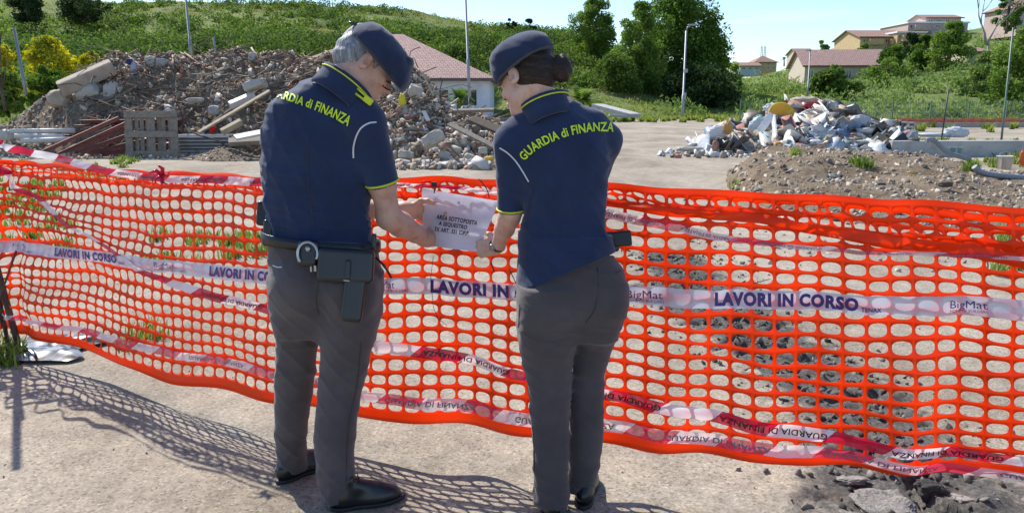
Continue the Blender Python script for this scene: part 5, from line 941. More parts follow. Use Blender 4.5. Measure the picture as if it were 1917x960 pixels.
for i, (nm, lab, u, v, w_, h_, d, c, cat) in enumerate([('plastic_bag', 'large white plastic bag spread across the front of the waste heap', 1541, 254, 66, 24, 21.4, WH, 'bag'), ('plastic_bag', 'white pillow-like bag on the upper left of the waste heap', 1446, 203, 34, 17, 24.2, (.66, .70, .72), 'bag'), ('plastic_bag', 'white bag leaning at the lower left end of the waste heap', 1343, 250, 36, 30, 22.6, WH, 'bag'), ('plastic_bag', 'pale bag under the yellow basin', 1425, 240, 46, 40, 22.6, (.62, .68, .70), 'bag'), ('cloth_bundle', 'red cloth bundle near the top of the waste heap', 1524, 197, 36, 14, 24.2, (.50, .06, .07), 'cloth'), ('cloth_bundle', 'beige cloth bundle on the very top of the waste heap', 1505, 190, 56, 16, 25, (.55, .48, .38), 'cloth'),
      ('cardboard_piece', 'orange-brown cardboard piece standing left on the waste heap', 1363, 241, 16, 26, 22.4, (.62, .38, .12), 'cardboard'), ('plastic_sheet', 'blue plastic sheet at the lower right of the waste heap', 1606, 284, 32, 12, 20.6, (.06, .20, .50), 'sheet'), ('plastic_bag', 'orange bag low in front of the waste heap', 1458, 272, 20, 12, 20.8, (.80, .34, .03), 'bag'), ('plastic_sheet', 'light blue sheet in the middle of the waste heap', 1570, 245, 34, 30, 22.0, (.48, .56, .66), 'sheet'), ('plastic_bag', 'grey white crumpled bag on the right shoulder of the waste heap', 1610, 228, 40, 24, 22.8, (.60, .60, .62), 'bag'), ('cloth_bundle', 'dark cloth heaped low left on the waste heap', 1370, 272, 34, 22, 21.8, (.07, .06, .055), 'cloth'),
      ('cloth_bundle', 'black rag under the basin on the waste heap', 1492, 238, 30, 20, 22.4, (.035, .03, .03), 'cloth'), ('plastic_sheet', 'pale green sheet on the left slope of the waste heap', 1422, 226, 26, 20, 23.0, (.22, .46, .36), 'sheet'), ('plastic_bag', 'brownish crushed container at the left foot of the waste heap', 1339, 274, 13, 20, 21.6, (.48, .27, .20), 'container'), ('plastic_bag', 'flat whitish wrapper at the far left of the waste heap', 1290, 279, 50, 10, 22.0, (.60, .58, .52), 'wrapper'), ('cloth_bundle', 'cream cloth with folds below the red cloth', 1522, 215, 44, 20, 23.4, (.60, .56, .48), 'cloth'), ('plastic_bag', 'small white bag at the foot of the dirt mound', 1462, 310, 22, 12, 15.0, WH, 'bag'), ('plastic_bag', 'crumpled ochre wrapper alone on the yard', 1299, 315, 17, 8, 17.8, (.50, .34, .12), 'wrapper'),
      ('tarpaulin', 'white tarpaulin lying crumpled behind the low wall', 1790, 249, 44, 22, 29, (.64, .68, .72), 'tarpaulin'), ('tarpaulin', 'flat white sheet left of the crumpled tarpaulin', 1748, 253, 60, 9, 29, (.62, .66, .68), 'tarpaulin'), ('hi_vis_vest', 'yellow vest-like cloth caught in the rubble near the man\'s chin', 753, 190, 13, 26, 20.2, (.72, .66, .04), 'cloth'), ('plastic_bag', 'small yellow bag at the foot of the rubble behind the notice', 916, 297, 18, 9, 17.6, (.78, .55, .06), 'bag'), ('cloth_strip', 'blue and white rag hanging on the crest of the left heap', 251, 138, 12, 50, 24, (.50, .54, .62), 'cloth'), ('cloth_bundle', 'dark blue rag at the top of the hanging white strip', 243, 116, 13, 12, 24, (.03, .05, .16), 'cloth'), ('plastic_bag', 'bright white lump at the lower left foot of the rubble heap', 8, 254, 38, 22, 21.4, (.60, .58, .54), 'bag'), ('cloth_bundle', 'light beige crumpled bag at the right of the waste heap top', 1475, 225, 40, 20, 23.6, (.66, .60, .48), 'bag'), ('plastic_bag', 'small yellow wrapper lying on the dug earth right of the fence line', 1708, 325, 21, 10, 12.5, (.62, .42, .13), 'wrapper')]):
    rag(nm, lab, u, v, w_, h_, d, c, cat, 40+i)
vv_ = []; ff_ = []; b_ = 0; bm = bmesh.new(); bmesh.ops.create_icosphere(bm, subdivisions=3, radius=1); bm.verts.index_update(); V0 = [v.co.copy() for v in bm.verts]; F0 = np.array([[v.index for v in f.verts] for f in bm.faces]); bm.free(); Pq = on_heap(hz2, 110, 1250, 1700, 20, 26.5, g, .08)
for i, p in enumerate(Pq):
    off = Vector(g.uniform(-50, 50, 3)); sx = g.uniform(.12, .42); Rq = Matrix.Rotation(g.uniform(0, 6.28), 3, 'Z') @ Matrix.Rotation(g.uniform(-.9, .9), 3, 'X'); V_ = []
    for q in V0: k_ = .6+.55*(1-abs(noise.noise(q*1.8+off))*1.8)+.2*noise.noise(q*5+off); w_ = Rq @ Vector((q.x*sx*k_, q.y*sx*.8*k_, q.z*sx*.38*k_)); V_.append((w_.x+p[0], w_.y+p[1], w_.z+p[2]))
    vv_.append(np.array(V_)); ff_.append(F0+b_); b_ += len(V0)
o = link_mesh('crumpled_film', mesh_np('crumpled_film', np.concatenate(vv_), np.concatenate(ff_)), M_TRASH, smooth=True); tag(o, 'crumpled films, rags and bags all over the waste heap', 'waste', kind='stuff')
# yellow basin tipped on its side
bb = Pt(1463, 217, 23.0); root = empty('plastic_basin', bb, 'yellow plastic basin tipped over on the waste heap', 'basin'); Mb = Matrix.Rotation(R(62), 4, 'X') @ Matrix.Rotation(.3, 4, 'Z'); q = PX(23, 24); mb = MB(); mb.lathe(bb, [(0, -q*.6), (q*.6, -q*.6), (q*.95, q*.1), (q*1.08, q*.1), (q*1.08, q*.16), (q*.9, q*.16), (q*.55, -q*.52), (0, -q*.52)], 24, Mb); mb.build('bowl', plastic('yellow_plastic', (.78, .52, .05), .4, .3), root)
M_PVC = mat('grey_pvc', (.22, .24, .27), .4, .15, 5, bs=.05); M_BRP = mat('brown_panel', (.20, .16, .11), .6, .25, 6, bs=.2); M_WPAN = mat('white_panel', (.66, .66, .64), .6, .12, 6, bs=.1)
for nm, lab, a, b, d0, c, e, d1, w_, h_, m_, cat, roll in [('panel', 'brown furniture panel at the right foot of the waste heap', 1634, 258, 21, 1678, 283, 20.6, .42, .10, M_BRP, 'panel', .9), ('panel', 'upright white strip leaning in the waste heap under the basin', 1448, 222, 22.2, 1452, 262, 21.4, .30, .05, M_WPAN, 'panel', 1.5), ('panel', 'white board sloping left of the basin', 1418, 252, 22, 1446, 214, 22.6, .22, .04, M_WPAN, 'panel', .6), ('panel', 'dark flat screen-like panel right of the waste heap', 1668, 286, 20.6, 1700, 262, 21, .5, .05, M_DARKM, 'panel', 1.1), ('panel', 'olive grey board lying across the top right of the waste heap', 1562, 222, 23.4, 1612, 208, 23.8, .5, .05, M_BRP, 'panel', 1.0), ('panel', 'thin light slat on the left foot of the waste heap', 1400, 296, 17.5, 1432, 292, 17.5, .2, .06, M_CONC, 'slat', 0)]:
    plank(nm, lab, Pt(a, b, d0), Pt(c, e, d1), w_, h_, m_, cat, roll=roll)
for i, (lab, pts, d, r_) in enumerate([('grey pipe curving out of the right side of the waste heap', [(1565, 258), (1585, 262), (1610, 274), (1640, 290)], 21, .07), ('grey pipe lying across the middle of the waste heap', [(1505, 240), (1530, 238), (1548, 228)], 22.4, .07), ('grey flexible hose looping over the low concrete wall', [(1733, 263), (1745, 262), (1758, 272), (1775, 287), (1800, 294), (1814, 299), (1816, 306)], 18, .06), ('grey hose running out of the picture at the right', [(1824, 312), (1835, 322), (1860, 328), (1917, 333), (1990, 338)], 13, .05)]):
    mb = MB(); mb.tube(smooth_line([Pt(u, v, d) for u, v in pts], 24), r_, 10); o = mb.build('grey_hose', M_PVC); tag(o, lab, 'hose')
pp = Pt(1450, 345, 13.2); root = empty('drain_pipe', pp, 'short grey drain pipe with its dark mouth facing the camera', 'pipe'); mb = MB(); mb.lathe(pp, [(.088, -.30), (.088, -.06), (.102, -.06), (.102, .06), (.088, .06), (.082, 0), (.08, -.30)], 24, Matrix.Rotation(R(78), 4, 'X') @ Matrix.Rotation(0, 4, 'Z')); o = mb.build('pipe_shell', M_PVC, root); mb = MB(); mb.lathe(pp, [(0, -.12), (.085, -.12)], 24, Matrix.Rotation(R(78), 4, 'X')); mb.build('pipe_mouth_shade', M_DARKM, root)  # dark disc inside the open pipe stands in for the shade of its mouth
for i, (u, v, w_, h_, lab) in enumerate([(1672, 236, 22, 22, 'grey concrete block with holes, leftmost of the row behind the waste heap'), (1688, 238, 16, 20, 'grey concrete block in the middle of the row behind the waste heap'), (1703, 238, 14, 18, 'grey concrete block at the right end of the row behind the waste heap')]):
    p = Pt(u, v, 29); root = empty('concrete_block', p, lab, 'concrete block', 'hollow concrete blocks'); W_, H_ = PX(29, w_), PX(29, h_); mb = MB()
    for s_ in (-1, 1): mb.box(p+Vector((s_*(W_/2-.03), 0, 0)), (.06, .3, H_)); mb.box(p+Vector((0, 0, s_*(H_/2-.03))), (W_-.125, .3, .06))
    mb.box(p+Vector((0, .1, 0)), (W_-.125, .05, H_-.125)); mb.build('block_shell', M_CONC, root)
# low concrete wall
mb = MB(); d0 = 20.6; xw = float(Au(1681))*d0; zt = float(zpix(264, d0)); mb.box((xw+8, d0+.55, zt/2-.1), (16, .35, zt+.2), Matrix.Rotation(.05, 4, 'Z'), bev=.02); o = mb.build('low_concrete_wall', M_CONC); tag(o, 'low pale concrete wall behind the dug earth on the right', 'wall')
# dug earth on the right
DC = [(1290, 385, 12.5, 14, 18), (1340, 358, 13.4, 14, 18), (1370, 338, 12.8, 14.4, 18), (1400, 312, 12, 14.8, 19), (1430, 286, 11.2, 15, 19.6), (1460, 276, 10.4, 15.5, 19.8), (1500, 269, 10, 15.5, 20), (1560, 277, 9.6, 15, 20), (1650, 290, 9.2, 14.5, 19.6), (1750, 298, 8.8, 14, 19), (1815, 311, 8.6, 13.6, 18), (1870, 330, 8.4, 13, 17), (1917, 336, 8.2, 13, 17), (2100, 342, 8, 13, 17), (2400, 350, 8, 13, 17), (2500, 400, 8, 13, 17)]
dm, hz3 = heap('dug_earth', DC, 0, 0, 0, M_SAND, 420, 260, .34, 71, 'stuff'); tag(dm, 'bank of pale dug earth and clods behind the right part of the net', 'earth')
M_CLOD = palette('earth_clods', [(.30, .235, .17), (.38, .31, .23), (.45, .375, .29), (.24, .185, .135), (.50, .43, .34), (.15, .12, .09), (.42, .37, .31)], dirt=(.26, .20, .15))
P = on_heap(hz3, 5200, 1330, 2250, 8, 18, g, .0, .02); s = sizes(g, len(P), .02, .16, 3.4); a1 = scatter_chunks(P, s, TCH+TFL, g); k = 900; u = g.uniform(1290, 2200, k); d = g.uniform(6.6, 12, k); a2 = scatter_chunks(np.stack([Au(u)*d, d, np.maximum(0, hz3(Au(u), d))+.005], 1), sizes(g, k, .01, .09, 3), TCH+TFL, g); merged('earth_clods', [a1, a2], M_CLOD, 'loose clods and stones on the dug earth', 'clods')
for i, (u, v, r_, d, m_, lab) in enumerate([(1523, 343, 10, 12, M_ROCK, 'flat pale stone on the front of the dug earth'), (1486, 328, 12, 13, M_TAN, 'brown stone at the left of the dug earth'), (1645, 347, 9, 11.5, M_WOODD, 'dark lump of tarmac in the dug earth'), (1770, 345, 10, 11, M_WOODD, 'dark tarmac lump further right in the dug earth'), (1560, 330, 8, 12.6, M_ROCK, 'small pale stone in the dug earth centre')]): rock('stone', lab, u, v, r_, d, m_, (1.4, .9, .6), 90+i, .4, 'stone')
tub('white_bucket', 'white bucket standing on the earth at the right edge', 1879, 316, 12, 24, 14, (.72, .70, .68), rt=1.12); tub('blue_pot', 'left one of two small pale blue pots by the low wall', 1781, 288, 6, 12, 18.3, (.16, .34, .42), 'pot', handle=False, rt=1.1); tub('blue_pot', 'right one of two small pale blue pots by the low wall', 1794, 288, 5.5, 12, 18.4, (.22, .40, .50), 'pot', handle=False, rt=1.1)
rag('net_scrap', 'scrap of orange netting cut off by the right edge', 1916, 297, 14, 34, 15.5, (.75, .20, .06), 'net scrap', 99)
# small ridge of dark soil by the pallet
SC = [(300, 305, 20.2, 20.8, 21.4), (340, 296, 19.4, 20.4, 21.2), (372, 286, 19, 20.2, 21), (400, 278, 19, 20.2, 21), (430, 282, 19, 20.2, 21), (460, 290, 19, 20.2, 21), (500, 300, 19, 20.2, 21), (540, 310, 19.5, 20.2, 21)]
sm, hz4 = heap('soil_ridge', SC, 0, 0, 0, M_EARTH, 160, 60, .25, 81); tag(sm, 'low ridge of dark soil in front of the grey sheets', 'soil')
P = on_heap(hz4, 500, 300, 530, 18.8, 21, g, .0, .01); merged('soil_clods', [scatter_chunks(P, sizes(g, len(P), .02, .14, 3), TCH, g)], M_BROWNC, 'brown clods on the low soil ridge', 'clods')
# yard gravel and litter, near pebbles, broken tarmac
k = 2600; x = g.uniform(-4.5, 4.5, k); y = 1.6+8*g.random(k)**1.5; z = ground_z(x, y); M_PEB = palette('loose_pebbles', [(.12, .11, .10), (.38, .35, .31), (.50, .47, .43), (.07, .065, .06), (.30, .26, .22), (.45, .42, .38)]); merged('loose_pebbles', [scatter_chunks(np.stack([x, y, z+.002], 1), sizes(g, k, .003, .016, 4), TCH, g)], M_PEB, 'tiny loose pebbles and grit on the ground', 'pebbles')
k = 3000; y = g.uniform(1.8, 7.6, k); cx_ = np.interp(y, [1.8, 2.6, 2.85, 3.6, 5.6, 7.5], [1.75, 1.68, 1.62, 1.78, 1.5, 1.6]); x = cx_+g.normal(size=k)*.27; M_TARB = palette('tarmac_bits', [(.04, .037, .035), (.08, .074, .067), (.14, .13, .115), (.22, .20, .18), (.055, .05, .046)], bscale=80); merged('tarmac_crumbs', [scatter_chunks(np.stack([x, y, ground_z(x, y)+.003], 1), sizes(g, k, .006, .06, 3.2), TCH+TFL, g)], M_TARB, 'dark crumbs of broken tarmac along the torn strip', 'tarmac')
M_SLAB = mat('grey_tarmac_slab', (.27, .245, .215), .95, .5, 40, bs=.9, bscale=110, bd=.01)
for i, (u, v, r_, sq, lab, m_) in enumerate([(1655, 942, 58, (1, .8, .16), 'large broken grey tarmac slab at the bottom edge right of the woman', M_SLAB), (1740, 916, 27, (1, .8, .7), 'dark rough tarmac lump right of the broken slab', None), (1822, 932, 38, (1.2, .8, .18), 'low tarmac slab at the lower right corner', M_SLAB), (1590, 897, 30, (1.2, .7, .22), 'thin tarmac piece under the net edge', M_SLAB), (1412, 700, 14, (1, .8, .4), 'flat brown stone behind the net', M_TAN)]):
    d = G(u, v).y; o = rock('tarmac_slab' if i < 4 else 'stone', lab, u, v, r_, d, m_ or mat('dark_tarmac', (.055, .05, .046), .95, .4, 18, bs=1, bscale=120, bd=.01), sq, 120+i, .6, 'tarmac slab' if i < 4 else 'stone', sub=4, amp=.42); o.location.z = .0
# grass tufts
def tufts(name, lst, m, label, hgt=(.05, .16), per=26):
    V = []; F = []; gg = np.random.default_rng(77)
    for (u0, u1, v0, v1, n_) in lst:
        for i in range(n_):
            c = G(gg.uniform(u0, u1), gg.uniform(v0, v1)); s_ = c.y*.0009; hz_ = max(0, float(hz3(float(Au(u0)), c.y)) if u0 > 1390 else 0); R_ = .05+.02*c.y**.5
            for j in range(per):
                th = gg.uniform(0, 6.283); r_ = R_*gg.random(); p = np.array([c.x+r_*math.cos(th), c.y+r_*math.sin(th), hz_]); h = gg.uniform(*hgt); ln = gg.normal(size=2)*h*.35; w_ = .0035+s_; a = gg.uniform(0, 3.14); wx = np.array([math.cos(a)*w_, math.sin(a)*w_, 0]); q = p+np.array([ln[0]*.4, ln[1]*.4, h*.6]); t = p+np.array([ln[0], ln[1], h]); b_ = len(V); V += [p-wx, p+wx, q+wx*.7, q-wx*.7, t]; F += [(b_, b_+1, b_+2, b_+3), (b_+3, b_+2, b_+4, b_+4)]
    F = [f if f[2] != f[3] else f[:3] for f in F]; mb = MB(); mb.add(V, F); o = mb.build(name, m); return tag(o, label, 'grass', kind='stuff')
M_TUFT = leafmat('tuft_grass', (.10, .16, .03), (.20, .27, .06), (.36, .34, .14), scale=3)
tufts('grass_tufts', [(-150, 140, 300, 470, 60), (100, 240, 300, 345, 22), (0, 130, 345, 380, 14), (270, 380, 440, 500, 12), (400, 500, 445, 492, 16), (215, 270, 294, 308, 8), (240, 320, 620, 650, 4), (-60, 40, 640, 690, 10)], M_TUFT, 'sparse grass tufts on the yard behind the left part of the net')
tufts('earth_weeds', [(1585, 1625, 350, 356, 6), (1800, 1830, 345, 352, 5), (1470, 1490, 335, 342, 3), (1820, 1990, 290, 318, 40), (1700, 1917, 262, 275, 26), (1370, 1385, 350, 356, 3), (1860, 1917, 440, 520, 8)], M_TUFT, 'weeds growing on and behind the dug earth', (.06, .2))
tufts('yard_edge_grass', [(950, 1420, 215, 230, 160), (1640, 1990, 222, 250, 60)], M_GRASS, 'grass strip along the far edge of the yard', (.15, .4), 40)
# ============================================================ the two officers
def fabric(name, c, rough=.85, sc=9, bs=.35, weave=900):
    m, n, l, b = newmat(name); P = geo_pos(n); r = ramp(n, [(.3, tuple(x*.78 for x in c)), (.55, c), (.75, tuple(x*1.25 for x in c))]); l.new(noise_n(n, l, sc, 5, .6, P), r.inputs[0]); l.new(r.outputs[0], b.inputs['Base Color'])
    b.inputs['Roughness'].default_value = rough; b.inputs['Sheen Weight'].default_value = .25; b.inputs['Sheen Roughness'].default_value = .5; b.inputs['Specular IOR Level'].default_value = .3
    ad = n.new('ShaderNodeMath'); ad.operation = 'MULTIPLY_ADD'; ad.inputs[1].default_value = .16; l.new(noise_n(n, l, weave, 2, .5, P), ad.inputs[0]); l.new(noise_n(n, l, 11, 4, .55, stretch(n, l, P, (1, 1, .45)), .8), ad.inputs[2]); bump(n, l, b, ad.outputs[0], bs, .014); return m
M_NAVY = fabric('navy_polo_fabric', (.015, .030, .082)); M_TROU = fabric('grey_trouser_fabric', (.088, .073, .076), .8, 7, .4); M_BERET = fabric('beret_wool', (.018, .030, .072), .95, 12, .3, 500)
M_YTRIM = mat('yellow_trim', (.62, .70, .03), .6, .08, 30, bs=0); M_WPIP = mat('white_piping', (.62, .64, .70), .6, .05, 30, bs=0)
mt, n_, l_, b_ = newmat('neon_letters'); b_.inputs['Base Color'].default_value = (.66, .86, .02, 1); b_.inputs['Roughness'].default_value = .55; M_NEON = mt
def skin(name, c):
    m, n, l, b = newmat(name); P = geo_pos(n); r = ramp(n, [(.3, (c[0]*.84, c[1]*.70, c[2]*.68)), (.5, c), (.72, (min(1, c[0]*1.1), c[1]*1.1, c[2]*1.1))]); l.new(noise_n(n, l, 22, 5, .6, P), r.inputs[0]); l.new(r.outputs[0], b.inputs['Base Color'])
    b.inputs['Roughness'].default_value = .5; b.inputs['Subsurface Weight'].default_value = .12; b.inputs['Subsurface Radius'].default_value = (.012, .005, .003); b.inputs['Subsurface Scale'].default_value = .6; b.inputs['Specular IOR Level'].default_value = .4
    bump(n, l, b, noise_n(n, l, 260, 4, .6, P), .12, .002); return m
M_SKM = skin('tanned_skin', (.58, .35, .26)); M_SKW = skin('light_skin', (.66, .43, .33))
def hairmat(name, c1, c2, c3, scl, ax):
    m, n, l, b = newmat(name); P = geo_pos(n); q = stretch(n, l, P, scl, ax); r = ramp(n, [(.3, c1), (.5, c2), (.7, c3)]); f = noise_n(n, l, 60, 5, .7, q, 1.2); l.new(f, r.inputs[0]); l.new(r.outputs[0], b.inputs['Base Color']); b.inputs['Roughness'].default_value = .5; b.inputs['Specular IOR Level'].default_value = .35; bump(n, l, b, f, .9, .006); return m
M_HGREY = hairmat('grey_hair', (.10, .10, .105), (.26, .26, .27), (.50, .50, .50), (1, 1, .28), (.2, .5, 0)); M_HBRN = hairmat('dark_brown_hair', (.010, .006, .004), (.028, .015, .010), (.07, .035, .022), (.25, 1, 1.2), (0, .2, 0))
M_LEATH = mat('black_leather', (.013, .013, .014), .32, .25, 12, bs=.25, bscale=160, bd=.002, spec=.6); M_CHROME = mat('worn_metal', (.45, .45, .46), .3, .15, 20, metal=.9, bs=.05)
M_SOLE = mat('black_rubber', (.012, .012, .012), .6, .2, 20, bs=.2, bscale=100, bd=.002); M_LASH = mat('dark_brow', (.02, .014, .011), .8, .2, 60, bs=.3); M_BROWG = mat('grey_brow', (.14, .12, .11), .8, .3, 90, bs=.3); M_LIP = mat('lip_skin', (.42, .17, .14), .5, .1, 40, bs=.1)

def rows(lst, dep, ratio=.56, phi=0.0):
    """traced silhouette rows (v, left u, right u[, depth, ratio]) -> loft rows"""
    o = []
    for r_ in lst:
        v, a, b = r_[:3]; d = r_[3] if len(r_) > 3 else dep; rt = r_[4] if len(r_) > 4 else ratio; p, q = Pt(a, v, d), Pt(b, v, d); w_ = (q.x-p.x)/2*.955; A = w_/math.sqrt(math.cos(phi)**2+(rt*math.sin(phi))**2); o.append((p.z, (p.x+q.x)/2, d, A, A*rt, phi))
    return o
def folds(px, amp, seed, zsc=1.0):
    """pseudo-random cloth folds; amp(x,y,z)"""
    r = np.random.default_rng(seed); K = [(r.normal(size=3)*np.array([16, 9, 26*zsc]), r.uniform(0, 6.28)) for _ in range(5)]; W_ = [(r.normal(size=3)*5, r.uniform(0, 6.28)) for _ in range(3)]
    def fn(x, y, z):
        a = sum(.35*np.sin(x*k[0]+y*k[1]+z*k[2]+p) for k, p in W_); s = 0
        for k, p in K: t = np.sin(x*k[0]+y*k[1]+z*k[2]+p+2.2*a); s = s+(1-np.abs(t))**2.2-.35
        return s/5*amp(x, y, z)
    return fn
def hand(F, wrist, D, N, T, sc=1.0, curl=(.9, 1.0, .8), spread=.02, thumb=None, k=.006, wr=.026):
    """D towards the knuckles, N the palm's facing, T the thumb side; five fingers curled towards N"""
    w_ = Vector(wrist); D, N, T = [Vector(a).normalized() for a in (D, N, T)]; pl = .088*sc; knuck = []
    for i, (off, ln) in enumerate(((.030, 1.0), (.010, 1.06), (-.010, 1.0), (-.028, .93))):
        kn = w_+D*pl*ln+T*off*sc; knuck.append(kn); F.cone(w_+T*off*.55*sc+D*.01, kn, .0165*sc, .0125*sc, k=.014)
    F.cone(w_-D*.015, w_+D*.02, wr*sc, .022*sc, k=.02)
    L_ = ((.042, .026, .020), (.046, .029, .021), (.042, .027, .020), (.034, .021, .018))
    for i, kn in enumerate(knuck):
        p = kn; a = 0; r_ = (.0098, .0098, .0092, .0082)[i]*sc
        for j in range(3):
            a += curl[j]*(1+.07*i); d = (D*math.cos(a)+N*math.sin(a)+T*spread*(1.5-i)).normalized(); q = p+d*L_[i][j]*sc; F.cone(p, q, r_*(1-.07*j), r_*(.93-.07*j), k=.0035); p = q
    t0 = w_+D*.022*sc+T*.024*sc+N*.008; th = thumb or [(D*.6+T*.8+N*.35), (D*.9+T*.35+N*.5), (D*.9+T*.05+N*.6)]
    p = t0; rr = (.0155, .0125, .0112, .0095)
    for j, (d, ln) in enumerate(zip(th, (.036, .032, .026))): q = p+Vector(d).normalized()*ln*sc; F.cone(p, q, rr[j]*sc, rr[j+1]*sc, k=.007); p = q
def head_axes(f, u):
    f = Vector(f).normalized(); u = (Vector(u)-f*Vector(u).dot(f)).normalized(); s = f.cross(u).normalized(); return f, u, s      # s = the head's right side
def head(F, C, f, u, s, fem=0, neck=None):
    A = (f, s, u); C = Vector(C); P = lambda a, b, c: C+f*a+s*b+u*c
    F.ell(P(-.012, 0, .030), (.094, .074, .086), A, 0); F.ell(P(.022, 0, .022), (.072, .068, .078), A, .02)
    F.ell(P(.032, 0, -.040), (.058, .054-.004*fem, .062), A, .03); F.ell(P(.062, 0, -.088), (.026, .028-.005*fem, .022), A, .03)      # face, chin
    F.cone(P(.010, .040, -.062), P(.066, .014, -.094), .020, .014, .022); F.cone(P(.010, -.040, -.062), P(.066, -.014, -.094), .020, .014, .022)
    F.ell(P(.078, 0, .018), (.014, .046, .011), A, .014)                                     # brow
    for b in (-1, 1):
        F.ell(P(.092, .030*b, -.002), (.017, .017, .011), A, .010, 's'); F.ell(P(.074, .031*b, -.003), (.0125, .0125, .0125), A, .004); F.ell(P(.064, .040*b, -.030), (.020, .018, .017), A, .02)
    F.cone(P(.086, 0, .006), P(.104-.004*fem, 0, -.036), .0075, .0105, .010); F.ell(P(.106-.005*fem, 0, -.041), (.0135, .0115, .0095), A, .006)
    for b in (-1, 1): F.ell(P(.094, .012*b, -.045), (.010, .0075, .0075), A, .005); F.ell(P(.100, .007*b, -.053), (.006, .0035, .004), A, .003, 's')
    F.ell(P(.086, 0, -.066), (.012, .023, .0055), A, .006); F.ell(P(.084, 0, -.076), (.012, .019, .006), A, .006); F.ell(P(.094, 0, -.071), (.008, .024, .0018), A, .002, 's')
    for b in (-1, 1):                                                                         # ears
        e = P(-.012, .073*b, -.012); ea = ((f*.93-u*.2+s*b*.35).normalized(), (s*b-f*.38).normalized(), (u+f*.2).normalized())
        F.ell(e+s*b*.006-f*.004, (.020, .0085, .033), ea, .005); F.ell(e+s*b*.014+f*.001-u*.002, (.012, .008, .021), ea, .004, 's'); F.ell(e+s*b*.009+f*.001-u*.024, (.009, .006, .010), ea, .004); F.ell(e+s*b*.004+f*.010-u*.004, (.005, .006, .008), ea, .004)
def collar(name, C, ax, up, rx, ry, h, m, parent, a0, a1, flare=.12, yl=.82, drop=0.0, back=None):
    """a turned-up polo collar: a tapered band round the neck axis with a yellow line near its edge"""
    ax = Vector(ax).normalized(); e1 = Vector(up); e1 = (e1-ax*e1.dot(ax)).normalized(); e2 = ax.cross(e1); C = Vector(C); N = 56; V = []; mb = MB()
    prof = [(-.02, 0, 1.04), (h*.2, 0, 1.01), (h*.75, 0, 1.0), (h, .004, 1.01), (h+.004, .0, .985), (h, -.004, .96), (h*.6, -.004, .955), (-.02, -.004, .98)]; K = len(prof)
    pos = lambda t, hh, ro, rs: C+(e1*math.cos(t)*(rx*rs+ro)+e2*math.sin(t)*(ry*rs+ro))+ax*(hh-drop*(1-math.cos(t))*.5)
    for i in range(N+1):
        t = a0+(a1-a0)*i/N
        for (hh, ro, rs) in prof: V.append(pos(t, hh, ro, rs))
    F = [(i*K+j, i*K+(j+1) % K, (i+1)*K+(j+1) % K, (i+1)*K+j) for i in range(N) for j in range(K)]; mb.add(V, F, 0, True); mb.f += [tuple(range(K))[::-1], tuple(N*K+j for j in range(K))]; mb.mi += [0, 0]; mb.sm += [False]*2
    o = mb.build(name, m, parent); mb = MB(); mb.tube([pos(a0+(a1-a0)*i/N, h*yl, .0035, 1.0) for i in range(N+1)], .0026, 6); mb.build('yellow_trim', M_YTRIM, o); return o, pos
def limb(F, pts, rs, k=.02): F.chain([Vector(p) for p in pts], rs, k)
def sleeve(F, pts, rs, el, seed):
    """a short sleeve cut square at its hem, merged into the shirt"""
    G_ = Field(F.lo, F.lo+(F.n-1)*F.h, F.h); G_.n = F.n; G_.D = np.full(F.n, 1.0, np.float32); G_.ax = F.ax; G_.chain(pts, rs, .01); e = Vector(pts[-1]); d = (e-Vector(pts[-2])).normalized()
    G_.cone(e-d*.03, e+d*.15, rs[-1]-.009, rs[-1]-.009, 0, 's'); G_.plane_cut(e, tuple(d)); a, b = F.D, G_.D; k = .04; far = np.ones_like(a); x, y, z = np.meshgrid(*F.ax, indexing='ij', sparse=True); t = np.clip(((x-e.x)*d.x+(y-e.y)*d.y+(z-e.z)*d.z+.07)/-.05, 0, 1)*0+np.clip(-((x-e.x)*d.x+(y-e.y)*d.y+(z-e.z)*d.z)/.08, .1, 1); kk = k*t
    h = np.clip(.5+.5*(a-b)/kk, 0, 1); F.D = (a+(b-a)*h-kk*h*(1-h)).astype(np.float32)
def sleeve_hem(name, c, axis, r, m, parent, w_=.004, sq=1.0):
    mb = MB(); a = Vector(axis).normalized(); e1 = a.orthogonal().normalized(); e2 = a.cross(e1); pts = [Vector(c)+e1*math.cos(t)*r+e2*math.sin(t)*r*sq for t in np.linspace(0, 2*math.pi, 41)]; mb.tube(pts, w_, 6, cap=False); return mb.build(name, m, parent)
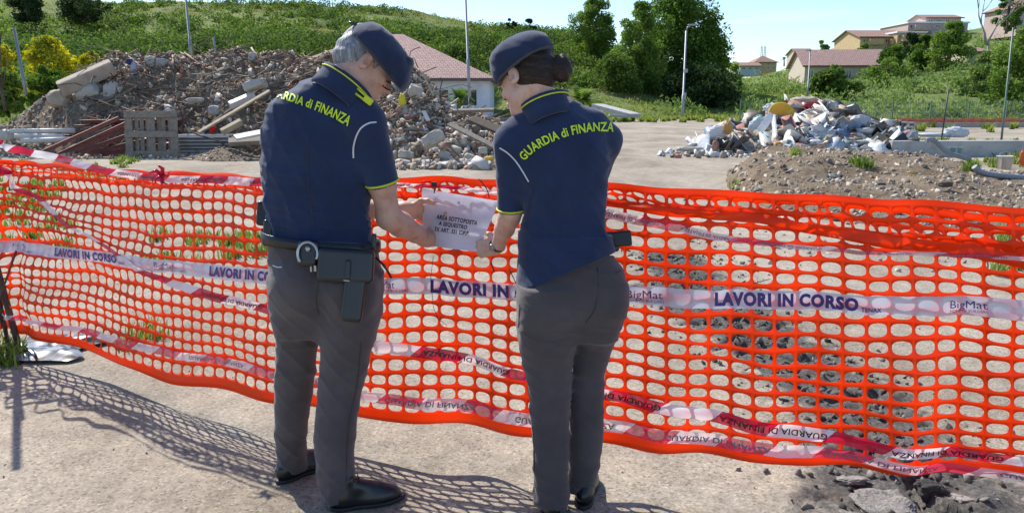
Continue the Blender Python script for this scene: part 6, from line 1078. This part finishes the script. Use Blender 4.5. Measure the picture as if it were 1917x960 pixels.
def shoe(name, heel, ang, m, parent, L_=.29, W_=.052):
    """black leather shoe from the heel point on the ground, pointing along ang"""
    h = Vector(heel); D = Vector((math.cos(ang), math.sin(ang), 0)); Sd = Vector((-D.y, D.x, 0)); F = Field(h-Vector((.35, .35, .01)), h+Vector((.35, .35, .16)), .005); A = (D, Sd, Vector((0, 0, 1)))
    F.ell(h+D*.055+Vector((0, 0, .045)), (.062, W_*.74, .045), A, 0); F.ell(h+D*.15+Vector((0, 0, .036)), (.095, W_*.86, .040), A, .03); F.ell(h+D*(L_-.075)+Vector((0, 0, .028)), (.082, W_, .036), A, .03); F.cone(h+D*.055+Vector((0, 0, .05)), h+D*.06+Vector((0, 0, .115)), W_*.72, W_*.70, .02); F.cone(h+D*.09+Vector((0, 0, .085)), h+D*.17+Vector((0, 0, .058)), .030, .028, .02)
    F.plane_cut(h+Vector((0, 0, .016)), (0, 0, -1)); o = link_mesh(name, F.mesh(name), m, parent)
    F = Field(h-Vector((.35, .35, .01)), h+Vector((.35, .35, .05)), .005); F.ell(h+D*.055+Vector((0, 0, .012)), (.068, W_*.82, .05), A, 0); F.ell(h+D*.17+Vector((0, 0, .012)), (.11, W_*.85, .05), A, .02); F.ell(h+D*(L_-.075)+Vector((0, 0, .012)), (.086, W_*1.06, .05), A, .03); F.plane_cut(h+Vector((0, 0, .018)), (0, 0, 1)); F.plane_cut(h+Vector((0, 0, .001)), (0, 0, -1)); link_mesh('sole', F.mesh('sole'), M_SOLE, o)
    mb = MB()
    for i in range(4): c = h+D*(.10+.022*i)+Vector((0, 0, .108-.011*i)); mb.tube([c-Sd*.022, c+Vector((0, 0, .006)), c+Sd*.022], .0025, 6)
    c = h+D*.10+Vector((0, 0, .115)); mb.tube([c, c+Sd*.02+Vector((0, 0, .012)), c+Sd*.035-D*.01], .002, 6); mb.tube([c, c-Sd*.02+Vector((0, 0, .012)), c-Sd*.035-D*.01], .002, 6); mb.build('laces', M_SOLE, o); return o
PH_ = 'GUARDIA di FINANZA'
def back_text(bvh, path, cap, parent, off=.0035):
    pts = smooth_line([Vector((a, b, 0)) for a, b in path], 200); s = [0]
    for i in range(1, 200): s.append(s[-1]+(pts[i]-pts[i-1]).length)
    capf = cap if callable(cap) else (lambda t: cap)
    def fn(a, b):
        q = np.interp(a*s[-1], s, range(200)); i = min(int(q), 198); t = q-i; p = pts[i].lerp(pts[i+1], t); d = pts[min(i+3, 199)]-pts[max(i-3, 0)]; nrm = Vector((d.y, -d.x, 0)).normalized(); c = capf(a); return hit(bvh, p.x+nrm.x*c*b, p.y+nrm.y*c*b, off)
    return text_map(PH_, fn, 'lettering', M_NEON, parent, .022)

# ------------------------------------------------------------ the man
base = Vector((float(Pt(610, 900, 2.72).x), 2.72, 0)); dM = 2.70
F = Field((-1.12, 2.30, 0.0), (-.18, 3.20, 1.86), .0046)
C = Pt(688, 122, 2.72); f, u, s = head_axes(cv(.80, -.50, .33), cv(.50, .80, .20)); head(F, C, f, u, s)
F.chain([Pt(632, 196, 2.70), Pt(650, 158, 2.70), C-f*.03-u*.045], [.074, .066, .060], .03)
TOR = rows([(150, 590, 668, 2.70, .8), (170, 548, 684, 2.70, .62), (190, 520, 694), (215, 506, 700), (250, 499, 702), (300, 497, 697), (350, 500, 690), (400, 506, 690), (440, 508, 692), (470, 508, 698), (520, 512, 700)], dM, .52, .22)
F.loft(TOR, .02, 2.2)
# arms: right (visible) and left (reaching forward behind the torso)
shR, elR, wrR = Pt(686, 232, 2.66), Pt(729, 408, 2.72), Pt(797, 447, 2.90)
hemR = Pt(717, 346, 2.70); F.chain([shR, shR.lerp(hemR, .6), hemR, elR], [.044, .041, .042, .043], .03); F.chain([elR, elR.lerp(wrR, .3), elR.lerp(wrR, .7), wrR], [.044, .0455, .036, .0275], .02)
hand(F, wrR, cv(.78, .12, .60), cv(-.45, .15, .86), cv(.1, .97, -.1), 1.02, (.75, 1.05, .8))
shL, elL, wrL = Pt(530, 232, 2.80), Pt(640, 392, 3.00), Pt(765, 392, 2.96)
F.chain([shL, shL.lerp(elL, .5), elL], [.054, .050, .043], .03); F.chain([elL, elL.lerp(wrL, .3), wrL], [.043, .043, .028], .02); hand(F, wrL, cv(.93, -.2, .15), cv(.05, -.35, -.9), cv(.2, .9, -.3), 1.0, (.35, .6, .5))
# legs (inside the trousers)
LL = [Pt(553, 560, 2.74), Pt(548, 730, 2.80), Pt(547, 868, 2.85)]; RL = [Pt(655, 560, 2.66), Pt(638, 740, 2.66), Pt(630, 895, 2.63)]
for q in (LL, RL): F.chain(q[:2]+[Vector((q[2].x, q[2].y, .13))], [.078, .050, .036], .04)
F.loft(rows([(470, 512, 698), (520, 516, 700), (560, 520, 698)], dM, .6, .22), .03)
man = link_mesh('person', F.mesh('person'), M_SKM); man.data.transform(Matrix.Translation(-base)); man.location = base
tag(man, 'grey-haired man in navy polo, dark beret and grey trousers, head bent, holding the notice', 'person')
bpy.context.view_layer.update()
# shirt
F = Field((-1.10, 2.35, .90), (-.30, 3.12, 1.62), .0046)
ST = rows([(158, 572, 672, 2.70, .78), (170, 538, 684, 2.70, .66), (190, 507, 700, 2.70, .60), (215, 495, 710), (250, 489, 714), (300, 488, 706), (350, 490, 697), (400, 495, 697), (430, 499, 700), (452, 501, 704), (462, 504, 704)], dM, .56, .22)
F.loft(ST, .0, 2.25)
F.warp(folds(0, lambda x, y, z: .012+.017*np.clip((1.20-z)/.18, 0, 1), 3)); F.chain([Pt(600, 178, 2.70), Pt(670, 216, 2.68), shR+Vector((-.008, 0, .004))], [.052, .056, .062], .05)
hemR = Pt(717, 346, 2.70); sleeve(F, [shR, shR.lerp(hemR, .5), hemR], [.063, .0625, .060], elR, 5)
F.chain([Pt(586, 182, 2.72), Pt(540, 210, 2.76), shL], [.05, .05, .056], .05); hemL = Pt(590, 335, 2.92); sleeve(F, [shL, hemL], [.056, .056], elL, 6)
F.warp(folds(0, lambda x, y, z: .004, 4))

pc = Pt(600, 461, 2.6); F.plane_cut(pc, tuple(cv(.05, -1, 0)))
shirt = link_mesh('polo_shirt', F.mesh('polo_shirt'), M_NAVY, man); bv = bvh_of([shirt])
back_text(bv, [(497, 176), (530, 186), (560, 196), (590, 206), (620, 219), (652, 236)], lambda a: 13+5*a, shirt)
ribbon_on(bv, [(704, 229), (690, 231), (676, 240), (667, 256), (662, 276), (662, 296)], 3.0, 'white_piping', M_WPIP, shirt, .0022)
sleeve_hem('yellow_trim', hemR-(hemR-shR).normalized()*.010, hemR-shR, .0605, M_YTRIM, shirt, .0042)
ribbon_on(bv, [(577, 250), (574, 300), (578, 360), (588, 430)], 1.2, 'seam', M_LEATH, shirt, .001)
nk = cv(.50, .72, .16); col, cpos = collar('collar', Pt(632, 180, 2.68), nk, cv(.62, -.45, .1), .102, .094, .062, M_NAVY, shirt, -2.75, 2.75)
bc = bvh_of([col])
badge = MB(); q0 = Pt(684, 184, 2.615)
for k_ in (-1, 1): badge.tube([q0+cv(1, -.8, 0)*.0+cv(.6, .8, 0)*.007*k_, q0+cv(-.78, .62, 0)*.042+cv(.6, .8, 0)*.009*k_], .0042, 6)
badge.box(q0+cv(.78, -.62, 0)*.012, (.034, .012, .024), Matrix.Rotation(R(38), 4, 'Y'), bev=.005); bo = badge.build('collar_badge', M_YTRIM, col)
# trousers
F = Field((-1.08, 2.40, .03), (-.35, 3.08, 1.10), .005)
F.loft(rows([(440, 506, 700), (460, 503, 708), (500, 502, 715), (550, 505, 716), (585, 508, 713, 2.70, .56), (605, 511, 709, 2.70, .48), (625, 516, 702, 2.70, .42)], dM, .60, .22), 0, 2.3)
F.loft(rows([(520, 506, 610, 2.71, 1.2), (560, 507, 606, 2.72, 1.2), (602, 513, 600, 2.74, 1.1), (640, 514, 596, 2.77, 1.0), (684, 512, 594, 2.79), (730, 513, 587, 2.81), (780, 512, 580, 2.82), (820, 512, 576, 2.84), (850, 514, 577, 2.85), (884, 516, 580, 2.86)], 2.75, .95, .1), .035, 2.2)
F.loft(rows([(520, 598, 716, 2.68, 1.2), (560, 600, 717, 2.67, 1.15), (600, 599, 712, 2.66, 1.05), (640, 598, 704, 2.66, 1.0), (690, 597, 692, 2.67), (740, 592, 680, 2.66), (780, 588, 672, 2.65), (820, 585, 668, 2.64), (860, 587, 667, 2.64), (900, 591, 667, 2.63), (925, 594, 664, 2.63), (940, 598, 662, 2.63)], 2.66, .95, .1), .035, 2.2)
for (a, b) in ((560, 540), (655, 545)): F.ell(Pt(a, b, 2.60), (.088, .075, .095), None, .05)
amp = lambda x, y, z: .009+.015*np.clip(1-np.abs(z-.53)/.16, 0, 1)+.018*np.clip((.30-z)/.2, 0, 1)+.006*np.clip(1-np.abs(z-.80)/.08, 0, 1); F.warp(folds(0, amp, 12, 1.2))
F.plane_cut(Pt(600, 452, 2.6), tuple(cv(0.04, 1, 0)), 0)
tro = link_mesh('trousers', F.mesh('trousers'), M_TROU, man); bt_ = bvh_of([tro])
ribbon_on(bt_, [(511, 497), (519, 500), (528, 500)], 2, 'pocket_welt', M_WPIP, tro, .001); ribbon_on(bt_, [(598, 470), (597, 520), (592, 560), (597, 590)], 1.6, 'seam', M_LEATH, tro, .001); ribbon_on(bt_, [(676, 640), (668, 720), (652, 800), (648, 900)], 1.2, 'seam', M_LEATH, tro, .001)
shoe('shoe', G(522, 905), R(50), M_LEATH, man, .26, .044); shoe('shoe', G(624, 955), R(22), M_LEATH, man, .255, .043)
# belt, pouch, holster, cuffs
mb = MB(); e_ = [r_ for r_ in ST if True]
def ring(vL, vR, uL, uR, d, rt, phi, hh, th, m, name, parent, off=.006):
    a, b = Pt(uL, vL, d), Pt(uR, vR, d); c = (a+b)/2; w_ = (b-a).length/2+off; sl = (b.z-a.z)/(b.x-a.x); mb = MB(); N = 60; V = []
    A = w_/math.sqrt(math.cos(phi)**2+(rt*math.sin(phi))**2)
    for i in range(N):
        t = 2*math.pi*i/N; ct, st = math.cos(t), math.sin(t); qq = (abs(ct)**2.25+abs(st)**2.25)**(-1/2.25)
        for (dh, dr) in ((-hh, 0), (hh, 0), (hh, -th), (-hh, -th)): x = (A+dr)*qq*ct; y = (A*rt+dr)*qq*st; X_ = x*math.cos(phi)-y*math.sin(phi); Y_ = x*math.sin(phi)+y*math.cos(phi); V.append((c.x+X_, c.y+Y_, c.z+sl*X_+dh))
    F = [(i*4+j, i*4+(j+1) % 4, ((i+1) % N)*4+(j+1) % 4, ((i+1) % N)*4+j) for i in range(N) for j in range(4)]; mb.add(V, F, 0, True); return mb.build(name, m, parent)
belt = ring(437, 463, 500, 705, 2.70, .57, .22, .019, .006, M_LEATH, 'belt', man, .008)
def rb(name, c, half, A, m, parent, rad=.008, h=.004): F = Field(Vector(c)-Vector((.2, .2, .2)), Vector(c)+Vector((.2, .2, .2)), h); F.rbox(c, half, A, rad); return link_mesh(name, F.mesh(name), m, parent)
AX = (cv(1, -.06, .12), cv(.06, 1, 0), cv(-.12, 0, 1))
pou = rb('holster', Pt(648, 497, 2.53), (.096, .058, .024), AX, M_LEATH, man, .014, .004); AX2 = (cv(1, -.12, .12), cv(.10, 1, 0), cv(-.12, 0, 1))
rb('barrel_pouch', Pt(662, 560, 2.515), (.038, .078, .026), AX2, M_LEATH, pou, .014); rb('flap_strap', Pt(651, 505, 2.497), (.009, .034, .004), AX, M_LEATH, pou, .003, .003); rb('strap_buckle', Pt(649, 525, 2.495), (.012, .003, .004), AX, M_CHROME, pou, .002, .0025)
cuf = rb('handcuff_pouch', Pt(577, 474, 2.545), (.036, .046, .018), AX, M_LEATH, man, .014)
mb = MB(); c_ = Pt(576, 475, 2.515); mb.tube([c_+cv(1, 0, 0)*.034*math.cos(t)+cv(0, 1, 0)*.040*math.sin(t) for t in np.linspace(-.5, 3.9, 24)], .0055, 8); mb.box(c_+cv(1, 0, 0)*.026+cv(0, -1, 0)*.05, (.008, .006, .02)); mb.box(c_+cv(1, 0, 0)*.012+cv(0, -1, 0)*.052, (.006, .006, .018)); mb.build('handcuffs', M_CHROME, cuf)
mb = MB(); mb.lathe(Pt(576, 466, 2.522), [(0, .004), (.009, .003), (.010, 0), (.009, -.003), (0, -.004)], 12, Matrix.Rotation(R(90), 4, 'X')); mb.build('snap', M_CHROME, cuf)
rb('radio_pouch', Pt(494, 400, 2.72), (.022, .045, .03), AX, M_BLKP, man, .01); rb('magazine_pouch', Pt(503, 436, 2.64), (.018, .048, .024), AX, M_LEATH, man, .01); rb('belt_loop', Pt(700, 452, 2.62), (.008, .028, .012), AX, M_LEATH, man, .003)
mb = MB(); mb.tube([Pt(704, 482, 2.62), Pt(714, 492, 2.60), Pt(724, 505, 2.60), Pt(733, 520, 2.61)], .004, 6); mb.tube([Pt(706, 484, 2.62), Pt(720, 496, 2.61), Pt(727, 512, 2.62)], .0025, 6); mb.build('lanyard', M_BLKP, man)
# hair, beret
F = Field(C-Vector((.22, .22, .22)), C+Vector((.22, .22, .24)), .004); A = (f, s, u); P = lambda a, b, c: C+f*a+s*b+u*c
F.ell(P(-.020, 0, .028), (.104, .083, .096), A, 0); F.ell(P(-.058, 0, -.012), (.066, .068, .064), A, .02); F.ell(P(-.05, 0, .075), (.06, .06, .045), A, .02)
F.plane_cut(P(.022, 0, -.010), tuple(f*.80-u*.60)); F.plane_cut(P(-.028, 0, -.052), tuple(f*.25-u*.97)); F.plane_cut(P(.045, 0, 0), tuple(f))
for b in (-1, 1): F.ell(P(-.008, .085*b, -.024), (.030, .030, .040), A, .006, 's')
for b in (-1, 1): F.cone(P(.018, .074*b, .02), P(.020, .072*b, -.018), .011, .006, .006)
F.warp(folds(0, lambda x, y, z: .0055, 5, 2.0)); F.warp(lambda x, y, z: .0022*np.sin(90*(x*f.x*.3+y+z*.9)+4*np.sin(30*x)))
link_mesh('hair', F.mesh('hair'), M_HGREY, man)
bn = cv(.74, .64, .0); bl = cv(.64, -.74, .12); bl = (bl-bn*bl.dot(bn)).normalized(); bd = bn.cross(bl); bcn = Pt(706, 108, 2.72)
F = Field(bcn-Vector((.24, .24, .24)), bcn+Vector((.24, .24, .24)), .004); AB = (bl, bd, bn)
F.ell(bcn+bn*.012, (.128, .112, .078), AB, 0, clip=[(2, -.032)]); F.ell(bcn+bl*.055+bn*.042, (.062, .085, .045), AB, .02); F.ell(bcn-bl*.03+bn*.05, (.075, .08, .038), AB, .02); F.ell(bcn+bl*.108+bn*.002, (.042, .07, .042), AB, .025); F.ell(bcn+bl*.082+bn*.074, (.022, .05, .02), AB, .012)
F.warp(folds(0, lambda x, y, z: .0085, 21, .8)); F.plane_cut(bcn-bn*.014, tuple(-bn)); ber = link_mesh('beret', F.mesh('beret'), M_BERET, man)
bb_ = bvh_of([ber]); ribbon_on(bb_, [(668, 68), (682, 84), (700, 104), (720, 128), (742, 153)], 3.2, 'band', M_LEATH, ber, .001)
mb = MB(); q = Pt(684, 50, 2.70); mb.tube([q+cv(.3, -.9, 0)*.012, q, q+cv(-1, .12, 0)*.025, q+cv(-1, .22, 0)*.055], [.006, .007, .008, .004], 8, flat=.5); mb.tube([q+cv(-1, .2, 0)*.03, q+cv(-1, .25, -.1)*.058], [.004, .003], 6); mb.build('ribbon', M_LEATH, ber)
bh = bvh_of([man]); M_SHAD = mat('nostril_skin', (.20, .07, .05), .7, .1, 40, bs=0)
ribbon_on(bh, [(716, 160), (722, 166), (729, 169), (734, 168)], 2.2, 'eyelashes', M_LASH, man, .001); ribbon_on(bh, [(722, 152), (730, 156), (738, 158)], 3.4, 'eyebrow', M_BROWG, man, .0012)

# ------------------------------------------------------------ the woman
dW = 2.57; base = Vector((float(Pt(1060, 900, dW).x), dW, 0))
F = Field((-.20, 2.20, -.005), (.52, 3.05, 1.80), .0046)
C = Pt(987, 150, dW+.02); f, u, s = head_axes(cv(-.64, -.36, .68), cv(-.14, .90, .30)); head(F, C, f, u, s, 1)
F.chain([Pt(1030, 222, dW), Pt(1016, 196, dW), C-f*.032-u*.045], [.058, .050, .048], .03)
TR_ = [(180, 1000, 1066, dW, .8), (200, 985, 1085), (230, 962, 1122), (260, 952, 1136), (300, 954, 1140), (350, 968, 1136), (400, 990, 1130), (450, 985, 1134), (500, 980, 1146), (560, 975, 1160)]
F.loft(rows(TR_, dW, .54, -.12), .02, 2.2)
shL, elL, wrL = Pt(955, 268, dW), Pt(953, 408, dW+.07), Pt(930, 462, dW+.20)
hemL = Pt(957, 396, dW+.04); F.chain([shL, shL.lerp(hemL, .6), hemL, elL], [.037, .034, .034, .036], .025); F.chain([elL, elL.lerp(wrL, .35), wrL], [.036, .034, .0225], .02); hand(F, wrL, cv(-.80, -.10, .55), cv(.45, .1, .88), cv(.0, .97, -.1), .90, (.75, 1.0, .8), wr=.022)
shR2, elR2, wrR2 = Pt(1136, 262, dW+.03), Pt(1105, 380, dW+.16), Pt(1040, 440, dW+.14)
F.chain([shR2, elR2], [.044, .036], .025); F.chain([elR2, wrR2], [.036, .022], .02); hand(F, wrR2, cv(-1, 0, .1), cv(.0, .1, .98), cv(.0, .97, -.1), .90, (.4, .6, .5), wr=.022)
LL = [Pt(1022, 600, dW), Pt(1030, 760, dW-.01), Vector((Pt(1034, 930, dW).x, dW-.01, .10))]; RL = [Pt(1112, 600, dW+.06), Pt(1100, 760, dW+.09), Vector((Pt(1092, 920, dW+.10).x, dW+.10, .10))]
for q in (LL, RL): F.chain(q[:2]+[Vector((q[2].x, q[2].y, .13))], [.074, .046, .034], .04)
wom = link_mesh('person', F.mesh('person'), M_SKW); wom.data.transform(Matrix.Translation(-base)); wom.location = base
tag(wom, 'woman with dark bun in navy polo, beret and grey trousers, wristwatch hand on the notice', 'person'); bpy.context.view_layer.update()
F = Field((-.16, 2.22, .76), (.50, 2.92, 1.56), .0046)
SW = rows([(196, 1004, 1076, dW, .8), (206, 986, 1092, dW, .70), (222, 968, 1116, dW, .62), (245, 946, 1140), (275, 940, 1149), (320, 946, 1146), (360, 962, 1141), (400, 976, 1138), (440, 968, 1141), (480, 968, 1147, dW, .68), (520, 968, 1154, dW, .76), (552, 969, 1162, dW, .78)], dW, .57, -.12)
F.loft(SW, 0, 2.25); F.warp(folds(0, lambda x, y, z: .010+.018*np.clip((1.17-z)/.16, 0, 1), 8)); F.chain([Pt(1015, 212, dW), Pt(975, 244, dW), shL], [.036, .044, .050], .04); hemL = Pt(957, 396, dW+.04); sleeve(F, [shL, shL.lerp(hemL, .5), hemL], [.0505, .0495, .0485], elL, 7)
F.chain([Pt(1066, 210, dW), Pt(1110, 232, dW+.01), shR2], [.036, .042, .046], .04); hr = Pt(1112, 345, dW+.12); sleeve(F, [shR2, hr], [.046, .044], elR2, 8)
F.ell(Pt(1085, 478, dW-.03), (.085, .10, .055), None, .04)
F.warp(folds(0, lambda x, y, z: .004, 9)); 
F.loft(rows([(440, 975, 1142), (470, 974, 1150), (500, 971, 1171), (530, 968, 1174), (580, 966, 1175)], dW+.01, .64, -.12), .02, 2.35, infl=.011); F.ell(Pt(1030, 572, dW-.055), (.103, .092, .110), None, .03); F.ell(Pt(1122, 556, dW-.035), (.092, .092, .108), None, .03)
F.plane_cut(Pt(968, 551, dW-.12), tuple(cv(.385, -.92, 0))); shirt = link_mesh('polo_shirt', F.mesh('polo_shirt'), M_NAVY, wom); bv = bvh_of([shirt])
back_text(bv, [(982, 301), (1000, 284), (1020, 272), (1045, 261), (1075, 252), (1105, 247), (1132, 246), (1147, 247)], 16, shirt)
ribbon_on(bv, [(936, 277), (950, 286), (964, 300), (977, 318), (990, 340)], 2.6, 'white_piping', M_WPIP, shirt, .0022); sleeve_hem('yellow_trim', hemL-(hemL-shL).normalized()*.010, hemL-shL, .0495, M_YTRIM, shirt, .0036)
ribbon_on(bv, [(990, 340), (1000, 350), (992, 380), (985, 430), (984, 500)], 1.2, 'seam', M_LEATH, shirt, .001)
nk = cv(-.30, .90, .14); col, cpos = collar('collar', Pt(1028, 218, dW-.015), nk, cv(-.8, -.25, -.2), .084, .078, .056, M_NAVY, shirt, -2.8, 2.8)
F = Field((-.16, 2.22, .04), (.54, 2.95, 1.02), .005)
F.loft(rows([(470, 980, 1148), (500, 972, 1171), (530, 969, 1174), (564, 967, 1175), (584, 968, 1172, dW+.01, .60), (600, 970, 1166, dW+.01, .54), (615, 973, 1160, dW+.01, .48), (632, 980, 1150, dW+.01, .42)], dW+.01, .64, -.12), 0, 2.35)
F.loft(rows([(530, 967, 1085, dW, 1.25), (570, 966, 1085, dW, 1.28), (616, 966, 1083, dW, 1.22), (645, 968, 1080, dW, 1.1), (668, 973, 1077), (700, 979, 1074), (731, 985, 1072), (770, 989, 1069), (798, 993, 1068), (850, 996, 1068), (900, 996, 1067), (929, 996, 1067), (952, 999, 1066), (975, 1002, 1066)], dW, .92, -.1), .03, 2.2)
F.loft(rows([(530, 1078, 1174, dW+.02, 1.25), (560, 1080, 1175, dW+.02, 1.3), (600, 1078, 1166, dW+.03, 1.25), (625, 1075, 1158, dW+.04, 1.15), (653, 1070, 1149, dW+.06), (700, 1066, 1134, dW+.07), (772, 1062, 1133, dW+.08), (835, 1060, 1131, dW+.09), (887, 1060, 1120, dW+.10), (925, 1062, 1112, dW+.10), (940, 1064, 1110, dW+.10)], dW, .95, -.1), .03, 2.2)
F.ell(Pt(1030, 572, dW-.055), (.092, .080, .098), None, .045); F.ell(Pt(1122, 556, dW-.035), (.082, .080, .096), None, .045); F.cone(Pt(1082, 615, dW-.13), Pt(1088, 560, dW-.16), .008, .006, .02, 's')
F.warp(folds(0, lambda x, y, z: .008+.017*np.clip(1-np.abs(z-.50)/.18, 0, 1)*np.clip((.14-x)/.1, .35, 1)+.012*np.clip((.25-z)/.2, 0, 1)+.005*np.clip(1-np.abs(z-.76)/.05, 0, 1), 31, 1.3)); F.plane_cut(Pt(1000, 478, dW), tuple(cv(0, 1, 0)))
tro = link_mesh('trousers', F.mesh('trousers'), M_TROU, wom); bt_ = bvh_of([tro])
ribbon_on(bt_, [(1118, 500), (1120, 540), (1112, 580), (1096, 604)], 1.6, 'seam', M_LEATH, tro, .001); ribbon_on(bt_, [(1151, 511), (1160, 508), (1167, 503)], 2.2, 'pocket_welt', M_LEATH, tro, .001); ribbon_on(bt_, [(973, 570), (971, 640), (984, 720), (997, 800), (1001, 880)], 1.2, 'seam', M_LEATH, tro, .001)
ribbon_on(bt_, [(975, 622), (1000, 634), (1040, 640), (1070, 630)], 1.6, 'crease', M_TROU, tro, .001)
shoe('shoe', Vector((Pt(1033, 900, dW).x, dW-.055, 0)), R(95), M_LEATH, wom, .26, .046); shoe('shoe', Vector((Pt(1090, 900, dW+.08).x, dW+.03, 0)), R(80), M_LEATH, wom, .26, .046)
rb('grip', Pt(1163, 447, dW+.01), (.036, .027, .015), (cv(1, .10, -.2), cv(-.10, 1, 0), cv(.2, 0, 1)), M_BLKP, wom, .006, .003); rb('holster', Pt(1143, 452, dW+.02), (.03, .035, .022), AX, M_LEATH, wom, .01)
# watch
wd = (wrL-elL).normalized(); wc = wrL-wd*.012; sb = sleeve_hem('watch', wc, wd, .0265, M_BLKP, wom, .005)
mb = MB(); nv = (cv(-.1, .35, -1)); nv = (nv-wd*nv.dot(wd)).normalized(); Mq = nv.to_track_quat('Z', 'Y').to_matrix().to_4x4(); mb.lathe(wc+nv*.026, [(0, .006), (.013, .006), (.015, .004), (.016, -.004), (0, -.004)], 20, Mq); mb.build('watch_face', M_CHROME, sb)
# hair, bun, beret
F = Field(C-Vector((.24, .24, .24)), C+Vector((.24, .24, .24)), .004); A = (f, s, u); P = lambda a, b, c: C+f*a+s*b+u*c
F.ell(P(-.016, 0, .030), (.098, .080, .092), A, 0); F.ell(P(-.045, 0, -.015), (.060, .062, .058), A, .03); F.plane_cut(P(.048, 0, .0), tuple(f*.85-u*.45)); F.plane_cut(P(-.02, 0, -.050), tuple(f*.35-u*.94))
for b in (-1, 1): F.ell(P(-.006, .088*b, -.026), (.026, .030, .036), A, .006, 's')
bunc = Pt(1051, 129, dW-.02); F.chain([P(-.07, 0, .01), bunc-cv(1, 0, 0)*.02], [.035, .026], .02)
F.warp(lambda x, y, z: .0014*np.sin(260*(z+.3*x)+3*np.sin(25*x+18*y))); hr_ = link_mesh('hair', F.mesh('hair'), M_HBRN, wom)
F = Field(bunc-Vector((.08, .08, .08)), bunc+Vector((.08, .08, .08)), .003); F.ell(bunc, (.036, .036, .048), (cv(1, .1, 0), cv(0, 0, 1), cv(-.1, 1, 0)), 0); F.ell(bunc-cv(1, 0, 0)*.028, (.018, .032, .040), (cv(1, .1, 0), cv(0, 0, 1), cv(-.1, 1, 0)), .008); F.warp(lambda x, y, z: .0020*np.sin(190*(x-bunc.x)+110*(z-bunc.z)*np.sign(x-bunc.x+.01)+2*np.sin(60*y))); link_mesh('bun', F.mesh('bun'), M_HBRN, hr_)
mb = MB(); mb.tube([bunc+cv(1, .6, 0)*.030, bunc+cv(1, .55, 0)*.045], [.006, .003], 6); mb.build('hair_tie', M_LEATH, hr_)
bn = cv(-.50, .85, .12); bl = cv(-.85, -.50, .10); bl = (bl-bn*bl.dot(bn)).normalized(); bd = bn.cross(bl); bcn = Pt(985, 118, dW+.02)
F = Field(bcn-Vector((.24, .24, .24)), bcn+Vector((.24, .24, .24)), .004); AB = (bl, bd, bn)
F.ell(bcn+bn*.010, (.114, .106, .086), AB, 0); F.ell(bcn+bl*.045+bn*.040, (.068, .085, .055), AB, .02); F.ell(bcn+bl*.088+bn*.0, (.036, .065, .040), AB, .02); F.warp(folds(0, lambda x, y, z: .0075, 14, .8)); F.plane_cut(bcn-bn*.010, tuple(-bn)); F.plane_cut(bcn-bl*.105, tuple(-bl))
ber = link_mesh('beret', F.mesh('beret'), M_BERET, wom); bb_ = bvh_of([ber]); ribbon_on(bb_, [(931, 160), (944, 143), (960, 130), (985, 116), (1010, 106), (1034, 101)], 2.6, 'band', M_LEATH, ber, .001)
bh = bvh_of([wom]); ribbon_on(bh, [(940, 180), (944, 185), (948, 187)], 2.2, 'eyelashes', M_LASH, wom, .0015)
